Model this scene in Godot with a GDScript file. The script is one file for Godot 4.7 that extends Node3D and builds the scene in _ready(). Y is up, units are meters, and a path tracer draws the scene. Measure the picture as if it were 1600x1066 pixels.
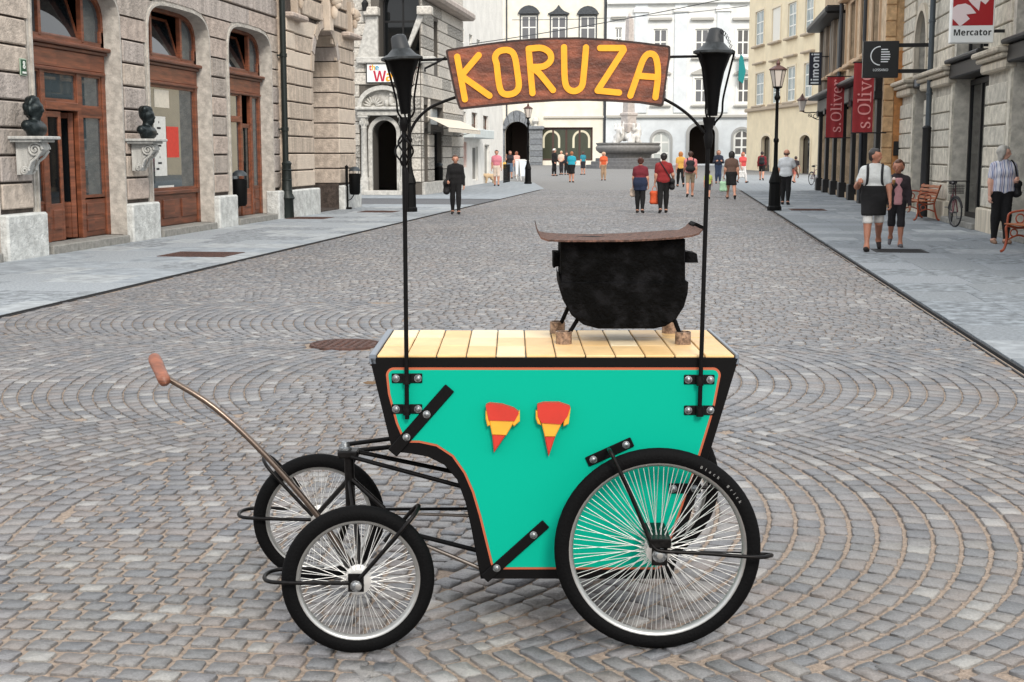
extends Node3D
# ---------------------------------------------------------------- camera model (photo pixel -> direction)
const FP := 2100.0
const EYE := Vector3(0, 1.6, 0)
var pitch := atan(293.0 / FP)
var yaw := atan(285.0 / FP * cos(atan(293.0 / FP)))
var rng := RandomNumberGenerator.new()
var mats := {}
var tex := {}
var used := {}
var meshes := {}

func ray(x: float, y: float) -> Vector3:
	return (Basis(Vector3.UP, yaw) * Basis(Vector3.RIGHT, -pitch)) * Vector3((x - 800.0) / FP, -(y - 533.0) / FP, -1.0)
func ground_y(z: float) -> float:
	return maxf(0.0, (-z - 70.0) * 0.0057)
func G(x: float, y: float) -> Vector3:          # where a pixel's ray meets the ground
	var r := ray(x, y)
	var p := EYE + r * (-EYE.y / r.y) if r.y < -0.0001 else Vector3(0, 0, -9999)
	if p.z < -70.0:
		var t := (EYE.y + 70.0 * 0.0057) / (-r.y - r.z * 0.0057)
		p = EYE + r * t
	return p
func PX(x: float, y: float, X: float) -> Vector3:
	var r := ray(x, y)
	return EYE + r * (X / r.x)
func PZ(x: float, y: float, Z: float) -> Vector3:
	var r := ray(x, y)
	return EYE + r * (Z / r.z)
func height_at(p: Vector3, x: float, y: float) -> float:
	var r := ray(x, y)
	return EYE.y + r.y * Vector2(p.x, p.z).length() / Vector2(r.x, r.z).length()

# ---------------------------------------------------------------- materials
func c8(r: float, g: float, b: float) -> Color:
	return Color(r / 255.0, g / 255.0, b / 255.0)
func noise_img(seed_: int, freq: float, oct: int, lo: float, hi: float, gain := 0.55, contrast := 1.0, size := 512) -> Image:
	var n := FastNoiseLite.new()
	n.seed = seed_; n.frequency = freq; n.fractal_octaves = oct; n.fractal_gain = gain
	n.noise_type = FastNoiseLite.TYPE_SIMPLEX_SMOOTH
	var src := n.get_seamless_image(size, size)
	src.convert(Image.FORMAT_L8)
	var d := src.get_data()
	for i in d.size():
		var v := clampf((d[i] / 255.0 - 0.5) * contrast + 0.5, 0.0, 1.0)
		d[i] = int(255.0 * lerpf(lo, hi, v))
	return Image.create_from_data(size, size, false, Image.FORMAT_L8, d)
func make_textures() -> void:
	tex["blotch"] = mip(noise_img(11, 0.012, 6, 0.80, 1.0, 0.62, 1.4))
	tex["soft"] = mip(noise_img(12, 0.008, 6, 0.93, 1.0, 0.6, 1.4))
	tex["grain"] = mip(noise_img(13, 0.06, 4, 0.78, 1.0, 0.7, 1.3))
	tex["dirt"] = mip(noise_img(14, 0.02, 6, 0.5, 1.0, 0.7, 1.9))
	tex["dirt2"] = mip(noise_img(25, 0.016, 6, 0.66, 1.0, 0.68, 1.7))
	tex["soot"] = mip(noise_img(24, 0.014, 6, 0.16, 1.0, 0.6, 2.6))
	tex["rough"] = mip(noise_img(15, 0.03, 5, 0.55, 1.0, 0.6, 1.2))
	var b := noise_img(16, 0.05, 5, 0.0, 1.0, 0.65, 1.2)
	b.convert(Image.FORMAT_RGBA8); b.bump_map_to_normal_map(6.0)
	tex["nrm"] = mip(b)
	var b2 := noise_img(17, 0.012, 6, 0.0, 1.0, 0.6, 1.4)
	b2.convert(Image.FORMAT_RGBA8); b2.bump_map_to_normal_map(8.0)
	tex["nrm2"] = mip(b2)
	# wood grain: noise stretched along one axis
	var w := noise_img(18, 0.02, 5, 0.66, 1.0, 0.65, 1.6)
	var w2 := Image.create(512, 512, false, Image.FORMAT_L8)
	for y in 512:
		for x in 512:
			w2.set_pixel(x, y, w.get_pixel((x / 10 + (y * 7) / 512) % 512, y))
	var sc := noise_img(26, 0.010, 5, 0.72, 1.0, 0.55, 1.8)
	var w3 := Image.create(512, 512, false, Image.FORMAT_L8)
	for y in 512:
		for x in 512:
			w3.set_pixel(x, y, Color(w2.get_pixel(x, y).r * sc.get_pixel(x, y).r, 0, 0))
	tex["scorch"] = mip(w3)
	tex["wood"] = mip(w2)
	# lime and soot runs: noise stretched downward
	var s := noise_img(19, 0.018, 5, 0.82, 1.0, 0.6, 1.5)
	var s2 := Image.create(512, 512, false, Image.FORMAT_L8)
	for y in 512:
		for x in 512:
			s2.set_pixel(x, y, s.get_pixel(x, (y / 9) % 512) )
	tex["runs"] = mip(s2)
func mip(i: Image) -> ImageTexture:
	i.generate_mipmaps()
	return ImageTexture.create_from_image(i)
func M(key: String, c := Color.WHITE, rough := 0.8, o := {}) -> StandardMaterial3D:
	if mats.has(key):
		return mats[key]
	var m := StandardMaterial3D.new()
	m.albedo_color = c
	m.roughness = rough
	m.metallic = o.get("metal", 0.0)
	m.metallic_specular = o.get("spec", 0.5)
	if o.has("tex"):
		m.albedo_texture = tex[o.tex]
		m.uv1_triplanar = true
		m.uv1_world_triplanar = o.get("world", true)
		var s = o.get("scale", 0.5)
		m.uv1_scale = s if s is Vector3 else Vector3(s, s, s)
		if o.has("nrm"):
			m.normal_enabled = true
			m.normal_texture = tex[o.nrm]
			m.normal_scale = o.get("bump", 0.5)
		if o.has("rtex"):
			m.roughness_texture = tex[o.rtex]
			m.roughness_texture_channel = BaseMaterial3D.TEXTURE_CHANNEL_RED
	if o.has("coat"):
		m.clearcoat_enabled = true; m.clearcoat = o.coat; m.clearcoat_roughness = o.get("coatr", 0.1)
	if o.get("vc", false):
		m.vertex_color_use_as_albedo = true
	mats[key] = m
	return m

# ---------------------------------------------------------------- mesh helpers
func S() -> SurfaceTool:
	var s := SurfaceTool.new()
	s.begin(Mesh.PRIMITIVE_TRIANGLES)
	s.set_smooth_group(-1)
	return s
func tri(s: SurfaceTool, a: Vector3, b: Vector3, c: Vector3, n: Vector3) -> void:
	if (b - a).cross(c - a).dot(n) > 0.0:
		s.add_vertex(a); s.add_vertex(c); s.add_vertex(b)
	else:
		s.add_vertex(a); s.add_vertex(b); s.add_vertex(c)
func quad(s: SurfaceTool, a: Vector3, b: Vector3, c: Vector3, d: Vector3, n: Vector3) -> void:
	tri(s, a, b, c, n); tri(s, a, c, d, n)
func box(s: SurfaceTool, c: Vector3, z: Vector3, B := Basis()) -> void:
	var h := z * 0.5
	for ax in 3:
		for sg in [-1.0, 1.0]:
			var n := Vector3(); n[ax] = sg
			var u := (ax + 1) % 3
			var v := (ax + 2) % 3
			var q := []
			for k in [[-1, -1], [1, -1], [1, 1], [-1, 1]]:
				var p := Vector3(); p[ax] = sg * h[ax]; p[u] = k[0] * h[u]; p[v] = k[1] * h[v]
				q.append(c + B * p)
			quad(s, q[0], q[1], q[2], q[3], B * n)
func box2(s: SurfaceTool, a: Vector3, b: Vector3) -> void:
	box(s, (a + b) * 0.5, (b - a).abs())
func cbox(s: SurfaceTool, c: Vector3, z: Vector3, bv: float, B := Basis()) -> void:   # box with chamfered edges
	var h := z * 0.5
	var b := minf(bv, minf(h.x, minf(h.y, h.z)) * 0.9)
	for ax in 3:
		var u := (ax + 1) % 3
		var v := (ax + 2) % 3
		for sg in [-1.0, 1.0]:
			var n := Vector3(); n[ax] = sg
			var q := []
			for k in [[-1, -1], [1, -1], [1, 1], [-1, 1]]:
				var p := Vector3(); p[ax] = sg * h[ax]; p[u] = k[0] * (h[u] - b); p[v] = k[1] * (h[v] - b)
				q.append(c + B * p)
			quad(s, q[0], q[1], q[2], q[3], B * n)
		for su in [-1.0, 1.0]:
			for sv in [-1.0, 1.0]:
				var p0 := Vector3(); var p1 := Vector3()
				p0[u] = su * h[u]; p0[v] = sv * (h[v] - b)
				p1[u] = su * (h[u] - b); p1[v] = sv * h[v]
				var e := Vector3(); e[ax] = h[ax] - b
				var n2 := Vector3(); n2[u] = su; n2[v] = sv
				quad(s, c + B * (p0 - e), c + B * (p0 + e), c + B * (p1 + e), c + B * (p1 - e), B * n2)
	for sx in [-1.0, 1.0]:
		for sy in [-1.0, 1.0]:
			for sz in [-1.0, 1.0]:
				var g := Vector3(sx, sy, sz)
				tri(s, c + B * (g * Vector3(h.x, h.y - b, h.z - b)), c + B * (g * Vector3(h.x - b, h.y, h.z - b)), c + B * (g * Vector3(h.x - b, h.y - b, h.z)), B * g)
func cbox2(s: SurfaceTool, a: Vector3, b: Vector3, bv: float) -> void:
	cbox(s, (a + b) * 0.5, (b - a).abs(), bv)
var sgroup := 1
func tube(s: SurfaceTool, pts: Array, r, seg := 8, caps := true, closed := false) -> void:
	sgroup += 1
	s.set_smooth_group(sgroup)
	var n := pts.size()
	var rings := []
	var up := Vector3.UP
	for i in n:
		var t: Vector3
		if closed:
			t = (pts[(i + 1) % n] - pts[(i - 1 + n) % n]).normalized()
		else:
			t = (pts[mini(i + 1, n - 1)] - pts[maxi(i - 1, 0)]).normalized()
		if i == 0:
			up = Vector3.RIGHT if absf(t.y) > 0.9 else Vector3.UP
		var a := t.cross(up).normalized()
		if a.length() < 0.5:
			a = t.cross(Vector3(0.3, 0.5, 0.8)).normalized()
		var b := a.cross(t).normalized()
		up = b
		var ring := []
		var rr: float = r[i] if r is Array else r
		for k in seg:
			var th := TAU * k / seg
			ring.append(pts[i] + (a * cos(th) + b * sin(th)) * rr)
		rings.append(ring)
	var last := n if closed else n - 1
	for i in last:
		var j := (i + 1) % n
		for k in seg:
			var k2 := (k + 1) % seg
			var nn: Vector3 = (rings[i][k] + rings[i][k2]) * 0.5 - pts[i]
			quad(s, rings[i][k], rings[i][k2], rings[j][k2], rings[j][k], nn)
	s.set_smooth_group(-1)
	if caps and not closed:
		for e in [[0, -1.0], [n - 1, 1.0]]:
			var t2: Vector3 = (pts[mini(e[0] + 1, n - 1)] - pts[maxi(e[0] - 1, 0)]) * e[1]
			for k in range(1, seg - 1):
				tri(s, rings[e[0]][0], rings[e[0]][k], rings[e[0]][k + 1], t2)
func rod(s: SurfaceTool, a: Vector3, b: Vector3, r: float, seg := 8) -> void:
	tube(s, [a, b], r, seg)
func lathe(s: SurfaceTool, prof: Array, o: Vector3, seg := 16, B := Basis(), a0 := 0.0, a1 := TAU, flat := false) -> void:   # prof: [radius, height]
	for i in prof.size() - 1:
		var p: Vector2 = prof[i]
		var q: Vector2 = prof[i + 1]
		var d := (q - p).normalized()
		if not flat and (i == 0 or d.dot((prof[i] - prof[i - 1]).normalized()) < 0.75):
			sgroup += 1
		s.set_smooth_group(-1 if flat else sgroup)
		for k in seg:
			var t0 := lerpf(a0, a1, float(k) / seg)
			var t1 := lerpf(a0, a1, float(k + 1) / seg)
			var tm := (t0 + t1) * 0.5
			var v := func(pp: Vector2, t: float) -> Vector3: return o + B * Vector3(pp.x * cos(t), pp.y, pp.x * sin(t))
			var nn := B * Vector3(d.y * cos(tm), -d.x, d.y * sin(tm))
			if p.x > 1e-5 and q.x > 1e-5:
				quad(s, v.call(p, t0), v.call(p, t1), v.call(q, t1), v.call(q, t0), nn)
			elif p.x > 1e-5:
				tri(s, v.call(p, t0), v.call(p, t1), v.call(q, t0), nn)
			elif q.x > 1e-5:
				tri(s, v.call(p, t0), v.call(q, t1), v.call(q, t0), nn)
	s.set_smooth_group(-1)
func ball(s: SurfaceTool, c: Vector3, r: Vector3, B := Basis(), seg := 12, rows := 8) -> void:
	var pr := []
	for i in rows + 1:
		var t := -PI / 2 + PI * i / rows
		pr.append(Vector2(maxf(0.0, cos(t)), sin(t)))
	sgroup += 1
	lathe(s, pr, c, seg, B * Basis.from_scale(r))
func prism(s: SurfaceTool, poly: PackedVector2Array, z0: float, z1: float, T := Transform3D(), bev := 0.0) -> void:   # polygon in x,y pushed along z
	var idx := Geometry2D.triangulate_polygon(poly)
	if idx.is_empty():
		push_error("polygon"); return
	var cw := Geometry2D.is_polygon_clockwise(poly)
	var front := poly
	if bev > 0.0:
		var off := Geometry2D.offset_polygon(poly, -bev, Geometry2D.JOIN_MITER)
		if off.size() == 1 and off[0].size() == poly.size():
			# match the start
			var best := 0
			for k in poly.size():
				if off[0][k].distance_squared_to(poly[0]) < off[0][best].distance_squared_to(poly[0]):
					best = k
			front = PackedVector2Array()
			for k in poly.size():
				front.append(off[0][(best + k) % poly.size()])
	var zs := z1 - signf(z1 - z0) * bev
	var fz := signf(z1 - z0)
	for i in range(0, idx.size(), 3):
		for e in [[front, z1, fz], [poly, z0, -fz]]:
			var p = e[0]
			tri(s, T * Vector3(p[idx[i]].x, p[idx[i]].y, e[1]), T * Vector3(p[idx[i + 1]].x, p[idx[i + 1]].y, e[1]), T * Vector3(p[idx[i + 2]].x, p[idx[i + 2]].y, e[1]), T.basis * Vector3(0, 0, e[2]))
	var n := poly.size()
	for i in n:
		var j := (i + 1) % n
		var d := poly[j] - poly[i]
		var nn := Vector3(d.y, -d.x, 0) * (-1.0 if cw else 1.0)
		nn = T.basis * nn
		quad(s, T * Vector3(poly[i].x, poly[i].y, z0), T * Vector3(poly[j].x, poly[j].y, z0), T * Vector3(poly[j].x, poly[j].y, zs), T * Vector3(poly[i].x, poly[i].y, zs), nn)
		if bev > 0.0:
			quad(s, T * Vector3(poly[i].x, poly[i].y, zs), T * Vector3(poly[j].x, poly[j].y, zs), T * Vector3(front[j].x, front[j].y, z1), T * Vector3(front[i].x, front[i].y, z1), nn)
var arch_n := 2.0      # 2 = ellipse, more = squarer shoulders
func arch_poly(x0: float, x1: float, y0: float, y1: float, rise: float, seg := 14) -> PackedVector2Array:   # a door shape: straight sides, elliptical head
	var p := PackedVector2Array([Vector2(x0, y0), Vector2(x1, y0)])
	if rise <= 0.0:
		p.append(Vector2(x1, y1)); p.append(Vector2(x0, y1))
		return p
	for k in seg + 1:
		var t := PI * k / seg
		p.append(Vector2((x0 + x1) * 0.5 + (x1 - x0) * 0.5 * signf(cos(t)) * pow(absf(cos(t)), 2.0 / arch_n), y1 - rise + rise * pow(maxf(0.0, sin(t)), 2.0 / arch_n)))
	return p

# ---------------------------------------------------------------- scene helpers
func numbered(n: String) -> String:
	if not used.has(n):
		used[n] = 0
		return n
	used[n] += 1
	return "%s_%03d" % [n, used[n]]
func tag(o: Node, label: String, category: String, group := "", kind := "") -> Node:
	if label: o.set_meta("label", label)
	if category: o.set_meta("category", category)
	if group: o.set_meta("group", group)
	if kind: o.set_meta("kind", kind)
	return o
func thing(n: String, label: String, category: String, at := Transform3D(), group := "") -> Node3D:
	var o := Node3D.new()
	o.name = numbered(n)
	add_child(o)
	o.transform = at
	tag(o, label, category, group)
	return o
var TF := Transform3D()      # frame of the facade being built, for the parts of a building
func node(n: String, parent: Node) -> Node3D:
	var o := Node3D.new()
	o.name = n
	parent.add_child(o, true)
	if parent.get_parent() == self: o.transform = TF
	return o
func L(px: float, py: float) -> Vector2:        # photo pixel -> place on the facade TF of the building at `base`
	var inv := (base * TF).affine_inverse()
	var o := inv * EYE
	var d := inv.basis * ray(px, py)
	var t := -o.z / d.z
	return Vector2(o.x + d.x * t, o.y + d.y * t)
var base := Transform3D()
func R(x0: float, y0: float, x1: float, y1: float, rise := 0.0) -> Array:
	var a := L(x0, (y0 + y1) * 0.5)
	var b := L(x1, (y0 + y1) * 0.5)
	var t := L((x0 + x1) * 0.5, y0)
	var u := L((x0 + x1) * 0.5, y1)
	return [minf(a.x, b.x), maxf(a.x, b.x), u.y, t.y, rise]
func inst(n: String, mesh: Mesh, m: Material, parent: Node) -> MeshInstance3D:
	var o := MeshInstance3D.new()
	o.name = n if parent != self else numbered(n)
	o.mesh = mesh
	if m: o.material_override = m
	parent.add_child(o, true)
	if parent != self and parent.get_parent() == self: o.transform = TF
	return o
func part(n: String, s: SurfaceTool, m: Material, parent: Node) -> MeshInstance3D:
	s.generate_normals()
	s.index()
	return inst(n, s.commit(), m, parent)
func setting(n: String, s: SurfaceTool, m: Material) -> MeshInstance3D:
	var o := part(n, s, m, self)
	o.set_meta("kind", "structure")
	return o
func copy_of(src: Node3D, at: Transform3D, label := "") -> Node3D:
	var o: Node3D = src.duplicate()
	o.name = numbered(String(src.get_meta("base")))
	add_child(o)
	o.transform = at
	if label: o.set_meta("label", label)
	return o
func text(n: String, str_: String, size: float, m: Material, parent: Node, at: Transform3D, bold := 700, fontname := "Droid Sans", depth := 0.01, italic := false) -> MeshInstance3D:
	var t := TextMesh.new()
	var f := SystemFont.new()
	f.font_names = PackedStringArray([fontname]); f.font_weight = bold; f.font_italic = italic
	t.font = f; t.text = str_; t.font_size = 64; t.pixel_size = size / 46.0; t.depth = depth; t.curve_step = 2.0
	var o := inst(n, t, m, parent)
	o.transform = o.transform * at
	return o
# a stone block, meshes shared by size
func block_mesh(size: Vector3, bev: float) -> Mesh:
	var k := "%d_%d_%d_%d" % [roundi(size.x * 500), roundi(size.y * 500), roundi(size.z * 500), roundi(bev * 1000)]
	if not meshes.has(k):
		var s := S()
		cbox(s, Vector3.ZERO, size, bev)
		s.generate_normals(); s.index()
		meshes[k] = s.commit()
	return meshes[k]
func block(n: String, c: Vector3, size: Vector3, bev: float, m: Material, parent: Node, B := Basis()) -> MeshInstance3D:
	var o := inst(n, block_mesh(size, bev), m, parent)
	o.transform = o.transform * Transform3D(B, c)
	return o
# courses of stone blocks on a face lying in local x,y (normal +z)
func courses(parent: Node, ms: Array, x0: float, x1: float, ys: Array, z: float, proud: float, joint := 0.03, split := 0.0, n := "stone_block") -> void:
	for i in ys.size() - 1:
		var xs := [x0]
		if split > 0.0:
			var x := x0 + (split * 0.5 if i % 2 else split)
			while x < x1 - split * 0.3:
				xs.append(x); x += split
		xs.append(x1)
		for k in xs.size() - 1:
			var a: float = xs[k] + (joint * 0.3 if k > 0 else 0.0)
			var b: float = xs[k + 1]
			block(n, Vector3((a + b) * 0.5, (ys[i] + ys[i + 1] - joint) * 0.5, z + proud * 0.5 - 0.02), Vector3(b - a, ys[i + 1] - ys[i] - joint, proud + 0.04), minf(0.018, proud * 0.45), ms[rng.randi() % ms.size()], parent)
# a wall face in local x,y with openings [x0,x1,y0,y1,rise], each with reveals of the given depth
func facade(parent: Node, n: String, m: Material, x0: float, x1: float, y0: float, y1: float, ops: Array, depth: float, z := 0.0) -> MeshInstance3D:
	var s := S()
	var xs := [x0, x1]
	var ys := [y0, y1]
	for o in ops:
		xs.append_array([o[0], o[1]]); ys.append_array([o[2], o[3]])
	xs.sort(); ys.sort()
	for i in xs.size() - 1:
		if xs[i + 1] - xs[i] < 1e-4: continue
		for j in ys.size() - 1:
			if ys[j + 1] - ys[j] < 1e-4: continue
			var c := Vector2((xs[i] + xs[i + 1]) * 0.5, (ys[j] + ys[j + 1]) * 0.5)
			var hole := c.x < x0 or c.x > x1 or c.y < y0 or c.y > y1
			for o in ops:
				if c.x > o[0] and c.x < o[1] and c.y > o[2] and c.y < o[3]:
					hole = true
			if not hole:
				quad(s, Vector3(xs[i], ys[j], z), Vector3(xs[i + 1], ys[j], z), Vector3(xs[i + 1], ys[j + 1], z), Vector3(xs[i], ys[j + 1], z), Vector3(0, 0, 1))
	for o in ops:
		var rise: float = o[4] if o.size() > 4 else 0.0
		var p := arch_poly(o[0], o[1], o[2], o[3], rise)
		var mid := Vector2((o[0] + o[1]) * 0.5, (o[2] + o[3]) * 0.5)
		for k in p.size():
			var a := p[k]
			var b := p[(k + 1) % p.size()]
			var nn := mid - (a + b) * 0.5
			quad(s, Vector3(a.x, a.y, z), Vector3(b.x, b.y, z), Vector3(b.x, b.y, z - depth), Vector3(a.x, a.y, z - depth), Vector3(nn.x, nn.y, 0))
		if rise > 0.0:
			for k in range(2, p.size() - 1):
				var a2 := p[k]
				var b2 := p[k + 1]
				quad(s, Vector3(a2.x, a2.y, z), Vector3(b2.x, b2.y, z), Vector3(b2.x, o[3], z), Vector3(a2.x, o[3], z), Vector3(0, 0, 1))
	return part(n, s, m, parent)
# a moulding strip that follows the outline of an opening
func surround(s: SurfaceTool, o: Array, w: float, z0: float, z1: float, with_foot := false) -> void:
	var rise: float = o[4] if o.size() > 4 else 0.0
	var p := arch_poly(o[0], o[1], o[2], o[3], rise, 16)
	var q := arch_poly(o[0] - w, o[1] + w, o[2] - (w if with_foot else 0.0), o[3] + w, rise + (w if rise > 0.0 else 0.0), 16)
	var n := p.size()
	for k in range(1 if not with_foot else 0, n):
		var k2 := (k + 1) % n
		quad(s, Vector3(p[k].x, p[k].y, z1), Vector3(p[k2].x, p[k2].y, z1), Vector3(q[k2].x, q[k2].y, z1), Vector3(q[k].x, q[k].y, z1), Vector3(0, 0, 1))
		var d := q[k] + q[k2] - p[k] - p[k2]
		quad(s, Vector3(q[k].x, q[k].y, z0), Vector3(q[k2].x, q[k2].y, z0), Vector3(q[k2].x, q[k2].y, z1), Vector3(q[k].x, q[k].y, z1), Vector3(d.x, d.y, 0))
		quad(s, Vector3(p[k].x, p[k].y, z0), Vector3(p[k2].x, p[k2].y, z0), Vector3(p[k2].x, p[k2].y, z1), Vector3(p[k].x, p[k].y, z1), Vector3(-d.x, -d.y, 0))
# window: frame, panes, glazing bars; lies at depth z
func window(parent: Node, o: Array, z: float, fm: Material, gm: Material, nx := 2, ny := 2, fw := 0.06, bars := 0.035, n := "window") -> Node3D:
	var w := node(n, parent)
	var rise: float = o[4] if o.size() > 4 else 0.0
	var s := S()
	surround(s, [o[0] + fw, o[1] - fw, o[2] + fw, o[3] - fw, maxf(0.0, rise - fw)], fw, z - 0.03, z + 0.03, true)
	for i in range(1, nx):
		var x := lerpf(o[0], o[1], float(i) / nx)
		var top: float = o[3] - fw * 0.5
		if rise > 0.0:
			var u: float = (x - (o[0] + o[1]) * 0.5) / ((o[1] - o[0]) * 0.5)
			top = o[3] - rise + rise * sqrt(maxf(0.0, 1.0 - u * u)) - fw * 0.5
		box2(s, Vector3(x - bars, o[2] + fw * 0.5, z - 0.025), Vector3(x + bars, top, z + 0.024))
	for j in range(1, ny):
		var y := lerpf(o[2], o[3], float(j) / ny)
		box2(s, Vector3(o[0] + fw * 0.5, y - bars, z - 0.02), Vector3(o[1] - fw * 0.5, y + bars, z + 0.02))
	part("frame", s, fm, w)
	for i in nx:
		for j in ny:
			var a := Vector2(lerpf(o[0], o[1], float(i) / nx), lerpf(o[2], o[3], float(j) / ny))
			var b := Vector2(lerpf(o[0], o[1], float(i + 1) / nx), lerpf(o[2], o[3], float(j + 1) / ny))
			var pl := PackedVector2Array([a, Vector2(b.x, a.y), b, Vector2(a.x, b.y)])
			if rise > 0.0:
				var cut := Geometry2D.intersect_polygons(pl, arch_poly(o[0] + 0.01, o[1] - 0.01, o[2], o[3] - 0.01, rise - 0.005))
				if cut.is_empty(): continue
				pl = cut[0]
			var g := S()
			prism(g, pl, z - 0.012, z - 0.004)
			part("pane", g, gm, w)
	return w
func _ready() -> void:
	rng.seed = 7
	# ---- camera
	var cam := Camera3D.new()
	cam.name = "camera"
	cam.fov = rad_to_deg(2.0 * atan(533.0 / FP))
	cam.near = 0.05; cam.far = 2000.0
	add_child(cam)
	cam.position = EYE
	cam.rotation = Vector3(-pitch, yaw, 0)
	cam.current = true
	# ---- overcast sky
	var env := Environment.new()
	var sky := Sky.new()
	var sm := ProceduralSkyMaterial.new()
	sm.sky_top_color = Color(0.93, 0.945, 0.96)
	sm.sky_horizon_color = Color(0.95, 0.95, 0.95)
	sm.sky_curve = 0.12
	sm.ground_bottom_color = Color(0.25, 0.25, 0.25)
	sm.ground_horizon_color = Color(0.6, 0.6, 0.6)
	sm.sun_angle_max = 0.0
	sm.sky_energy_multiplier = 1.0
	sky.sky_material = sm
	env.background_mode = Environment.BG_SKY
	env.sky = sky
	env.tonemap_mode = Environment.TONE_MAPPER_LINEAR
	env.tonemap_exposure = 1.85
	env.sdfgi_enabled = true; env.ssao_enabled = true; env.ssil_enabled = true
	var we := WorldEnvironment.new()
	we.name = "environment"
	we.environment = env
	add_child(we)
	var sun := DirectionalLight3D.new()
	sun.name = "sun"
	sun.light_energy = 0.5
	sun.light_angular_distance = 16.0
	sun.light_color = Color(1.0, 0.97, 0.93)
	sun.shadow_enabled = true
	add_child(sun)
	sun.rotation_degrees = Vector3(-36, 22, 0)
	make_textures()
	make_ground()
	make_cobbles()
	make_left_corner_house()
	make_portal_house()
	make_white_house()
	make_back_houses()
	make_cream_house()
	make_shop_house()
	make_arcade_house()
	make_street_furniture()
	make_cart()
	make_roaster()
	make_people()

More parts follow.
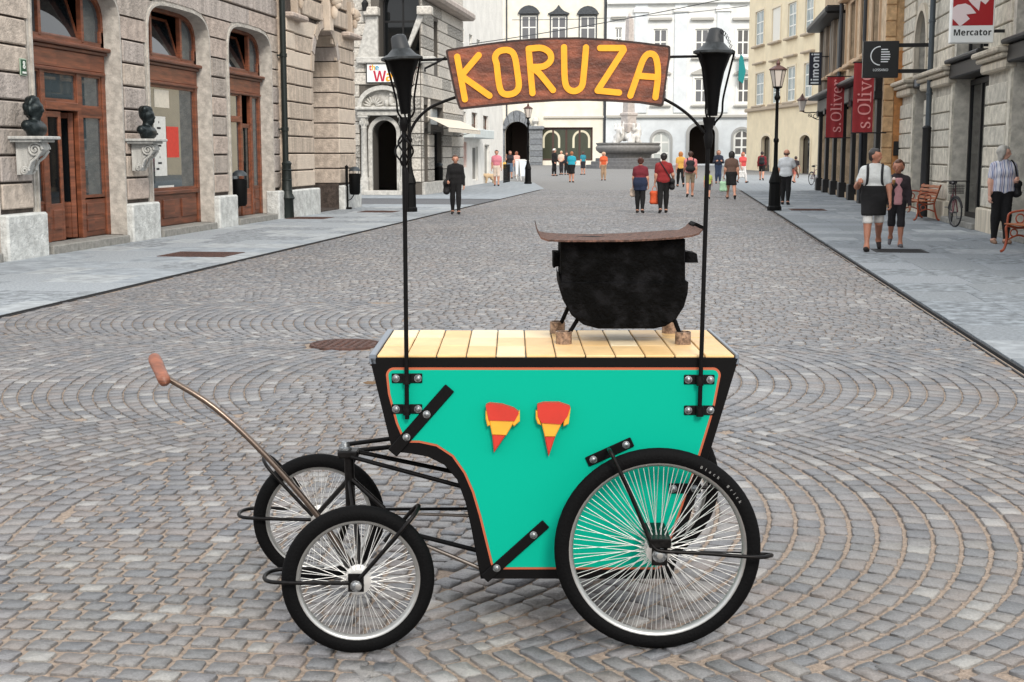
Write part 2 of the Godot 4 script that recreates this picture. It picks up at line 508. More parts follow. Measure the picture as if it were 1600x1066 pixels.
# ---------------------------------------------------------------- ground
func kerb_r(z: float) -> float:
	return 2.50 + (z + 2.0) * 0.0083
const KL := -6.78
func sheet(n: String, pts: Array, m: Material) -> MeshInstance3D:
	var s := S()
	for i in pts.size() - 1:
		quad(s, pts[i][0], pts[i][1], pts[i + 1][1], pts[i + 1][0], Vector3.UP)
	return setting(n, s, m)
func make_ground() -> void:
	var gm := M("earth", c8(120, 122, 124), 0.95, {tex = "blotch", scale = 0.2})
	sheet("ground", [[Vector3(-900, -0.09, 300), Vector3(900, -0.09, 300)], [Vector3(-900, -0.09, -900), Vector3(900, -0.09, -900)]], gm)
	var sand := M("sand", c8(158, 141, 126), 0.95, {tex = "grain", scale = 1.1, nrm = "nrm", bump = 0.8})
	sheet("street", [[Vector3(KL, -0.0085, 4), Vector3(kerb_r(4), -0.0085, 4)], [Vector3(KL, -0.0085, -60), Vector3(kerb_r(-60), -0.0085, -60)]], sand)
	var pz := M("plaza", c8(140, 139, 138), 0.9, {tex = "grain", scale = 0.9, nrm = "nrm", bump = 0.6})
	var y1 := ground_y(-150.0)
	sheet("plaza", [[Vector3(-11.5, -0.005, -59.9), Vector3(6, -0.005, -59.9)], [Vector3(-11.5, -0.004, -70), Vector3(9.5, -0.004, -70)]], pz)
	sheet("plaza", [[Vector3(-60, -0.004, -70), Vector3(45, -0.004, -70)], [Vector3(-60, y1, -150), Vector3(45, y1, -150)]], pz)
	var lane := M("lane", c8(104, 106, 110), 0.92, {tex = "grain", scale = 0.8, nrm = "nrm", bump = 0.5})
	sheet("side_lane", [[Vector3(-45, -0.012, -41.5), Vector3(KL - 0.06, -0.012, -41.5)], [Vector3(-45, -0.012, -47.6), Vector3(KL - 0.06, -0.012, -47.6)]], lane)
	# pavements: a bed with stone slabs laid on it
	var bed := M("slab_bed", c8(100, 104, 108), 0.95, {tex = "grain", scale = 1.0})
	var sl := [
		M("slab_a", c8(164, 170, 175), 0.82, {tex = "grain", scale = 0.7, nrm = "nrm", bump = 0.35}),
		M("slab_b", c8(157, 164, 170), 0.85, {tex = "blotch", scale = 0.35, nrm = "nrm", bump = 0.35}),
		M("slab_c", c8(170, 175, 178), 0.8, {tex = "blotch", scale = 0.5, nrm = "nrm", bump = 0.35}),
		M("slab_d", c8(156, 162, 167), 0.85, {tex = "dirt2", scale = 0.6, nrm = "nrm", bump = 0.4})]
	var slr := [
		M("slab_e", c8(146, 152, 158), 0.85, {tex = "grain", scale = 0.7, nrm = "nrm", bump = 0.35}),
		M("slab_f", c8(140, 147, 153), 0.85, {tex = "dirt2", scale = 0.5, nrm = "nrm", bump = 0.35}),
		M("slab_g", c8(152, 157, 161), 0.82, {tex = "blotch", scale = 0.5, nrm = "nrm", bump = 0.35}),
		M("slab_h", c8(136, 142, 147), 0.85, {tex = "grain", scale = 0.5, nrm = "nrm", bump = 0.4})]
	var far_slab: Material = sl[1]
	for side in 2:
		var s := S()
		var xa := -10.9 if side == 0 else 0.0
		for zz in [[4.0, -41.5]] if side == 0 else [[4.0, -60.0]]:
			if side == 0:
				quad(s, Vector3(-10.9, -0.02, zz[0]), Vector3(KL - 0.05, -0.02, zz[0]), Vector3(KL - 0.05, -0.02, zz[1]), Vector3(-10.9, -0.02, zz[1]), Vector3.UP)
			else:
				quad(s, Vector3(kerb_r(zz[0]) + 0.05, -0.02, zz[0]), Vector3(6.6, -0.02, zz[0]), Vector3(6.6, -0.02, zz[1]), Vector3(kerb_r(zz[1]) + 0.05, -0.02, zz[1]), Vector3.UP)
		var bedo := setting("pavement_left" if side == 0 else "pavement_right", s, bed)
		# individual slabs near the camera, larger joined sheets farther off
		var z := -9.6 if side == 0 else -8.8
		var rest := S()
		var cnt := 0
		while z > (-41.4 if side == 0 else -59.8):
			var d := 1.05
			var xl := -10.88 if side == 0 else kerb_r(z - d * 0.5) + 0.07
			var xr := KL - 0.07 if side == 0 else 6.55
			var x := xl
			while x < xr - 0.05:
				var w := minf(snappedf(rng.randf_range(0.62, 1.0), 0.06), xr - x)
				if xr - x - w < 0.3: w = xr - x
				var c := Vector3(x + w * 0.5, -0.018 + rng.randf_range(0, 0.0015), z - d * 0.5)
				var wq := w - 0.007
				if cnt < 280:
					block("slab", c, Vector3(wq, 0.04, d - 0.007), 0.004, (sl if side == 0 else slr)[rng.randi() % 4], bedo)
				else:
					cbox(rest, c, Vector3(wq, 0.04, d - 0.007), 0.004)
				cnt += 1
				x += w
			z -= d
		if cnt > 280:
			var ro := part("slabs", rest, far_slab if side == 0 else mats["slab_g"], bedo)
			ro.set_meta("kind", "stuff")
	var pav: Material = sl[1]
	sheet("pavement_far_left", [[Vector3(-45, -0.001, -47.6), Vector3(KL - 0.06, -0.001, -47.6)], [Vector3(-45, -0.001, -62), Vector3(KL - 0.06, -0.001, -62)], [Vector3(-15, 0.1, -84), Vector3(-8.6, 0.03, -73)]], pav)
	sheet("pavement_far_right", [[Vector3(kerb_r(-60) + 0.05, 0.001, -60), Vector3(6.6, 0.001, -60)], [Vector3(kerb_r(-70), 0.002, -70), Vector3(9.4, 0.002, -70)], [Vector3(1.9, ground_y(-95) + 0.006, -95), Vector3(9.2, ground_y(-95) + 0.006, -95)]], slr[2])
	# slot drains between street and pavements
	var dk := M("slot", c8(38, 38, 40), 0.9)
	for side in 2:
		var s2 := S()
		var z0 := 4.0
		while z0 > -60.0:
			var x0 := KL - 0.0 if side == 0 else kerb_r(z0)
			var x1 := KL - 0.0 if side == 0 else kerb_r(z0 - 2.0)
			for e in [-0.045, 0.03]:
				quad(s2, Vector3(x0 + e, 0.002, z0), Vector3(x0 + e + 0.015, 0.002, z0), Vector3(x1 + e + 0.015, 0.002, z0 - 2.0), Vector3(x1 + e, 0.002, z0 - 2.0), Vector3.UP)
				quad(s2, Vector3(x0 + e, 0.002, z0), Vector3(x0 + e, -0.08, z0), Vector3(x1 + e, -0.08, z0 - 2.0), Vector3(x1 + e, 0.002, z0 - 2.0), Vector3.RIGHT)
				quad(s2, Vector3(x0 + e + 0.015, 0.002, z0), Vector3(x0 + e + 0.015, -0.08, z0), Vector3(x1 + e + 0.015, -0.08, z0 - 2.0), Vector3(x1 + e + 0.015, 0.002, z0 - 2.0), Vector3.LEFT)
			z0 -= 2.0
		var o := part("slot_drain", s2, dk, self)
		tag(o, ["narrow dark slot drain between cobbles and the pavement below the busts", "narrow dark slot drain between cobbles and the pavement with the benches"][side], "drain", "slot drains beside the street")
	# covers
	var rust := M("rust_iron", c8(104, 72, 62), 0.75, {tex = "dirt", scale = 1.5, metal = 0.2, nrm = "nrm", bump = 0.6})
	var s3 := S()
	var mc := G(540, 539)
	lathe(s3, [Vector2(0.0, 0.012), Vector2(0.26, 0.013), Vector2(0.262, 0.006), Vector2(0.272, 0.006), Vector2(0.274, 0.013), Vector2(0.30, 0.012), Vector2(0.305, -0.01)], Vector3.ZERO, 32)
	for i in 7:
		for j in 7:
			var p := Vector3((i - 3) * 0.065, 0.015, (j - 3) * 0.065)
			if p.length() < 0.24: cbox(s3, p, Vector3(0.03, 0.008, 0.03), 0.002)
	var mo := part("manhole_cover", s3, rust, self)
	mo.position = mc
	tag(mo, "round rusty manhole cover set in the cobbles behind the cart", "manhole cover")
	var covers := [
		[315, 398, 0.55, 0.5, "rusty rectangular cover plate in the pavement below the second bust", "rust_iron"],
		[592, 331, 0.5, 0.5, "small dark cover plate in the pavement near the corner litter bin", "rust_iron"],
		[484, 341, 0.5, 0.5, "small dark cover plate in the pavement below the drainpipe", "rust_iron"],
		[1405, 392.5, 0.42, 0.4, "dark grating set in the pavement beside the walking boy", "slot"],
		[1262, 328, 0.5, 0.6, "dark cover plate in the pavement near the tall lantern", "rust_iron"],
		[1470, 362, 0.5, 0.55, "pale square cover slab in the pavement in front of the bicycle", "slab_c"]]
	for c in covers:
		var s4 := S()
		var cm = rust
		if c[5] != "rust_iron": cm = mats[c[5]]
		cbox(s4, Vector3(0, 0.003, 0), Vector3(c[2] * 2, 0.016, c[3] * 2), 0.003)
		if c[5] != "slab_c":
			for i in 6:
				cbox(s4, Vector3(0, 0.0125, (i - 2.5) * c[3] * 0.3), Vector3(c[2] * 1.7, 0.006, 0.05), 0.002)
		var o2 := part("cover_plate", s4, cm, self)
		o2.position = G(c[0], c[1])
		tag(o2, c[4], "cover")

# ---------------------------------------------------------------- cobbles
func stone_mesh(sd: int) -> Mesh:       # about 1 x 1 in plan, top at y = 0
	var r := RandomNumberGenerator.new()
	r.seed = sd
	var s := S()
	var out := [Vector2(0.5, -0.38), Vector2(0.5, 0.0), Vector2(0.5, 0.38), Vector2(0.40, 0.5), Vector2(0.0, 0.5), Vector2(-0.40, 0.5), Vector2(-0.5, 0.38), Vector2(-0.5, 0.0), Vector2(-0.5, -0.38), Vector2(-0.40, -0.5), Vector2(0.0, -0.5), Vector2(0.40, -0.5)]
	var n := out.size()
	var top := []; var edge := []; var bot := []
	for k in n:
		var d: Vector2 = out[k] * r.randf_range(0.94, 1.03)
		edge.append(Vector3(d.x, -0.0045 + r.randf_range(-0.0015, 0.001), d.y))
		top.append(Vector3(d.x * 0.93, r.randf_range(-0.0015, 0.001), d.y * 0.93))
		bot.append(Vector3(d.x, -0.03, d.y))
	var c := Vector3(r.randf_range(-0.1, 0.1), 0.0012, r.randf_range(-0.1, 0.1))
	s.set_smooth_group(1)
	for k in n:
		var j := (k + 1) % n
		tri(s, c, top[k], top[j], Vector3.UP)
		quad(s, top[k], top[j], edge[j], edge[k], Vector3(edge[k].x, 1, edge[k].z))
		quad(s, edge[k], edge[j], bot[j], bot[k], Vector3(edge[k].x, 0, edge[k].z))
	s.generate_normals(); s.index()
	return s.commit()
func make_cobbles() -> void:
	var r := RandomNumberGenerator.new()
	r.seed = 91
	var list := []         # [x, z, angle, width, length, tone]
	var P := 3.6
	var RR := 2.6
	var xs0 := -2.75; var xs1 := -0.95        # the straight courses in between
	for side in [1.0, -1.0]:
		var w := 0.114 if side > 0 else 0.106
		for j in range(0, 19):
			var zc := -6.0 - P * (j - 1) + (0.15 if side < 0 else 0.0)
			for k in range(-46, 140):
				var cx: float = (xs1 if side > 0 else xs0) + side * (k * w - RR)
				var t := -asin(P * 0.5 / RR) + r.randf() * 0.05
				while t < asin(P * 0.5 / RR):
					var ln := r.randf_range(0.098, 0.140)
					var tm := t + ln * 0.5 / RR
					var x: float = cx + side * RR * cos(tm)
					var z := zc + RR * sin(tm)
					t += ln / RR
					if z < (-11.6 if side > 0 else -14.2) + 0.12 * sin(x * 9.0): continue
					if side > 0 and (x < xs1 - 0.02 + 0.04 * sin(z * 5.0) or x > kerb_r(z) - 0.08): continue
					if side < 0 and (x > xs0 + 0.02 + 0.04 * sin(z * 5.0) or x < KL + 0.08): continue
					list.append([x, z, -tm * side, w * cos(tm), ln, side])
	var row := 0
	var z2 := -1.8
	while z2 > -61.0:
		var lo_x := xs0 - 0.06 if z2 > -14.2 else KL + 0.05
		var hi_x := xs1 - 0.02 if z2 > -11.6 else kerb_r(z2) - 0.10
		var x2 := lo_x + r.randf() * 0.08
		var wob := sin(z2 * 1.9) * 0.02
		while x2 < hi_x:
			var ln2 := r.randf_range(0.085, 0.122)
			list.append([x2 + ln2 * 0.5, z2 + wob + sin(x2 * 4.0) * 0.015 + sin(x2 * 0.9) * 0.12, r.randf_range(-0.05, 0.05), ln2, 0.096, 0.0])
			x2 += ln2
		z2 -= 0.098
	var cols := [c8(127, 126, 126), c8(133, 131, 130), c8(117, 118, 120), c8(138, 135, 132), c8(134, 128, 124), c8(158, 156, 152), c8(121, 121, 121)]
	var cm := []
	for i in cols.size():
		cm.append(M("sett%d" % i, cols[i], 0.62, {tex = "grain", scale = 2.3, nrm = "nrm", bump = 0.7, rtex = "rough"}))
	var variants := []
	for i in 6: variants.append(stone_mesh(40 + i))
	# size in the photo: nearest ones in view first
	var inv := (Basis(Vector3.UP, yaw) * Basis(Vector3.RIGHT, -pitch)).inverse()
	var score := []
	var mc := G(540, 539)
	var keep := []
	for i in list.size():
		var e = list[i]
		var p := Vector3(e[0], 0, e[1])
		if p.z > -60.2 and Vector2(p.x - mc.x, p.z - mc.z).length() > 0.33:
			var q := inv * (p - EYE)
			if q.z > -0.5: continue
			var u := 800.0 + FP * q.x / -q.z
			var v := 533.0 - FP * q.y / -q.z
			if u < -260 or u > 1860 or v > 1230: continue
			keep.append(e)
			var seen := u > 12 and u < 1588 and v < 1058 and not (u > 425 and u < 1195 and v > 700)
			if u > 690 and u < 860 and v > 920 or u > 425 and u < 1195 and v > 1032: seen = v < 1058
			if seen: score.append([v, keep.size() - 1])
	score.sort_custom(func(a, b): return a[0] > b[0])
	var single := {}
	for i in mini(300, score.size()): single[score[i][1]] = true
	var street := get_node("street")
	var mm := MultiMesh.new()
	mm.transform_format = MultiMesh.TRANSFORM_3D
	mm.use_colors = true
	mm.mesh = variants[0]
	mm.instance_count = keep.size() - single.size()
	var mi := 0
	var tone := FastNoiseLite.new()
	tone.seed = 5; tone.frequency = 0.22
	for i in keep.size():
		var e = keep[i]
		var wear := clampf((e[1] + 8.5) * 0.6 + tone.get_noise_2d(e[0] * 2.0 + 40.0, e[1] * 2.0) * 1.6, 0.0, 1.0)
		var jw := r.randf_range(0.005, 0.009) + 0.0075 * wear
		var sc := Vector3(maxf(0.045, e[3] - jw * (1.2 if e[5] > 0.5 else 1.0)), 1.0, maxf(0.045, e[4] - jw * (0.6 if e[5] > 0.5 else 1.0)))
		var b := Basis(Vector3.UP, e[2] + r.randf_range(-0.05, 0.05)) * Basis.from_scale(sc) * Basis(Vector3.UP, PI * (r.randi() % 2))
		b = b * Basis.from_scale(Vector3(1 if r.randf() < 0.5 else -1, 1, 1))
		b = Basis(Vector3.RIGHT, r.randf_range(-0.02, 0.02)) * Basis(Vector3.BACK, r.randf_range(-0.02, 0.02)) * b
		var tr := Transform3D(b, Vector3(e[0], r.randf_range(-0.003, 0.003), e[1]))
		var pick := r.randi() % 5
		if r.randf() < 0.07: pick = 5
		elif r.randf() < 0.1: pick = 6
		if single.has(i):
			var o := inst("cobblestone", variants[r.randi() % 6], cm[pick], street)
			o.transform = tr
		else:
			mm.set_instance_transform(mi, tr)
			var c: Color = cols[pick]
			c = c.srgb_to_linear() * (1.0 + 0.16 * tone.get_noise_2d(e[0], e[1]) + r.randf_range(-0.06, 0.06))
			var hue := 0.05 * tone.get_noise_2d(e[0] * 0.7 - 90.0, e[1] * 0.7)
			c.r *= 1.0 - hue; c.b *= 1.0 + hue + 0.03
			c.a = 1.0
			mm.set_instance_color(mi, c)
			mi += 1
	var mo := MultiMeshInstance3D.new()
	mo.name = "cobbles"
	mo.multimesh = mm
	mo.material_override = M("sett_many", Color.WHITE, 0.62, {tex = "grain", scale = 2.3, nrm = "nrm", bump = 0.7, rtex = "rough", vc = true})
	mo.set_meta("kind", "stuff")
	street.add_child(mo)
	print("cobbles ", keep.size())
# ---------------------------------------------------------------- buildings: shared
const BL := Basis(Vector3(0, 0, -1), Vector3(0, 1, 0), Vector3(1, 0, 0))      # a front on the left side, x runs away from the camera
const BR := Basis(Vector3(0, 0, 1), Vector3(0, 1, 0), Vector3(-1, 0, 0))      # a front on the right side, x runs towards the camera
func glass() -> StandardMaterial3D:
	return M("glass_dark", c8(20, 23, 25), 0.03, {spec = 0.45})
func glass_pale() -> StandardMaterial3D:
	return M("glass_pale", c8(62, 72, 76), 0.02, {spec = 1.0})
# the hidden shell of a house: side, back and party walls and a roof, so that it is closed
func shell(parent: Node, m: Material, x0: float, x1: float, h: float, depth: float, z0 := 0.0) -> void:
	var s := S()
	box2(s, Vector3(x0, -0.05, -depth), Vector3(x0 + 0.3, h, z0 - 0.02))
	box2(s, Vector3(x1 - 0.3, -0.05, -depth), Vector3(x1, h, z0 - 0.02))
	box2(s, Vector3(x0 + 0.3, -0.05, -depth), Vector3(x1 - 0.3, h, -depth + 0.3))
	box2(s, Vector3(x0, h, -depth), Vector3(x1, h + 0.3, z0 - 0.02))
	box2(s, Vector3(x0 + 0.3, -0.05, -depth + 0.3), Vector3(x1 - 0.3, 0.05, z0 - 0.6))
	part("shell", s, m, parent)
func ysteps(a: float, b: float, d: float) -> Array:
	var r := []
	var y := a
	while y < b + 0.01:
		r.append(y); y += d
	return r
func simple_upper(parent: Node, xs: Array, w: float, y0: float, y1: float, fm: Material) -> Array:
	var o := []
	for x in xs: o.append([x - w * 0.5, x + w * 0.5, y0, y1, 0.0])
	return o

# ---------------------------------------------------------------- left: brown stone house with shop arches and busts
func make_left_corner_house() -> void:
	base = Transform3D(BL, Vector3(-10.3, 0, -14))
	var b := thing("stone_house", "brownish stone corner house with arched shop fronts and two busts on its piers", "building", base)
	TF = Transform3D()
	var st := [
		M("brown_a", c8(194, 178, 166), 0.88, {tex = "blotch", scale = 0.4, nrm = "nrm", bump = 0.5}),
		M("brown_b", c8(188, 177, 169), 0.88, {tex = "runs", scale = 0.35, nrm = "nrm", bump = 0.5}),
		M("brown_c", c8(202, 188, 174), 0.88, {tex = "blotch", scale = 0.55, nrm = "nrm", bump = 0.5}),
		M("brown_d", c8(178, 167, 157), 0.88, {tex = "runs", scale = 0.3, nrm = "nrm", bump = 0.5})]
	var lt := [
		M("cream_a", c8(208, 191, 173), 0.88, {tex = "blotch", scale = 0.5, nrm = "nrm", bump = 0.4}),
		M("cream_b", c8(200, 184, 167), 0.88, {tex = "runs", scale = 0.4, nrm = "nrm", bump = 0.4}),
		M("cream_c", c8(212, 197, 180), 0.88, {tex = "soft", scale = 0.6, nrm = "nrm", bump = 0.4})]
	var wallm := M("mortar_brown", c8(84, 74, 68), 0.95, {tex = "dirt2", scale = 0.5, nrm = "nrm", bump = 0.4})
	var trim := M("trim_grey", c8(196, 190, 181), 0.85, {tex = "blotch", scale = 0.7, nrm = "nrm", bump = 0.3})
	var plinth := M("plinth", c8(214, 216, 213), 0.8, {tex = "blotch", scale = 0.5, nrm = "nrm", bump = 0.5})
	var wood := M("brown_wood", c8(138, 80, 54), 0.45, {tex = "wood", scale = Vector3(0.8, 0.8, 0.8), world = false})
	var wood2 := M("brown_wood_dark", c8(122, 69, 46), 0.45, {tex = "wood", scale = Vector3(0.8, 0.8, 0.8), world = false})
	var dk := M("room_wall", c8(140, 130, 120), 0.95)
	var step := M("step_stone", c8(150, 148, 142), 0.9, {tex = "blotch", scale = 0.8, nrm = "nrm", bump = 0.5})
	var top := 7.4
	var bays := [[1.6, 4.85], [6.15, 9.4], [10.7, 13.95], [15.15, 18.2]]
	arch_n = 4.0
	var ops := []
	for q in bays: ops.append([q[0], q[1], 0.12, 4.45, 0.8])
	facade(b, "wall", wallm, 0.0, 18.85, -0.05, top, ops, 0.34)
	shell(b, dk, 0.0, 25.85, top, 9.0)
	# piers in courses, plinths, mouldings round the arches
	var piers := [[0.0, 1.46], [4.99, 6.01], [9.54, 10.56], [14.09, 15.01], [18.3, 18.87]]
	var ys := ysteps(0.76, 3.7, 0.415)
	for q in piers:
		courses(b, st, q[0] + 0.03, q[1] - 0.03, ys, 0.0, 0.055, 0.035, 0.0)
		block("plinth", Vector3((q[0] + q[1]) * 0.5, 0.32, 0.03), Vector3(q[1] - q[0] + 0.26, 0.74, 0.34), 0.03, plinth, b)
	# courses between and above the arches, cut to their curve
	var yq := ysteps(0.76 + 0.415 * 7, 4.95, 0.415)
	var mids := [0.0]
	for q in bays: mids.append((q[0] + q[1]) * 0.5)
	mids.append(18.83)
	for i in yq.size() - 1:
		for k in mids.size() - 1:
			var left: Array[PackedVector2Array] = [PackedVector2Array([Vector2(mids[k] + 0.015, yq[i]), Vector2(mids[k + 1] - 0.015, yq[i]), Vector2(mids[k + 1] - 0.015, yq[i + 1] - 0.035), Vector2(mids[k] + 0.015, yq[i + 1] - 0.035)])]
			for q in bays:
				var nx: Array[PackedVector2Array] = []
				for pl in left:
					for r in Geometry2D.clip_polygons(pl, arch_poly(q[0] - 0.1, q[1] + 0.1, 0.0, 4.55, 0.9)): nx.append(r)
				left = nx
			for pl in left:
				var cs := S()
				prism(cs, pl, -0.02, 0.055, Transform3D(), 0.0)
				part("stone_block", cs, st[rng.randi() % 4], b)
	for i in bays.size():
		var s := S()
		surround(s, ops[i], 0.05, -0.02, 0.075)
		surround(s, [ops[i][0] - 0.05, ops[i][1] + 0.05, 0.12, ops[i][3] + 0.05, 0.85], 0.06, -0.02, 0.04)
		var mo := part("arch_moulding", s, trim, b)
		# smooth jamb lining, a lighter stone than the courses
		var s2 := S()
		var p := arch_poly(ops[i][0] + 0.002, ops[i][1] - 0.002, 0.14, 4.448, 0.8)
		for k in range(1, p.size()):
			var k2 := (k + 1) % p.size()
			if k2 == 0 or k == p.size() - 1: pass
			var nn := Vector2((ops[i][0] + ops[i][1]) * 0.5, 2.5) - (p[k] + p[k2]) * 0.5
			quad(s2, Vector3(p[k].x, p[k].y, 0.07), Vector3(p[k2].x, p[k2].y, 0.07), Vector3(p[k2].x, p[k2].y, -0.33), Vector3(p[k].x, p[k].y, -0.33), Vector3(nn.x, nn.y, 0))
		part("jamb_lining", s2, trim, b)
		block("step", Vector3((bays[i][0] + bays[i][1]) * 0.5, 0.06, -0.06), Vector3(bays[i][1] - bays[i][0] - 0.28, 0.16, 0.5), 0.015, step, b)
		shop_front(b, bays[i][0], bays[i][1], i, wood, wood2)
	arch_n = 2.0
	# band course and wall face above the arches
	for i in 4:
		var y := 4.93 + i * 0.42
		courses(b, st, 0.02, 18.83, [y, y + 0.42], 0.0, 0.05, 0.035, 1.55)
	block("cornice", Vector3(13.0, 6.45, 0.05), Vector3(25.65, 0.22, 0.5), 0.04, trim, b)
	block("cornice", Vector3(13.0, top - 0.2, 0.2), Vector3(25.65, 0.4, 1.0), 0.08, trim, b)
	# projecting corner bay with the deep arch
	var pz := 0.16
	var ao := [21.35, 23.95, 0.05, 5.05, 1.3]
	facade(b, "corner_wall", wallm, 18.85, 25.85, -0.05, top, [ao], 0.95, pz)
	var s3 := S()
	box2(s3, Vector3(18.81, -0.05, -0.02), Vector3(18.85, top, pz))
	box2(s3, Vector3(25.85, -0.05, -8.9), Vector3(25.87, top, pz))
	part("corner_side", s3, lt[0], b)
	var ys2 := ysteps(0.76, 5.6, 0.43)
	for i in ys2.size() - 1:
		var ym: float = (ys2[i] + ys2[i + 1]) * 0.5
		var in0 := 21.35; var in1 := 23.95
		if ym > 3.75:
			var hw := 1.3 * sqrt(maxf(0.0, 1.0 - pow((ym - 3.75) / 1.3, 2.0))) if ym < 5.05 else 0.0
			in0 = 22.65 - hw - 0.03; in1 = 22.65 + hw + 0.03
		if ym < 5.1:
			# the near pier is two faces: a slim projecting strip, then the wider course
			courses(b, lt, 18.89, 19.60, [ys2[i], ys2[i + 1]], pz, 0.10, 0.035)
			courses(b, lt, 19.62, in0, [ys2[i], ys2[i + 1]], pz, 0.05, 0.035)
			courses(b, lt, in1, 25.83, [ys2[i], ys2[i + 1]], pz, 0.05, 0.035)
		# banded lining of the deep arch on both jambs
		if ym < 3.8:
			for e in [[21.35, 1.0], [23.95, -1.0]]:
				block("stone_block", Vector3(e[0] + e[1] * 0.01, (ys2[i] + ys2[i + 1] - 0.035) * 0.5, pz - 0.40), Vector3(0.05, ys2[i + 1] - ys2[i] - 0.035, 0.86), 0.012, st[2 if e[1] < 0 else 0], b)
	# voussoirs of the arch
	var nv := 9
	for k in nv:
		var t0 := PI * k / nv + 0.015
		var t1 := PI * (k + 1) / nv - 0.015
		var s4 := S()
		var vp := PackedVector2Array()
		for q in 4: vp.append(Vector2(22.65 + 1.27 * cos(lerpf(t0, t1, q / 3.0)), 3.75 + 1.27 * sin(lerpf(t0, t1, q / 3.0))))
		for q in 4: vp.append(Vector2(22.65 + 1.52 * cos(lerpf(t1, t0, q / 3.0)), 3.75 + 1.52 * sin(lerpf(t1, t0, q / 3.0))))
		prism(s4, vp, pz - 0.85, pz + 0.075, Transform3D(), 0.0)
		part("voussoir", s4, st[k % 3] if k % 2 else lt[1], b)
	block("plinth", Vector3(20.10, 0.32, pz + 0.03), Vector3(2.6, 0.74, 0.3), 0.03, plinth, b)
	block("plinth", Vector3(24.95, 0.32, pz + 0.03), Vector3(1.95, 0.74, 0.3), 0.03, plinth, b)
	# back of the niche: grey wall and a closed door
	var s5 := S()
	box2(s5, Vector3(21.15, -0.05, -1.0), Vector3(24.15, 5.2, -0.79))
	part("niche_wall", s5, trim, b)
	var s6 := S()
	for k in 2:
		cbox2(s6, Vector3(21.75 + k * 0.9, 0.1, -0.79), Vector3(22.62 + k * 0.9, 3.0, -0.73), 0.01)
		for q in 3: cbox2(s6, Vector3(21.85 + k * 0.9, 0.25 + q * 0.92, -0.73), Vector3(22.52 + k * 0.9, 1.0 + q * 0.92, -0.715), 0.01)
	part("door", s6, wood2, b)
	# keystone with a carved head, and carved consoles beside it
	for kx in [[22.65, 5.55, 1.0, "keystone"], [19.75, 5.45, 0.72, "console"], [25.25, 5.45, 0.72, "console"]]:
		var k: float = kx[2]
		var o := Vector3(kx[0], kx[1], pz + 0.02)
		var s7 := S()
		var kp := PackedVector2Array([Vector2(-0.16, -0.62), Vector2(0.16, -0.62), Vector2(0.28, 0.72), Vector2(-0.28, 0.72)])
		for q in kp.size(): kp[q] *= k
		prism(s7, kp, -0.1, 0.22 * k, Transform3D(Basis(), o), 0.015)
		ball(s7, o + Vector3(0, 0.24, 0.34) * k, Vector3(0.16, 0.21, 0.17) * k)
		ball(s7, o + Vector3(0, 0.2, 0.5) * k, Vector3(0.035, 0.06, 0.05) * k)
		ball(s7, o + Vector3(0, 0.06, 0.40) * k, Vector3(0.09, 0.10, 0.10) * k)
		ball(s7, o + Vector3(0, -0.12, 0.30) * k, Vector3(0.08, 0.2, 0.10) * k)
		for q in 9:
			var t := PI * q / 8.0
			ball(s7, o + Vector3(0.19 * cos(t), 0.27 + 0.17 * sin(t), 0.26) * k, Vector3(0.07, 0.07, 0.08) * k, Basis(), 8, 6)
		for q in [-1, 1]: ball(s7, o + Vector3(0.06 * q, 0.27, 0.48) * k, Vector3(0.035, 0.02, 0.02) * k, Basis(), 8, 6)
		part(kx[3], s7, lt[2] if k == 1.0 else lt[1], b)
	courses(b, lt, 20.25, 22.20, [5.15, 5.62], pz, 0.12, 0.03)
	courses(b, lt, 23.15, 24.85, [5.15, 5.62], pz, 0.12, 0.03)
	block("ledge", Vector3(19.55, 5.0, pz + 0.14), Vector3(1.4, 0.14, 0.3), 0.04, st[0], b)
	block("ledge", Vector3(25.15, 5.0, pz + 0.14), Vector3(1.5, 0.14, 0.3), 0.04, st[0], b)
	courses(b, lt, 18.89, 25.83, ysteps(5.7, 6.3, 0.43), pz, 0.05, 0.035, 1.7)
	# drainpipe
	var pipe := M("pipe_green", c8(34, 42, 40), 0.5, {tex = "grain", scale = 1.0, metal = 0.3})
	var s8 := S()
	var px := 18.70
	rod(s8, Vector3(px, 1.35, 0.22), Vector3(px, top - 0.4, 0.22), 0.075, 12)
	for y in [2.2, 4.0, 5.8]:
		lathe(s8, [Vector2(0.075, -0.05), Vector2(0.095, -0.04), Vector2(0.095, 0.04), Vector2(0.075, 0.05)], Vector3(px, y, 0.22), 12)
		box(s8, Vector3(px, y, 0.12), Vector3(0.04, 0.04, 0.2))
	part("drainpipe", s8, pipe, b)
	var s9 := S()
	lathe(s9, [Vector2(0.16, 0.0), Vector2(0.15, 0.45), Vector2(0.19, 0.5), Vector2(0.13, 0.62), Vector2(0.11, 1.3), Vector2(0.13, 1.36), Vector2(0.08, 1.42)], Vector3(px, 0.0, 0.24), 14)
	for y in [0.7, 0.95, 1.2]: lathe(s9, [Vector2(0.115, -0.02), Vector2(0.135, 0.0), Vector2(0.115, 0.02)], Vector3(px, y, 0.24), 14)
	part("drainpipe_foot", s9, pipe, b)
	# house number plate
	var pl := node("number_plate", b)
	var q0 := L(29, 105)
	pl.transform = Transform3D(Basis(), Vector3(q0.x, q0.y, 0.07))
	var sa := S(); cbox(sa, Vector3.ZERO, Vector3(0.2, 0.26, 0.02), 0.006); part("border", sa, M("plate_rim", c8(150, 168, 150), 0.5), pl)
	var sb := S(); cbox(sb, Vector3(0, 0.0, 0.008), Vector3(0.165, 0.225, 0.02), 0.004); part("plate", sb, M("plate_green", c8(24, 74, 50), 0.4), pl)
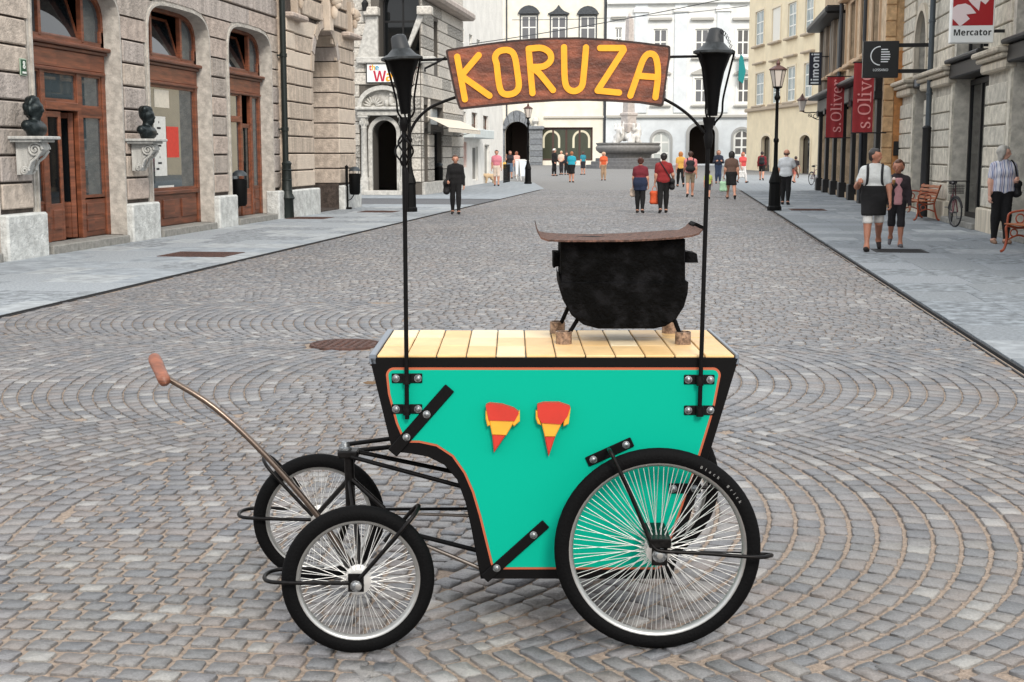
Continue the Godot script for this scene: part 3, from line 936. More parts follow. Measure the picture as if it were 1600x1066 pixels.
	text("numeral", "8", 0.115, M("plate_white", c8(225, 228, 222), 0.5), pl, Transform3D(Basis(), Vector3(0, 0.03, 0.02)), 700, "Droid Sans", 0.004)
	var sc := S(); box(sc, Vector3(0, -0.082, 0.019), Vector3(0.12, 0.03, 0.004)); part("street_line", sc, mats["plate_white"], pl)
	base = Transform3D(); TF = Transform3D()
	# brackets and busts (they rest on the piers: things of their own)
	for i in 2:
		var at := Vector3(-10.22, 0, PX(50 if i == 0 else 226, 220, -10.0).z)
		var yb: float = PX(50, 213, -10.0).y if i == 0 else PX(228, 217, -10.0).y
		at.y = yb
		bust_bracket(at, i)
		bust(at + Vector3(0.27, 0.0, 0), i)
func shop_front(b: Node, x0: float, x1: float, kind: int, wood: Material, wood2: Material) -> void:
	var z := -0.28
	var f := node("shop_front", b)
	var s := S()
	# posts, band and cornice
	for x in [x0 + 0.07, x1 - 0.07]: cbox2(s, Vector3(x - 0.07, 0.14, z - 0.06), Vector3(x + 0.07, 3.75, z + 0.05), 0.012)
	cbox2(s, Vector3(x0 + 0.05, 3.02, z - 0.05), Vector3(x1 - 0.05, 3.32, z + 0.07), 0.012)
	part("frame", s, wood, f)
	var s1 := S()
	cbox2(s1, Vector3(x0 + 0.02, 3.32, z - 0.05), Vector3(x1 - 0.02, 3.38, z + 0.12), 0.015)
	cbox2(s1, Vector3(x0 + 0.01, 3.381, z - 0.05), Vector3(x1 - 0.01, 3.45, z + 0.19), 0.02)
	cbox2(s1, Vector3(x0 + 0.06, 2.96, z - 0.04), Vector3(x1 - 0.06, 3.018, z + 0.09), 0.012)
	part("cornice", s1, wood2, f)
	# upper light in three, the middle one tilted in
	var us := [x0, lerpf(x0, x1, 0.26), lerpf(x0, x1, 0.74), x1]
	var s2 := S()
	surround(s2, [x0 + 0.09, x1 - 0.09, 3.54, 4.37, 0.72], 0.09, z - 0.04, z + 0.05, true)
	for k in [1, 2]: cbox2(s2, Vector3(us[k] - 0.045, 3.5, z - 0.04), Vector3(us[k] + 0.045, 4.36, z + 0.06), 0.01)
	part("upper_frame", s2, wood, f)
	for k in 3:
		var cut := Geometry2D.intersect_polygons(PackedVector2Array([Vector2(us[k] + 0.03, 3.5), Vector2(us[k + 1] - 0.03, 3.5), Vector2(us[k + 1] - 0.03, 4.45), Vector2(us[k] + 0.03, 4.45)]), arch_poly(x0 + 0.03, x1 - 0.03, 3.5, 4.42, 0.77))
		var g := S()
		var T := Transform3D()
		if k == 1:
			T = Transform3D(Basis(Vector3.RIGHT, -0.28), Vector3(0, 0, 0)); T.origin = Vector3(0, 3.5, z) - T.basis * Vector3(0, 3.5, z)
		prism(g, cut[0], z - 0.012, z - 0.004, T)
		part("pane", g, glass() if k == 1 else glass_pale(), f)
		if k == 1:
			var gs := S()
			surround(gs, [us[1] + 0.09, us[2] - 0.09, 3.57, 4.3, 0.0], 0.05, z - 0.03, z + 0.02, true)
			var mo := part("sash", gs, wood, f)
			mo.transform = T
	var s3 := S()
	if kind == 1 or kind == 3:
		# door with sidelights; one leaf stands open
		var d0 := x0 + (0.86 if kind == 1 else 0.1)
		var d1 := d0 + (1.32 if kind == 1 else 1.5)
		for x in ([d0, d1] if kind == 1 else [d1, d1 + 0.75]): cbox2(s3, Vector3(x - 0.07, 0.14, z - 0.05), Vector3(x + 0.07, 3.0, z + 0.05), 0.012)
		cbox2(s3, Vector3(d0 + 0.07, 2.32, z - 0.05), Vector3(d1 - 0.07, 2.46, z + 0.06), 0.012)
		part("door_frame", s3, wood, f)
		var pan := [[d0 + 0.08, d1 - 0.08, 2.48, 2.95], [x0 + 0.15, d0 - 0.08, 0.8, 2.95], [d1 + 0.12, x1 - 0.18, 0.85, 2.25], [d1 + 0.12, x1 - 0.18, 2.4, 2.95]] if kind == 1 else [[d0 + 0.12, d1 - 0.08, 0.7, 2.95], [d1 + 0.85, x1 - 0.15, 0.8, 2.95]]
		for p in pan:
			var g2 := S(); box2(g2, Vector3(p[0], p[2], z - 0.01), Vector3(p[1], p[3], z)); part("pane", g2, glass_pale(), f)
			var g3 := S(); surround(g3, [p[0] + 0.03, p[1] - 0.03, p[2] + 0.03, p[3] - 0.03, 0.0], 0.05, z - 0.02, z + 0.03, true); part("glazing_frame", g3, wood, f)
		for p in ([[x0 + 0.14, d0 - 0.07], [d1 + 0.07, x1 - 0.14]] if kind == 1 else [[d0, d1 - 0.07], [d1 + 0.82, x1 - 0.14]]):
			var s4 := S()
			cbox2(s4, Vector3(p[0], 0.15, z - 0.04), Vector3(p[1], 0.8, z + 0.02), 0.01)
			cbox2(s4, Vector3(p[0] + 0.08, 0.24, z + 0.015), Vector3(p[1] - 0.08, 0.46, z + 0.04), 0.012)
			cbox2(s4, Vector3(p[0] + 0.08, 0.52, z + 0.015), Vector3(p[1] - 0.08, 0.74, z + 0.04), 0.012)
			part("panelling", s4, wood2, f)
		if kind == 1:
			var s41 := S()
			cbox2(s41, Vector3(d1 + 0.07, 2.26, z - 0.03), Vector3(x1 - 0.14, 2.39, z + 0.035), 0.01)
			part("cross_rail", s41, wood2, f)
		var leaves := [[d0 + 0.08, 0.56, 0.0], [d1 - 0.08, -0.56, 1.25]] if kind == 1 else [[d1 + 0.07, 0.62, 0.0]]
		for lf in leaves:
			var o := S()
			var w: float = lf[1]
			var a := minf(0, w); var e := maxf(0, w)
			var Bv := Basis(Vector3.UP, -lf[2])
			for k in [[a, a + 0.09, 0.0, 2.15], [e - 0.09, e, 0.0, 2.15], [a + 0.09, e - 0.09, 0.0, 0.62], [a + 0.09, e - 0.09, 2.05, 2.15]]:
				cbox(o, Vector3((k[0] + k[1]) * 0.5, (k[2] + k[3]) * 0.5, 0), Vector3(k[1] - k[0], k[3] - k[2], 0.05), 0.008)
			cbox(o, Vector3((a + e) * 0.5, 0.35, 0.025), Vector3(absf(w) - 0.26, 0.34, 0.03), 0.012)
			var lo := part("door_leaf", o, wood, f)
			lo.transform = Transform3D(Bv, Vector3(lf[0], 0.15, z - (0.0 if lf[2] == 0.0 else 0.05)))
			var g4 := S()
			box2(g4, Vector3(a + 0.09, 0.62, -0.008), Vector3(e - 0.09, 2.05, 0.0))
			var go := part("pane", g4, glass(), f)
			go.transform = lo.transform
	else:
		cbox2(s3, Vector3(x0 + 0.14, 0.15, z - 0.05), Vector3(x1 - 0.14, 0.78, z + 0.02), 0.01)
		for k in 3:
			var a2 := lerpf(x0 + 0.14, x1 - 0.14, k / 3.0) + 0.08
			var e2 := lerpf(x0 + 0.14, x1 - 0.14, (k + 1) / 3.0) - 0.08
			cbox2(s3, Vector3(a2, 0.3, z + 0.012), Vector3(e2, 0.68, z + 0.045), 0.016)
		cbox2(s3, Vector3(x0 + 0.1, 0.781, z - 0.05), Vector3(x1 - 0.1, 0.86, z + 0.08), 0.015)
		part("panelling", s3, wood2, f)
		var g5 := S(); box2(g5, Vector3(x0 + 0.14, 0.86, z - 0.01), Vector3(x1 - 0.14, 2.96, z)); part("pane", g5, glass_pale() if kind == 0 else M("glass_shop", c8(58, 68, 72), 0.02, {spec = 1.0}), f)
		var g6 := S(); surround(g6, [x0 + 0.2, x1 - 0.2, 0.92, 2.9, 0.0], 0.07, z - 0.02, z + 0.03, true); part("glazing_frame", g6, wood, f)
		if kind == 2:
			# bills stuck to the glass
			for q in [[R(262, 182, 280, 275), "bill_white", Color(0.86, 0.86, 0.84)], [R(281, 198, 299, 246), "bill_red", c8(206, 60, 44)], [R(268, 290, 292, 306), "bill_small", Color(0.86, 0.86, 0.84)], [R(262, 140, 284, 168), "bill_cream", c8(214, 206, 190)]]:
				var o2: Array = q[0]
				var g7 := S(); box2(g7, Vector3(o2[0], o2[2], z + 0.001), Vector3(o2[1], o2[3], z + 0.006)); part("bill", g7, M(q[1], q[2], 0.7, {tex = "soft", scale = 2.0}), f)
				if q[1] == "bill_white":
					var g8 := S()
					for k in 9: box2(g8, Vector3(o2[0] + 0.06 + (k % 3) * 0.09, o2[2] + 0.12 + k * 0.115, z + 0.006), Vector3(o2[0] + 0.2 + ((k * 2) % 3) * 0.07, o2[2] + 0.16 + k * 0.115, z + 0.009))
					part("bill_print", g8, M("print_black", c8(40, 40, 42), 0.8), f)
func bust_bracket(at: Vector3, i: int) -> void:
	var o := thing("scroll_bracket", ["pale carved scroll bracket with lime streaks below the curly haired bust", "pale carved scroll bracket below the bust in a beret"][i], "bracket", Transform3D(Basis(), at), "brackets carrying the busts")
	var m := M("bracket_stone", c8(196, 196, 192), 0.85, {tex = "runs", scale = 1.2, nrm = "nrm", bump = 0.5})
	var s := S()
	cbox(s, Vector3(0.25, -0.025, 0), Vector3(0.6, 0.05, 0.56), 0.012)
	cbox(s, Vector3(0.22, -0.07, 0), Vector3(0.5, 0.04, 0.48), 0.01)
	part("top_slab", s, m, o)
	var b := S()
	var pr := PackedVector2Array([Vector2(0, -0.09), Vector2(0.42, -0.09), Vector2(0.44, -0.2), Vector2(0.33, -0.28), Vector2(0.22, -0.36), Vector2(0.17, -0.5), Vector2(0.14, -0.58), Vector2(0, -0.58)])
	prism(b, pr, -0.10, 0.10)
	part("body", b, m, o)
	for sd in [-1.0, 1.0]:
		var v := S()
		for e in [[Vector3(0.32, -0.2, 0), 0.115, 2.2, 1.0], [Vector3(0.14, -0.52, 0), 0.065, 2.0, 1.0]]:
			var pts := []; var rr := []
			for k in 26:
				var u := k / 25.0
				var a: float = u * TAU * e[2]
				var rad: float = e[1] * (1.0 - u * 0.85)
				pts.append(e[0] + Vector3(cos(a) * rad, sin(a) * rad, sd * (0.12 + 0.02 * u)))
				rr.append(0.024 * (1.0 - u * 0.4))
			tube(v, pts, rr, 6)
		tube(v, [Vector3(0.42, -0.22, sd * 0.12), Vector3(0.34, -0.32, sd * 0.12), Vector3(0.25, -0.38, sd * 0.12), Vector3(0.2, -0.48, sd * 0.12)], 0.022, 6)
		part("scroll", v, m, o)
func bust(at: Vector3, i: int) -> void:
	var m := M("bronze", c8(44, 54, 56), 0.42, {tex = "dirt", scale = 2.0, metal = 0.55})
	var o := thing("bust", ["dark bronze bust of a curly haired man on the bracket by the number plate", "dark bronze bust of a man in a beret beside the shop window with bills"][i], "bust", Transform3D(Basis(Vector3.UP, PI / 2.0), at), "busts on the house front")
	var bones := [
		[Vector3(-0.16, 0.13, -0.02), Vector3(0.16, 0.13, -0.02), 0.07, 0.07], [Vector3(-0.07, 0.09, 0.02), Vector3(0.07, 0.09, 0.02), 0.10, 0.10],
		[Vector3(0, 0.0, 0), Vector3(0, 0.06, 0), 0.09, 0.11],
		[Vector3(0, 0.16, 0.0), Vector3(0, 0.26, 0.015), 0.075, 0.068], [Vector3(0, 0.36, -0.015), Vector3(0, 0.355, 0.015), 0.098, 0.092],
		[Vector3(0, 0.315, 0.045), Vector3(0, 0.275, 0.065), 0.062, 0.042], [Vector3(0, 0.35, 0.098), Vector3(0, 0.315, 0.122), 0.012, 0.018],
		[Vector3(-0.035, 0.365, 0.085), Vector3(0.035, 0.365, 0.085), 0.02, 0.02]]
	var r := RandomNumberGenerator.new(); r.seed = 33 + i
	if i == 0:
		for k in 34:
			var d := Vector3(r.randf_range(-1, 1), r.randf_range(-0.7, 1), r.randf_range(-1, 0.35)).normalized()
			bones.append([Vector3(0, 0.365, -0.015) + d * Vector3(0.10, 0.11, 0.10), Vector3(0, 0.35, -0.015) + d * Vector3(0.108, 0.118, 0.108), 0.028, 0.024])
	else:
		bones.append([Vector3(-0.06, 0.435, 0.0), Vector3(0.09, 0.43, -0.01), 0.055, 0.055])
		bones.append([Vector3(0.0, 0.43, -0.06), Vector3(0.0, 0.435, 0.05), 0.06, 0.045])
		bones.append([Vector3(0, 0.26, 0.07), Vector3(0, 0.22, 0.06), 0.05, 0.03])
	var fo := inst("figure", field_mesh(bones, 0.012, 90.0), m, o)
	fo.scale = Vector3.ONE * 1.22

# ---------------------------------------------------------------- left: pale rusticated house with the portal
func make_portal_house() -> void:
	base = Transform3D(Basis(), Vector3(-10.55, 0, -52))
	var b := thing("portal_house", "pale rusticated stone house with a carved portal and loggia on its end wall", "building", base)
	var st := []
	for i in 4:
		st.append(M("rust%d" % i, [c8(214, 208, 198), c8(204, 199, 190), c8(220, 214, 204), c8(196, 192, 184)][i], 0.9, {tex = "dirt" if i == 3 else "blotch", scale = 0.9, nrm = "nrm2", bump = 1.2}))
	var wallm := M("joint_grey", c8(104, 99, 93), 0.95, {tex = "grain", scale = 0.8})
	var trim := M("portal_stone", c8(204, 202, 196), 0.85, {tex = "blotch", scale = 0.6, nrm = "nrm", bump = 0.4})
	var dk := M("room_wall")
	TF = Transform3D()
	var door := [R(583, 189, 621, 303)[0], R(583, 189, 621, 303)[1], 0.15, L(602, 188).y, 0.5]
	var log := R(592, -28, 655, 89)
	log[4] = 0.85
	facade(b, "end_wall", wallm, -22.0, 0.0, -0.05, 9.6, [door, log], 0.9)
	shell(b, dk, -22.0, -0.75, 9.6, 9.3, -1.0)
	var rfs := S(); box2(rfs, Vector3(-22.0, 9.61, -1.0), Vector3(-0.82, 9.9, -0.02)); part("roof_edge", rfs, dk, b)
	var hole := func(x: float, y: float) -> bool:
		return (x > door[0] - 0.45 and x < door[1] + 0.45 and y < 4.25) or (x > log[0] - 0.15 and x < log[1] + 0.1 and y > log[2] - 0.3)
	var yy := ysteps(0.5, 9.5, 0.47)
	for i in yy.size() - 1:
		var ym: float = (yy[i] + yy[i + 1]) * 0.5
		var x := -5.5 + (0.0 if i % 2 else -0.5)
		while x < -0.1:
			var e := minf(x + 1.1, -0.01)
			var a := x
			# trim to the portal and the loggia
			if ym < 4.3:
				if a < door[1] + 0.45 and e > door[0] - 0.5:
					if a < door[0] - 0.55: e = door[0] - 0.5
					elif e > door[1] + 0.5: a = door[1] + 0.45
					else: x += 1.1; continue
			elif ym > log[2] - 0.25 and ym < log[3] + 0.3:
				if a < log[1] + 0.12 and e > log[0] - 0.3:
					if a < log[0] - 0.35: e = log[0] - 0.3
					elif e > log[1] + 0.15: a = log[1] + 0.12
					else: x += 1.1; continue
			if e - a > 0.1:
				courses(b, st, a + 0.012, e - 0.012, [yy[i], yy[i + 1]], 0.0, 0.07, 0.03)
			x += 1.1
	courses(b, st, -21.9, -6.05, yy, 0.0, 0.06, 0.03, 4.0)
	# portal: columns, arch, entablature and shell tympanum
	var dm: float = (door[0] + door[1]) * 0.5
	var s := S()
	surround(s, door, 0.16, -0.05, 0.14)
	part("door_arch", s, trim, b)
	for sd in [-1.0, 1.0]:
		var c := S()
		var x: float = dm + sd * ((door[1] - door[0]) * 0.5 + 0.30)
		cbox(c, Vector3(x, 0.28, 0.20), Vector3(0.36, 0.6, 0.4), 0.02)
		lathe(c, [Vector2(0.16, 0.58), Vector2(0.16, 0.66), Vector2(0.125, 0.70), Vector2(0.125, 0.9), Vector2(0.11, 2.55), Vector2(0.13, 2.58), Vector2(0.11, 2.62), Vector2(0.17, 2.9), Vector2(0.18, 2.98)], Vector3(x, 0, 0.22), 16)
		for k in 8: ball(c, Vector3(x + 0.15 * cos(TAU * k / 8), 2.78, 0.22 + 0.15 * sin(TAU * k / 8)), Vector3(0.04, 0.1, 0.04), Basis(), 6, 5)
		cbox(c, Vector3(x, 3.02, 0.22), Vector3(0.4, 0.08, 0.42), 0.015)
		part("column", c, trim, b)
	var en := S()
	var hw: float = (door[1] - door[0]) * 0.5 + 0.52
	cbox(en, Vector3(dm, 3.16, 0.17), Vector3(hw * 2, 0.2, 0.5), 0.02)
	cbox(en, Vector3(dm, 3.33, 0.22), Vector3(hw * 2 + 0.24, 0.12, 0.66), 0.03)
	part("entablature", en, trim, b)
	var ty := S()
	surround(ty, [dm - hw + 0.16, dm + hw - 0.16, 3.39, 4.05, 0.62], 0.16, 0.0, 0.36)
	part("tympanum_arch", ty, trim, b)
	var sh := S()
	prism(sh, arch_poly(dm - hw + 0.14, dm + hw - 0.14, 3.39, 4.06, 0.62), -0.02, 0.10)
	for k in 9:
		var t := PI * (k + 0.5) / 9.0
		ball(sh, Vector3(dm - 0.42 + 0.25 * cos(t), 3.42 + 0.25 * sin(t), 0.14), Vector3(0.17, 0.045, 0.07), Basis(Vector3.BACK, t), 8, 6)
	for k in [[0.3, 3.62, 0.13, 0.2], [0.12, 3.55, 0.1, 0.15], [0.55, 3.56, 0.12, 0.14], [0.3, 3.86, 0.08, 0.09], [0.42, 3.48, 0.2, 0.07]]:
		ball(sh, Vector3(dm + k[0], k[1], 0.16), Vector3(k[2], k[3], 0.1), Basis(), 10, 7)
	part("tympanum_carving", sh, trim, b)
	block("door_step", Vector3(dm, 0.08, 0.25), Vector3(1.5, 0.18, 0.7), 0.02, trim, b)
	# dark hall behind the open door
	var hall := S()
	box2(hall, Vector3(door[0] - 0.2, 0.0, -5.1), Vector3(door[1] + 0.2, 3.2, -5.0))
	part("hall_wall", hall, M("hall", c8(120, 92, 74), 0.8), b)
	# loggia: slanting consoles, ledge, dark glazing set deep
	for sd in [-1.0, 1.0]:
		var cs := S()
		var x0: float = log[0] if sd < 0 else log[1]
		var pl := PackedVector2Array([Vector2(x0 + sd * 0.02, log[2] + 1.55), Vector2(x0 + sd * 0.42, log[2] + 1.55), Vector2(x0 + sd * 0.85, log[2] - 0.02), Vector2(x0 + sd * 0.02, log[2] - 0.02)])
		if sd > 0: pl = PackedVector2Array([Vector2(x0 + 0.02, log[2] + 1.7), Vector2(x0 + 0.3, log[2] + 1.7), Vector2(x0 - 0.35, log[2] + 0.35), Vector2(x0 - 0.5, log[2] + 0.35)])
		prism(cs, pl, -0.3 if sd < 0 else 0.02, 0.16, Transform3D(), 0.012)
		part("slanting_console", cs, trim, b)
		block("impost", Vector3(x0 + sd * 0.25, log[2] + 1.72, 0.12), Vector3(0.56, 0.32, 0.5), 0.03, st[2], b)
	var lw := window(b, [log[0], log[1], log[2], log[3], 0.85], -0.75, M("iron_dark", c8(22, 22, 24), 0.6, {metal = 0.2}), glass(), 2, 2, 0.07)
	block("ledge", Vector3((log[0] + log[1]) * 0.5 - 0.1, log[2] - 0.13, 0.12), Vector3(log[1] - log[0] + 1.5, 0.24, 0.44), 0.03, trim, b)
	# wall lamp
	var wl := S()
	var lp := L(573, 10)
	lathe(wl, [Vector2(0.0, -0.25), Vector2(0.1, -0.2), Vector2(0.14, 0.1), Vector2(0.06, 0.2), Vector2(0.0, 0.3)], Vector3(lp.x, lp.y, 0.3), 8)
	rod(wl, Vector3(lp.x, lp.y + 0.2, 0.05), Vector3(lp.x, lp.y + 0.28, 0.3), 0.02)
	part("wall_lantern", wl, mats["iron_dark"], b)
	# the front along the street, x runs away
	TF = Transform3D(BL, Vector3.ZERO)
	var wm := M("glass_white", c8(196, 204, 206), 0.08, {spec = 0.8})
	var o1 := R(656, 200, 668, 288); var o2 := R(677, 206, 690, 286); var o3 := R(656, 163, 668, 191); var o4 := R(671, 167, 692, 197); var o5 := R(676, 33, 683, 100)
	for o in [o1, o2, o3, o4, o5]: o[4] = 0.0
	o1[0] = maxf(o1[0], 0.3)
	o3[0] = maxf(o3[0], 0.3)
	var opn := [o1, o2, o3, o4, o5]
	facade(b, "street_wall", wallm, 0.0, 9.5, -0.05, 9.6, opn, 0.3)
	for i in opn.size():
		window(b, opn[i], -0.22, M("iron_dark"), glass() if i in [0, 1, 4] else wm, 1 if i != 1 else 2, 1, 0.07)
	for i in yy.size() - 1:
		var ym: float = (yy[i] + yy[i + 1]) * 0.5
		var cuts := []
		for o in opn:
			if yy[i + 1] > o[2] - 0.02 and yy[i] < o[3] + 0.02: cuts.append([o[0] - 0.03, o[1] + 0.03])
		cuts.sort_custom(func(p, q): return p[0] < q[0])
		var x := 0.02
		for c in cuts + [[9.48, 9.48]]:
			if c[0] - x > 0.12: courses(b, st, x, c[0], [yy[i], yy[i + 1]], 0.0, 0.055, 0.03, 2.1)
			x = maxf(x, c[1])
	block("plinth", Vector3(4.75, 0.23, 0.03), Vector3(9.4, 0.5, 0.18), 0.02, trim, b)
	var rfe := S(); box2(rfe, Vector3(0.0, 9.6, -0.8), Vector3(9.5, 9.9, -0.02)); part("roof_edge", rfe, dk, b)
	block("cornice", Vector3(4.75, L(690, 12).y + 0.1, 0.25), Vector3(9.9, 0.35, 0.7), 0.1, M("brown_b"), b)
	TF = Transform3D(); base = Transform3D()
	# sign board of the shop above the portal
	var sp := PZ(599, 114, -51.8)
	var sg := thing("shop_sign_box", "white light box sign with coloured letters above the carved portal", "sign", Transform3D(Basis(), Vector3(sp.x, sp.y, -51.86)))
	var q := S(); cbox(q, Vector3(0.1, 0, 0), Vector3(1.56, 0.78, 0.18), 0.01); part("case", q, M("case_black", c8(30, 30, 32), 0.5), sg)
	var q2 := S(); cbox(q2, Vector3(0.1, 0, 0.09), Vector3(1.48, 0.70, 0.02), 0.004); part("face", q2, M("sign_white", c8(232, 234, 232), 0.4), sg)
	var lc := [["t", c8(196, 40, 36), -0.5, 0.2, 0.2], ["h", c8(222, 170, 30), -0.38, 0.2, 0.2], ["e", c8(40, 150, 190), -0.24, 0.2, 0.2], ["W", c8(178, 24, 60), -0.14, -0.13, 0.40], ["a", c8(232, 160, 30), 0.24, -0.13, 0.40], ["y", c8(60, 150, 80), 0.5, -0.13, 0.40]]
	for l in lc.slice(0, 5):
		text("letter", l[0], l[4], M("letter_" + l[0], l[1], 0.5), sg, Transform3D(Basis(), Vector3(l[2], l[3], 0.105)), 800)
	# awning over the shop windows on the street side
	var aw := thing("shop_awning", "cream fabric awning above the street windows of the portal house", "awning", Transform3D(BL, Vector3(-10.5, 0, -52.2)))
	var s5 := S()
	quad(s5, Vector3(0.2, 3.05, 0.05), Vector3(8.2, 3.05, 0.05), Vector3(8.2, 2.62, 0.95), Vector3(0.2, 2.62, 0.95), Vector3(0, 1, 1))
	quad(s5, Vector3(0.2, 3.04, 0.05), Vector3(8.2, 3.04, 0.05), Vector3(8.2, 2.61, 0.95), Vector3(0.2, 2.61, 0.95), Vector3(0, -1, -1))
	quad(s5, Vector3(0.2, 2.62, 0.952), Vector3(8.2, 2.62, 0.952), Vector3(8.2, 2.45, 0.95), Vector3(0.2, 2.45, 0.95), Vector3(0, 0, 1))
	part("canvas", s5, M("awning_cream", c8(226, 216, 200), 0.9, {tex = "soft", scale = 0.8}), aw)
	var s6 := S()
	for x in [0.3, 8.1]: rod(s6, Vector3(x, 2.4, 0.02), Vector3(x, 2.6, 0.93), 0.015)
	rod(s6, Vector3(0.2, 2.6, 0.935), Vector3(8.2, 2.6, 0.935), 0.02)
	part("frame", s6, M("iron_dark"), aw)

# ---------------------------------------------------------------- left: plain white house towards the square
func make_white_house() -> void:
	base = Transform3D(BL, Vector3(-11.1, 0, -61.6))
	var b := thing("white_house", "plain white rendered house with narrow windows next to the portal house", "building", base)
	var wm := M("white_render", c8(232, 230, 224), 0.9, {tex = "soft", scale = 0.2, nrm = "nrm", bump = 0.2})
	var fr := M("frame_brown", c8(110, 82, 70), 0.6)
	TF = Transform3D()
	var len_ := 17.0
	var rects := [R(718, 174, 728, 209), R(737, 176, 746, 214), R(755, 181, 763, 216), R(719, 222, 729, 262), R(738, 229, 747, 282), R(757, 226, 765, 276), R(706, 36, 711, 58), R(720, 45, 725, 66), R(733, 54, 738, 74), R(745, 62, 750, 82), R(757, 70, 761, 88), R(768, 78, 772, 95)]
	facade(b, "wall", wm, 0.0, len_, -0.05, 13.5, rects, 0.25)
	shell(b, wm, 0.0, len_, 13.5, 10.0)
	for i in rects.size():
		if i == 3:
			var s := S(); box2(s, Vector3(rects[i][0], rects[i][2], -0.2), Vector3(rects[i][1], rects[i][3], -0.16)); part("orange_door", s, M("door_orange", c8(196, 92, 52), 0.6), b)
			continue
		window(b, rects[i], -0.15, fr if i < 3 else M("frame_white", c8(225, 225, 220), 0.6), glass(), 1, 2 if i < 3 else 1, 0.06)
		if i < 3:
			var s2 := S()
			box2(s2, Vector3(rects[i][0] + 0.05, rects[i][2] + 0.03, -0.12), Vector3(rects[i][1] - 0.05, rects[i][2] + (rects[i][3] - rects[i][2]) * 0.3, -0.1))
			part("window_screen", s2, M("screen_red", c8(120, 72, 62), 0.7), b)
	block("eaves", Vector3(len_ * 0.5, 13.3, 0.2), Vector3(len_, 0.3, 0.9), 0.05, wm, b)
	var s3 := S()
	var c0 := L(718, 214); var c1 := L(750, 222)
	cbox2(s3, Vector3(c0.x, 2.35, -0.02), Vector3(c1.x, 2.78, 0.75), 0.03)
	part("canopy", s3, M("canopy_grey", c8(206, 214, 214), 0.6, {tex = "soft", scale = 0.5}), b)
	TF = Transform3D(); base = Transform3D()
# ---------------------------------------------------------------- the square behind: two houses and the fountain
func pediment_window(b: Node, o: Array, kind: int, fm: Material, gm: Material, dark: Material) -> void:
	window(b, o, -0.12, fm, gm, 2, 3, 0.14, 0.06)
	var s := S()
	surround(s, o, 0.12, -0.02, 0.06, true)
	var xm: float = (o[0] + o[1]) * 0.5
	var w: float = (o[1] - o[0]) * 0.5 + 0.3
	cbox(s, Vector3(xm, o[3] + 0.22, 0.12), Vector3(w * 2, 0.14, 0.3), 0.03)
	var pl := PackedVector2Array()
	if kind == 0:
		for k in 9: pl.append(Vector2(xm + w * 0.95 * cos(PI * k / 8.0), o[3] + 0.3 + (0.35 + 0.35 * sin(PI * k / 8.0)) * sin(PI * k / 8.0)))
	else:
		pl = PackedVector2Array([Vector2(xm + w * 0.95, o[3] + 0.29), Vector2(xm + w * 0.5, o[3] + 0.5), Vector2(xm + 0.25, o[3] + 0.75), Vector2(xm, o[3] + 1.1), Vector2(xm - 0.25, o[3] + 0.75), Vector2(xm - w * 0.5, o[3] + 0.5), Vector2(xm - w * 0.95, o[3] + 0.29)])
	prism(s, pl, 0.0, 0.2)
	part("window_pediment", s, dark, b)
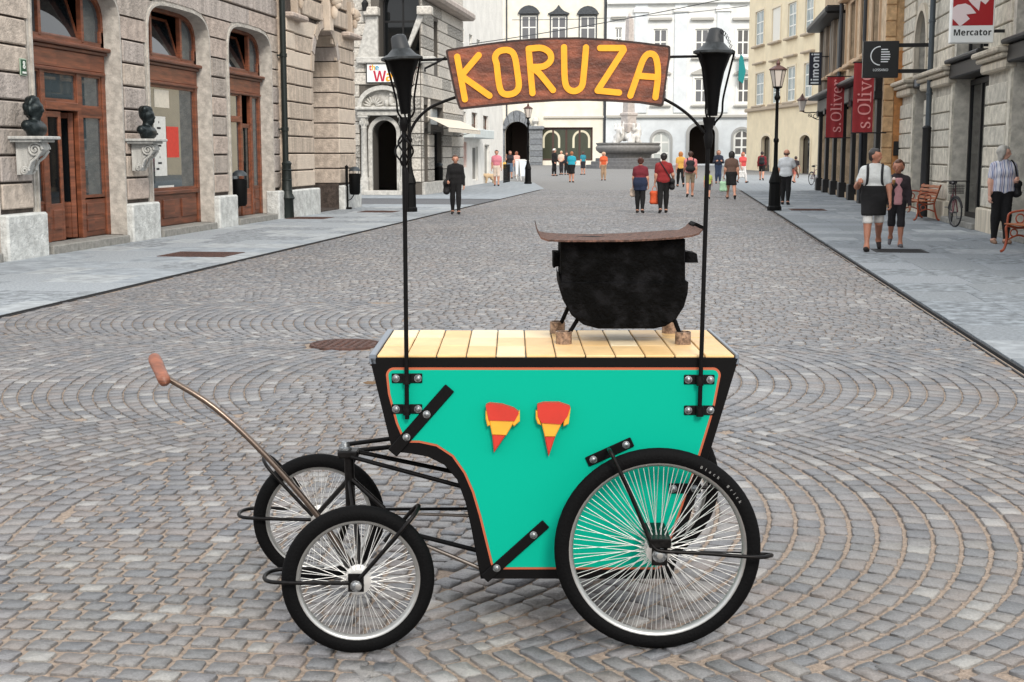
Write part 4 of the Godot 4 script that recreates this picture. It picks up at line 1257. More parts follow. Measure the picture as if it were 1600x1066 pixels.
func make_back_houses() -> void:
	var fm := M("frame_white", c8(225, 225, 220), 0.6)
	var dark := M("pediment_dark", c8(78, 82, 86), 0.85, {tex = "blotch", scale = 0.5})
	var gy := ground_y(-140.0)
	var pane := M("pane_far", c8(92, 92, 94), 0.08, {spec = 0.6})
	# cream house with the dark portal
	base = Transform3D(Basis(), Vector3(PZ(947, 200, -140).x, 0, -140))
	var b := thing("cream_house", "cream house across the square with dark window pediments and a stone portal", "building", base)
	TF = Transform3D()
	var wm := M("cream_render", c8(233, 227, 212), 0.9, {tex = "soft", scale = 0.15})
	var x0 := -24.0
	var ops := [R(814, 24, 839, 80), R(861, 25, 885, 80), R(906, 25, 931, 80), R(816, 100, 838, 150), R(862, 100, 885, 150), R(907, 100, 930, 150)]
	var shop := R(843, 199, 926, 251); var arch := R(789, 190, 827, 259)
	arch[4] = 1.2
	facade(b, "wall", wm, x0, 0.0, -0.2, 21.0, ops + [shop, arch], 0.5)
	shell(b, M("room_wall"), x0, 0.0, 21.0, 10.0)
	for i in ops.size(): pediment_window(b, ops[i], 0 if i % 2 == 0 else 1, fm, pane, dark)
	var w := window(b, shop, -0.35, M("frame_dark", c8(70, 48, 40), 0.6), M("glass_green", c8(58, 62, 48), 0.05, {spec = 0.8}), 4, 1, 0.2, 0.1, "shop_window")
	var s0 := S()
	for e in [[shop[0] + 0.5, shop[0] + 1.9], [shop[1] - 1.9, shop[1] - 0.5]]:
		surround(s0, [e[0], e[1], shop[2] + 1.3, shop[3] - 0.5, 0.7], 0.22, -0.36, -0.33)
	part("window_lettering_arch", s0, M("cream_paint", c8(210, 204, 180), 0.7), b)
	var s1 := S()
	box2(s1, Vector3(arch[0], -0.2, -5.6), Vector3(arch[1], arch[3], -5.5))
	part("gate", s1, M("gate_wood", c8(70, 58, 50), 0.8), b)
	# portal of grey blocks
	var ps := [M("grey_stone_a", c8(140, 144, 148), 0.9, {tex = "blotch", scale = 0.4, nrm = "nrm", bump = 0.4}), M("grey_stone_b", c8(126, 130, 135), 0.9, {tex = "blotch", scale = 0.5, nrm = "nrm", bump = 0.4})]
	for sd in [[R(781, 203, 789, 259), 0], [R(828, 203, 848, 259), 1]]:
		var o: Array = sd[0]
		courses(b, ps, o[0], o[1], ysteps(gy - 0.3, 4.3, 0.6), 0.0, 0.35, 0.03)
		block("capital", Vector3((o[0] + o[1]) * 0.5, 4.25, 0.25), Vector3(o[1] - o[0] + 0.3, 0.35, 0.75), 0.06, ps[0], b)
	var am: float = (arch[0] + arch[1]) * 0.5
	var ah: float = (arch[1] - arch[0]) * 0.5
	for k in 7:
		var t0 := PI * k / 7.0 + 0.02
		var t1 := PI * (k + 1) / 7.0 - 0.02
		var vp := PackedVector2Array()
		for q in 3: vp.append(Vector2(am + ah * cos(lerpf(t0, t1, q / 2.0)), arch[3] - 1.2 + 1.2 * sin(lerpf(t0, t1, q / 2.0))))
		for q in 3: vp.append(Vector2(am + (ah + 0.3) * cos(lerpf(t1, t0, q / 2.0)), arch[3] - 1.2 + 2.35 * sin(lerpf(t1, t0, q / 2.0))))
		var s2 := S(); prism(s2, vp, 0.0, 0.3); part("voussoir", s2, ps[k % 2], b)
	var s3 := S()
	for x in [am - ah - 0.5, am + ah + 0.7]:
		lathe(s3, [Vector2(0.25, 4.4), Vector2(0.15, 4.6), Vector2(0.38, 4.9), Vector2(0.3, 5.2), Vector2(0.0, 5.45)], Vector3(x, 0, 0.3), 10)
	part("urn", s3, M("grey_pale", c8(196, 194, 188), 0.85), b)
	var s4 := S()
	var yc := L(890, 183).y
	cbox2(s4, Vector3(L(850, 183).x, yc - 0.12, -0.02), Vector3(-0.05, yc + 0.12, 0.25), 0.04)
	part("string_course", s4, M("course_grey", c8(190, 186, 176), 0.85), b)
	var s5 := S()
	rod(s5, Vector3(-0.15, 0.3, 0.15), Vector3(-0.15, 20.0, 0.15), 0.13, 8)
	rod(s5, Vector3(L(792, 100).x, 5.0, 0.15), Vector3(L(792, 100).x, 20.0, 0.15), 0.07, 8)
	part("drainpipe", s5, M("pipe_dark", c8(52, 56, 62), 0.6), b)
	# grey-white house behind the fountain
	base = Transform3D(Basis(), Vector3(PZ(947, 200, -140).x, 0, -139.7))
	var g := thing("grey_house", "pale grey house with pilasters and small pediments behind the fountain", "building", base)
	var gm := M("pale_grey_render", c8(226, 227, 225), 0.9, {tex = "soft", scale = 0.15})
	var gm2 := M("blue_grey_render", c8(214, 219, 222), 0.9, {tex = "soft", scale = 0.15})
	var x1 := 21.0
	var wn := [R(1021, 45, 1043, 86), R(1086, 45, 1108, 87), R(1151, 45, 1171, 87), R(961, 43, 972, 75), R(1021, 122, 1043, 161), R(1085, 122, 1108, 161), R(1152, 122, 1171, 161)]
	var low := [R(1019, 206, 1047, 256), R(1146, 202, 1172, 244)]
	for q in low: q[4] = 0.8
	var dr := R(1077, 195, 1117, 256); dr[4] = 0.9
	facade(g, "wall", gm, 0.0, x1, L(1060, 181).y, 21.0, wn, 0.3)
	facade(g, "ground_floor_wall", gm2, 0.0, x1, -0.2, L(1060, 181).y, low + [dr], 0.5, 0.12)
	shell(g, M("room_wall"), 0.0, x1, 21.0, 10.0)
	for i in wn.size():
		var o: Array = wn[i]
		window(g, o, -0.12, fm, pane, 2, 2, 0.15, 0.07)
		var s6 := S()
		surround(s6, o, 0.16, -0.02, 0.08, true)
		part("window_surround", s6, M("surround_white", c8(232, 231, 226), 0.85), g)
		var s7 := S()
		var xm: float = (o[0] + o[1]) * 0.5
		var hw: float = (o[1] - o[0]) * 0.5 + 0.35
		if i < 4:
			cbox(s7, Vector3(xm, o[3] + 0.95, 0.16), Vector3(hw * 2.2, 0.3, 0.42), 0.05)
		else:
			prism(s7, PackedVector2Array([Vector2(xm - hw, o[3] + 0.35), Vector2(xm + hw, o[3] + 0.35), Vector2(xm + hw, o[3] + 0.5), Vector2(xm, o[3] + 0.98), Vector2(xm - hw, o[3] + 0.5)]), 0.0, 0.3)
		part("window_hood", s7, M("hood_grey", c8(170, 168, 162), 0.85), g)
		block("sill", Vector3(xm, o[2] - 0.3, 0.12), Vector3(hw * 2, 0.18, 0.4), 0.04, mats["hood_grey"], g)
	for q in low:
		window(g, q, -0.1, M("frame_white"), M("pane_pale", c8(190, 194, 190), 0.1, {spec = 0.6}) if q == low[0] else pane, 2, 3, 0.2, 0.09, "arched_window")
		var s8 := S(); surround(s8, q, 0.25, 0.1, 0.2); part("window_arch", s8, M("arch_grey", c8(158, 158, 156), 0.85), g)
	var s9 := S(); box2(s9, Vector3(dr[0], -0.2, -5.2), Vector3(dr[1], dr[3], -5.1)); part("gate", s9, mats["gate_wood"], g)
	var s10 := S(); surround(s10, dr, 0.35, 0.1, 0.25); part("gate_surround", s10, mats["arch_grey"], g)
	for px in [1002, 1064, 1130]:
		var a := L(px - 10, 60).x; var c := L(px + 10, 60).x
		block("pilaster", Vector3((a + c) * 0.5, 13.2, 0.06), Vector3(c - a, 15.0, 0.2), 0.03, gm2, g)
		block("capital", Vector3((a + c) * 0.5, L(1060, 6).y - 0.6, 0.14), Vector3(c - a + 0.3, 0.45, 0.36), 0.05, mats["surround_white"], g)
	block("string_course", Vector3(x1 * 0.5, L(1060, 182).y, 0.2), Vector3(x1 - 0.1, 0.3, 0.5), 0.05, mats["hood_grey"], g)
	block("string_course", Vector3(x1 * 0.5, L(1060, 3).y, 0.2), Vector3(x1 - 0.1, 0.35, 0.5), 0.05, gm, g)
	base = Transform3D()
	make_fountain()
	# green banner on the grey house
	var fp := PZ(1157, 105, -139)
	var fl := thing("green_banner", "small teal banner hanging from the pale grey house", "banner", Transform3D(Basis(), fp))
	var f1 := S()
	prism(f1, PackedVector2Array([Vector2(-0.2, -1.3), Vector2(0.3, -1.6), Vector2(0.55, -0.4), Vector2(0.25, 1.0), Vector2(0.0, 1.3), Vector2(-0.15, 0.6)]), -0.03, 0.05, Transform3D(Basis(Vector3.UP, 0.3), Vector3.ZERO))
	part("cloth", f1, M("teal_cloth", c8(20, 122, 122), 0.85), fl)
	var f2 := S(); rod(f2, Vector3(0.0, 1.3, -0.5), Vector3(0.1, 1.35, 0.8), 0.04); part("pole", f2, mats["pipe_dark"], fl)
	# cables over the square
	var k := 0
	for c in [[PZ(1168, 9, -92), PZ(1000, 32, -92), PZ(800, 31, -92)], [PZ(1300, -40, -60), PZ(980, 36, -75), PZ(690, 75, -66)]]:
		var s11 := S()
		var pts := []
		for i in 13:
			var t := i / 12.0
			pts.append(c[0] * (1 - t) * (1 - t) + c[1] * 2 * t * (1 - t) + c[2] * t * t)
		tube(s11, pts, 0.022, 5)
		var o := part("overhead_cable", s11, mats["pipe_dark"], self)
		tag(o, ["thin sagging cable between the cream tall house and the white house", "thin sagging cable above the near end of the square"][k], "cable", "overhead cables")
		k += 1
func make_fountain() -> void:
	var at := PZ(981, 262, -121.5)
	at.y = ground_y(-121.5)
	var f := thing("fountain", "stone fountain with round basin, white marble figures and an obelisk", "fountain", Transform3D(Basis(), at))
	var grey := M("fountain_stone", c8(140, 138, 136), 0.9, {tex = "blotch", scale = 0.4, nrm = "nrm", bump = 0.5})
	var dkst := M("fountain_steps", c8(112, 112, 114), 0.9, {tex = "blotch", scale = 0.5})
	var mar := M("marble", c8(232, 230, 226), 0.7, {tex = "runs", scale = 0.4})
	var steps := [[3.75, 0.0, 0.32], [3.3, 0.32, 0.62], [2.9, 0.62, 0.9]]
	for q in steps:
		var s := S()
		lathe(s, [Vector2(0, q[2]), Vector2(q[0] - 0.03, q[2]), Vector2(q[0], q[2] - 0.03), Vector2(q[0], q[1] - 0.1)], Vector3.ZERO, 36)
		part("step", s, dkst, f)
	var bs := S()
	lathe(bs, [Vector2(2.0, 0.9), Vector2(2.1, 1.25), Vector2(2.55, 1.35), Vector2(2.85, 1.6), Vector2(2.9, 1.85), Vector2(2.75, 2.05), Vector2(2.85, 2.12), Vector2(2.88, 2.25), Vector2(2.55, 2.26), Vector2(2.5, 1.9), Vector2(0, 1.85)], Vector3.ZERO, 40)
	part("basin", bs, grey, f)
	# rocks, three river figures, shells and dolphins
	var bones := []
	var r := RandomNumberGenerator.new(); r.seed = 4
	for i in 26:
		var a := r.randf() * TAU
		var rad := r.randf_range(0.2, 1.25)
		var y := 1.9 + (1.4 - rad) * r.randf_range(0.5, 1.6)
		bones.append([Vector3(cos(a) * rad, y, sin(a) * rad * 0.8), Vector3(cos(a) * rad * 0.8, y + r.randf_range(0.2, 0.6), sin(a) * rad * 0.6), r.randf_range(0.18, 0.32), r.randf_range(0.1, 0.2)])
	for i in 3:
		var a := TAU * i / 3.0 + 0.5
		var o := Vector3(cos(a) * 0.95, 2.5, sin(a) * 0.8)
		var sd := Vector3(-sin(a), 0, cos(a))
		var up := Vector3(0, 1, 0)
		bones.append([o + up * 0.3, o + up * 0.85 - sd * 0.1, 0.26, 0.3])
		bones.append([o + up * 1.25 - sd * 0.15, o + up * 1.32 - sd * 0.15, 0.17, 0.16])
		bones.append([o + up * 0.25, o + sd * 0.6 + up * 0.35, 0.22, 0.15])
		bones.append([o + sd * 0.6 + up * 0.35, o + sd * 0.75 - up * 0.3, 0.14, 0.1])
		bones.append([o + up * 0.95 + sd * 0.25, o + sd * 0.55 + up * 0.9, 0.12, 0.1])
		bones.append([o + sd * 0.55 + up * 0.9, o + sd * 0.65 + up * 1.35, 0.1, 0.13])
		bones.append([o + up * 0.95 - sd * 0.4, o - sd * 0.6 + up * 0.5, 0.12, 0.09])
	inst("figures", field_mesh(bones, 0.075, 14.0), mar, f)
	var ob := S()
	lathe(ob, [Vector2(0.95, 3.2), Vector2(0.95, 3.9), Vector2(0.8, 4.0), Vector2(0.78, 4.6), Vector2(0.95, 4.7), Vector2(0.95, 4.85), Vector2(0.62, 4.95), Vector2(0.40, 13.0), Vector2(0.0, 13.6)], Vector3.ZERO, 3, Basis(Vector3.UP, 0.5), 0, TAU, true)
	part("obelisk", ob, M("obelisk_stone", c8(206, 196, 190), 0.8, {tex = "blotch", scale = 0.3}), f)

# ---------------------------------------------------------------- right: cream three-storey house on the square
func make_cream_house() -> void:
	var N := Vector3(9.0, 0, -93.0); var F := Vector3(4.3, 0, -115.0)
	var xd := (N - F).normalized()
	base = Transform3D(Basis(xd, Vector3.UP, xd.cross(Vector3.UP)), F)
	var b := thing("yellow_house", "tall cream yellow house with tall white windows at the end of the shopping street", "building", base)
	TF = Transform3D()
	var wm := M("yellow_render", c8(238, 222, 190), 0.9, {tex = "soft", scale = 0.15})
	var ln := (N - F).length() + 3.0
	var tr := M("yellow_trim", c8(226, 212, 186), 0.85)
	var ops := []
	for q in [[1181, 17, 1194, 70], [1207, 12, 1220, 64], [1232, 4, 1245, 57], [1259, -5, 1272, 50], [1181, 114, 1194, 164], [1207, 110, 1220, 161], [1230, 104, 1243, 158], [1257, 98, 1270, 152]]:
		ops.append(R(q[0], q[1], q[2], q[3]))
	var d1 := R(1190, 212, 1204, 270); var d2 := R(1250, 211, 1266, 278)
	d1[4] = 0.4; d2[4] = 0.4
	d1[2] = 0.15; d2[2] = 0.1
	facade(b, "wall", wm, 0.0, ln, -0.2, 20.0, ops + [d1, d2], 0.35)
	shell(b, wm, 0.0, ln, 20.0, 12.0)
	var pale := M("pane_blue", c8(150, 166, 172), 0.06, {spec = 0.7})
	for i in ops.size():
		var o: Array = ops[i]
		if i == 1:
			var sb := S(); box2(sb, Vector3(o[0], o[2], -0.1), Vector3(o[1], o[3], -0.04)); part("blind_window", sb, M("blind", c8(226, 222, 212), 0.8), b)
		else:
			window(b, o, -0.1, M("frame_white"), pale, 2, 3, 0.1, 0.05)
		var xm: float = (o[0] + o[1]) * 0.5
		var w: float = o[1] - o[0]
		block("sill", Vector3(xm, o[2] - 0.12, 0.12), Vector3(w + 0.7, 0.18, 0.36), 0.05, M("sill_brown", c8(176, 160, 140), 0.85), b)
		if i >= 4: block("window_hood", Vector3(xm, o[3] + 0.75, 0.12), Vector3(w + 0.7, 0.16, 0.36), 0.05, mats["sill_brown"], b)
		var s := S(); surround(s, o, 0.14, -0.02, 0.05, true); part("window_surround", s, tr, b)
	for o in [d1, d2]:
		window(b, o, -0.25, M("frame_dark"), glass(), 1, 1, 0.1, 0.05, "arched_doorway")
		var s2 := S(); surround(s2, o, 0.2, -0.02, 0.06); part("doorway_arch", s2, tr, b)
	var ys := L(1225, 166).y
	block("string_course", Vector3(ln * 0.5, ys, 0.1), Vector3(ln - 0.1, 0.3, 0.34), 0.06, M("sill_brown"), b)
	base = Transform3D()

# ---------------------------------------------------------------- right: house with black shop fronts and red banners
func make_shop_house() -> void:
	base = Transform3D(BR, Vector3(5.5, 0, -61))
	var b := thing("peach_house", "peach coloured house with black shop fronts, dark cornices and red banners", "building", base)
	TF = Transform3D()
	var peach := M("peach_render", c8(216, 190, 158), 0.9, {tex = "blotch", scale = 0.3, nrm = "nrm", bump = 0.3})
	var blk := M("shop_black", c8(16, 15, 17), 0.5, {tex = "grain", scale = 0.8})
	var ln := 19.6
	var low := []
	var xs := [0.5, 3.6, 6.7, 9.8, 12.9, 16.0, 19.1]
	for i in 6: low.append([xs[i] + 0.3, xs[i + 1] - 0.3, 0.2, 3.3, 0.0])
	for i in 6: low.append([xs[i] + 0.75, xs[i + 1] - 0.75, 4.9, 6.9, 0.0])
	facade(b, "wall", peach, 0.0, ln, -0.05, 9.4, low, 0.35)
	shell(b, M("room_wall"), 0.0, ln, 9.4, 10.0)
	for i in 12:
		var w := window(b, low[i], -0.22, blk, glass(), 2, 1 if i < 6 else 2, 0.09, 0.04, "shop_window" if i < 6 else "window")
		if i >= 6:
			var s := S(); surround(s, low[i], 0.16, -0.02, 0.06, true)
			part("window_surround", s, M("peach_trim", c8(196, 168, 138), 0.88), b)
			block("sill", Vector3((low[i][0] + low[i][1]) * 0.5, low[i][2] - 0.22, 0.12), Vector3(2.2, 0.14, 0.3), 0.03, mats["peach_trim"], b)
	# black timber fronts: posts with bases, fascia, cornices at two levels
	for x in xs:
		var p := S()
		cbox2(p, Vector3(x - 0.26, 0.0, -0.05), Vector3(x + 0.26, 3.5, 0.14), 0.02)
		cbox2(p, Vector3(x - 0.32, 0.0, -0.05), Vector3(x + 0.32, 0.55, 0.22), 0.02)
		cbox2(p, Vector3(x - 0.32, 3.2, -0.05), Vector3(x + 0.32, 3.45, 0.24), 0.02)
		part("post", p, blk, b)
	block("fascia", Vector3(9.75, 3.62, 0.06), Vector3(19.2, 0.5, 0.3), 0.02, blk, b)
	block("cornice", Vector3(9.75, 3.96, 0.24), Vector3(19.5, 0.16, 0.75), 0.05, blk, b)
	block("cornice", Vector3(4.2, 6.95, 0.3), Vector3(8.6, 0.3, 0.9), 0.08, blk, b)
	for x in [0.3, 2.2, 2.8, 5.2, 5.9, 8.3]:
		var p2 := S()
		cbox2(p2, Vector3(x - 0.16, 4.1, -0.05), Vector3(x + 0.16, 6.8, 0.2), 0.02)
		part("upper_pilaster", p2, M("pilaster_grey", c8(150, 138, 124), 0.85, {tex = "runs", scale = 0.5}), b)
	for x in [1.25, 4.05, 7.1]:
		var p3 := S()
		cbox2(p3, Vector3(x - 0.7, 4.15, 0.02), Vector3(x + 0.7, 6.75, 0.08), 0.02)
		part("upper_panel", p3, blk, b)
	# banded peach quoins and the doorway
	var q := [M("quoin_a", c8(222, 184, 140), 0.9, {tex = "blotch", scale = 0.5, nrm = "nrm", bump = 0.4}), M("quoin_b", c8(214, 176, 132), 0.9, {tex = "blotch", scale = 0.4, nrm = "nrm", bump = 0.4})]
	# the return wall beside the banded house: quoins and an ochre niche with a letter box
	TF = Transform3D(Basis(Vector3(0, 0, -1), Vector3.UP, Vector3(1, 0, 0)), Vector3(ln, 0, 0))
	var rw := S(); box2(rw, Vector3(0.02, -0.05, -0.05), Vector3(1.2, 9.4, 0.005)); part("return_wall", rw, q[0], b)
	courses(b, q, 0.0, 0.30, ysteps(0.4, 7.0, 0.46), 0.0, 0.06, 0.03)
	var nw := S(); prism(nw, arch_poly(0.31, 0.62, 0.3, 4.6, 0.3), 0.0, 0.03); part("ochre_niche", nw, M("door_ochre", c8(206, 142, 84), 0.7, {tex = "blotch", scale = 0.6}), b)
	block("letter_box", Vector3(0.44, 1.75, 0.07), Vector3(0.2, 0.42, 0.1), 0.01, M("iron_dark"), b)
	TF = Transform3D()
	block("cornice", Vector3(ln * 0.5, 9.25, 0.3), Vector3(ln, 0.3, 1.0), 0.08, peach, b)
	block("cornice", Vector3(14.1, 7.2, 0.12), Vector3(10.9, 0.2, 0.4), 0.05, mats["peach_trim"], b)
	var pp := S()
	rod(pp, Vector3(16.2, 0.1, 0.2), Vector3(16.2, 9.0, 0.2), 0.06, 10)
	rod(pp, Vector3(8.9, 4.1, 0.2), Vector3(8.9, 9.0, 0.2), 0.07, 10)
	part("drainpipe", pp, M("pipe_dark"), b)
	base = Transform3D()
	# red banners
	var red := M("banner_red", c8(158, 48, 52), 0.85, {tex = "soft", scale = 0.8})
	var pinkm := M("banner_print", c8(222, 150, 148), 0.85)
	for i in 2:
		var Z := -41.2 if i == 0 else -49.0
		var pr := [[1335, 98, 1363, 207], [1293, 120, 1317, 215]][i] as Array
		var a := PZ(pr[0], pr[1], Z); var e := PZ(pr[2], pr[3], Z)
		var o := thing("shop_banner", ["red vertical shop banner partly behind the square black sign", "red vertical shop banner farther along the black shop fronts"][i], "banner", Transform3D(Basis(), Vector3(5.5, 0, Z)), "red shop banners")
		var s2 := S()
		var nx := 10
		for k in nx:
			var u0 := lerpf(a.x - 5.5, e.x - 5.5, float(k) / nx); var u1 := lerpf(a.x - 5.5, e.x - 5.5, float(k + 1) / nx)
			var d0 := 0.012 * sin(k * 1.3 + i); var d1 := 0.012 * sin((k + 1) * 1.3 + i)
			for sd in [0.0, -0.006]:
				s2.set_smooth_group(3)
				quad(s2, Vector3(u0, e.y, d0 + sd), Vector3(u1, e.y, d1 + sd), Vector3(u1, a.y, d1 + sd), Vector3(u0, a.y, d0 + sd), Vector3(0, 0, 1 if sd == 0.0 else -1))
		part("cloth", s2, red, o)
		var s3 := S()
		for y in [a.y + 0.01, e.y - 0.01]: rod(s3, Vector3(a.x - 5.5 - 0.03, y, 0), Vector3(0.1, y, 0), 0.018)
		part("rod", s3, M("iron_dark"), o)
		var hh := a.y - e.y
		text("lettering", "s.Oliver", 0.37 if i == 0 else 0.36, pinkm, o, Transform3D(Basis(Vector3.BACK, PI / 2), Vector3((a.x + e.x) * 0.5 - 5.5 + 0.05, e.y + hh * 0.52, 0.022)), 400, "Droid Serif", 0.006, true)
	# small blue-black sign with white letters
	var la := PZ(1265, 82, -58.0); var lb := PZ(1283, 133, -58.0)
	var ls := thing("blue_shop_sign", "narrow navy sign with white upright lettering on the peach house", "sign", Transform3D(Basis(), Vector3((la.x + lb.x) * 0.5, (la.y + lb.y) * 0.5, -58.0)))
	var s4 := S(); cbox(s4, Vector3.ZERO, Vector3(lb.x - la.x, la.y - lb.y, 0.12), 0.01); part("board", s4, M("navy", c8(20, 26, 44), 0.4), ls)
	text("lettering", "limoni", 0.30, M("letter_white", c8(226, 230, 232), 0.5), ls, Transform3D(Basis(Vector3.BACK, PI / 2), Vector3(0, 0, 0.065)), 800)
	var s5 := S(); rod(s5, Vector3(0.1, 0.5, 0), Vector3(0.75, 0.5, 0), 0.02); rod(s5, Vector3(0.1, -0.5, 0), Vector3(0.75, -0.5, 0), 0.02); part("bracket", s5, M("iron_dark"), ls)

# ---------------------------------------------------------------- right: near house with banded piers
func make_arcade_house() -> void:
	base = Transform3D(BR, Vector3(6.05, 0, -41.35))
	var b := thing("banded_house", "pale beige house with banded piers and dark shop openings beside the benches", "building", base)
	TF = Transform3D()
	var st := []
	for i in 3: st.append(M("band%d" % i, [c8(220, 213, 197), c8(212, 206, 192), c8(224, 215, 198)][i], 0.88, {tex = "blotch", scale = 0.45, nrm = "nrm", bump = 0.35}))
	var wm := M("band_wall", c8(210, 204, 191), 0.9, {tex = "blotch", scale = 0.4, nrm = "nrm", bump = 0.3})
	var trim := M("band_trim", c8(214, 203, 184), 0.85, {tex = "runs", scale = 0.5, nrm = "nrm", bump = 0.3})
	var blk := M("shop_black")
	var ln := 27.0
	# pier and opening limits along x (x = 0 at z = -41.35)
	var o2 := [2.35, 4.2, 0.12, 5.4, 0.92]
	var o1 := [8.1, 11.85, 0.12, 4.9, 0.0]
	var o0 := [14.05, 17.7, 0.12, 4.9, 0.0]
	var om := [19.9, 23.5, 0.12, 4.9, 0.0]
	facade(b, "wall", wm, 0.0, ln, -0.05, 7.2, [o2, o1, o0, om], 0.45)
	shell(b, M("room_wall"), 0.0, ln, 7.2, 9.0)
	var piers := [[0.0, 2.35], [4.2, 8.1], [11.85, 14.05], [17.7, 19.9], [23.5, 27.0]]
	var ys := ysteps(0.5, 3.2, 0.42)
	var ysu := ysteps(3.72, 6.3, 0.42)
	for p in piers:
		var sp := 0.0
		courses(b, st, p[0] + 0.03, p[1] - 0.25, ys, 0.0, 0.07, 0.03, sp)
		courses(b, st, p[0] + 0.05, p[1] - 0.25, ysu, 0.0, 0.06, 0.03, sp)
		block("pier_edge", Vector3(p[1] - 0.13, 1.75, 0.015), Vector3(0.22, 3.4, 0.07), 0.01, st[0], b)
		block("plinth", Vector3((p[0] + p[1]) * 0.5, 0.23, 0.03), Vector3(p[1] - p[0] + 0.04, 0.5, 0.24), 0.025, trim, b)
		var xm: float = (p[0] + p[1]) * 0.5
		var w: float = p[1] - p[0]
		block("capital", Vector3(xm, 3.32, 0.06), Vector3(w + 0.02, 0.2, 0.26), 0.04, trim, b)
		block("capital", Vector3(xm, 3.48, 0.10), Vector3(w + 0.12, 0.1, 0.36), 0.03, trim, b)
		block("capital", Vector3(xm, 3.59, 0.14), Vector3(w + 0.2, 0.11, 0.46), 0.03, trim, b)
	# arched doorway
	var s := S(); surround(s, [o2[0] + 0.02, o2[1] - 0.02, 3.7, o2[3], 0.92], 0.2, -0.05, 0.09); part("arch_moulding", s, trim, b)
	window(b, [o2[0], o2[1], 3.75, 5.4, 0.92], -0.34, blk, glass(), 2, 1, 0.08, 0.04, "lunette")
	block("lintel", Vector3((o2[0] + o2[1]) * 0.5, 3.55, -0.12), Vector3(1.8, 0.34, 0.4), 0.02, blk, b)
	block("lamp_plate", Vector3((o2[0] + o2[1]) * 0.5, 3.52, 0.1), Vector3(0.5, 0.26, 0.1), 0.02, M("plate_grey", c8(96, 104, 110), 0.5), b)
	window(b, [o2[0], o2[1], 0.12, 3.35, 0.0], -0.36, blk, glass(), 2, 1, 0.12, 0.06, "door")
	# wide shop openings with black entablature, glazing and a pale panel painted as the lit part of a glass door
	for o in [o1, o0, om]:
		block("lintel", Vector3((o[0] + o[1]) * 0.5, 3.5, -0.1), Vector3(o[1] - o[0] - 0.02, 0.34, 0.5), 0.03, blk, b)
		block("lintel_cornice", Vector3((o[0] + o[1]) * 0.5, 3.72, -0.02), Vector3(o[1] - o[0] - 0.03, 0.1, 0.6), 0.03, blk, b)
		window(b, [o[0], o[1], 3.78, 4.9, 0.0], -0.3, blk, glass(), 3, 1, 0.1, 0.05, "transom_window")
		window(b, [o[0], o[1], 0.12, 3.3, 0.0], -0.38, blk, glass(), 3, 1, 0.12, 0.07, "shop_window")
		block("step", Vector3((o[0] + o[1]) * 0.5, 0.06, -0.1), Vector3(o[1] - o[0] - 0.08, 0.14, 0.62), 0.02, M("step_stone"), b)
	var lf := S(); cbox2(lf, Vector3(o1[1] - 0.75, 0.15, -0.32), Vector3(o1[1] - 0.04, 3.2, -0.27), 0.01); part("lit_door_part", lf, M("lit_door_grey", c8(120, 128, 124), 0.7, {tex = "soft", scale = 0.6}), b)  # lit part of the glass door, its light put into the pale grey
	block("cornice", Vector3(ln * 0.5, 6.42, 0.1), Vector3(ln - 0.02, 0.22, 0.4), 0.05, trim, b)
	block("cornice", Vector3(ln * 0.5, 7.05, 0.3), Vector3(ln - 0.02, 0.3, 1.0), 0.08, trim, b)
	# drainpipe
	var pi_ := S()
	var dp := L(1461, 240).x
	rod(pi_, Vector3(dp, 1.5, 0.2), Vector3(dp, 6.9, 0.2), 0.07, 12)
	for y in [3.1, 4.9]: lathe(pi_, [Vector2(0.07, -0.04), Vector2(0.085, -0.03), Vector2(0.085, 0.03), Vector2(0.07, 0.04)], Vector3(dp, y, 0.2), 12)
	part("drainpipe", pi_, M("pipe_grey", c8(72, 80, 86), 0.5, {metal = 0.3}), b)
	var pf := S(); lathe(pf, [Vector2(0.16, 0.0), Vector2(0.15, 0.3), Vector2(0.12, 0.35), Vector2(0.105, 2.2), Vector2(0.12, 2.25), Vector2(0.07, 2.3)], Vector3(dp, 0, 0.22), 12); part("drainpipe_foot", pf, M("iron_dark"), b)
	base = Transform3D()
	# hanging light box, red and white
	var Z := -28.0
	var a := PZ(1483, 68, Z); var e := PZ(1551, 68, Z)
	var w := e.x - a.x
	var sg := thing("supermarket_sign", "red and white light box sign projecting above the dark shop doorway", "sign", Transform3D(Basis(), Vector3((a.x + e.x) * 0.5, a.y, Z)))
	var hh := 1.12
	var s2 := S(); cbox(s2, Vector3(0, hh * 0.5, 0), Vector3(w, hh, 0.2), 0.015); part("case", s2, M("sign_white"), sg)
	var rd := S(); var y0 := 0.335; cbox2(rd, Vector3(-w * 0.5 + 0.03, y0, 0.09), Vector3(w * 0.5 - 0.03, hh - 0.03, 0.105), 0.003); part("red_field", rd, M("sign_red", c8(164, 20, 28), 0.4), sg)
	var k := w / 70.0
	var pinkw := M("emblem_white", c8(232, 214, 214), 0.5)
	# emblem: two folded arrow shapes (pixels of the sign, from its lower left corner)
	var em := [
		[[2, 57], [9, 62], [22, 64], [30, 60], [40, 48], [24, 46], [30, 39], [15, 27], [2, 40]],
		[[26, 70], [32, 63], [44, 52], [46, 68], [54, 62], [62, 72], [52, 76], [40, 78]]]
	for pl in em:
		var pv := PackedVector2Array()
		for q in pl: pv.append(Vector2((q[0] - 35.0) * k, q[1] * k))
		var s3 := S(); prism(s3, pv, 0.10, 0.112); part("emblem", s3, pinkw, sg)
	text("lettering", "Mercator", 0.118, M("letter_black", c8(18, 18, 20), 0.5), sg, Transform3D(Basis(), Vector3(0, 0.20, 0.10)), 800)
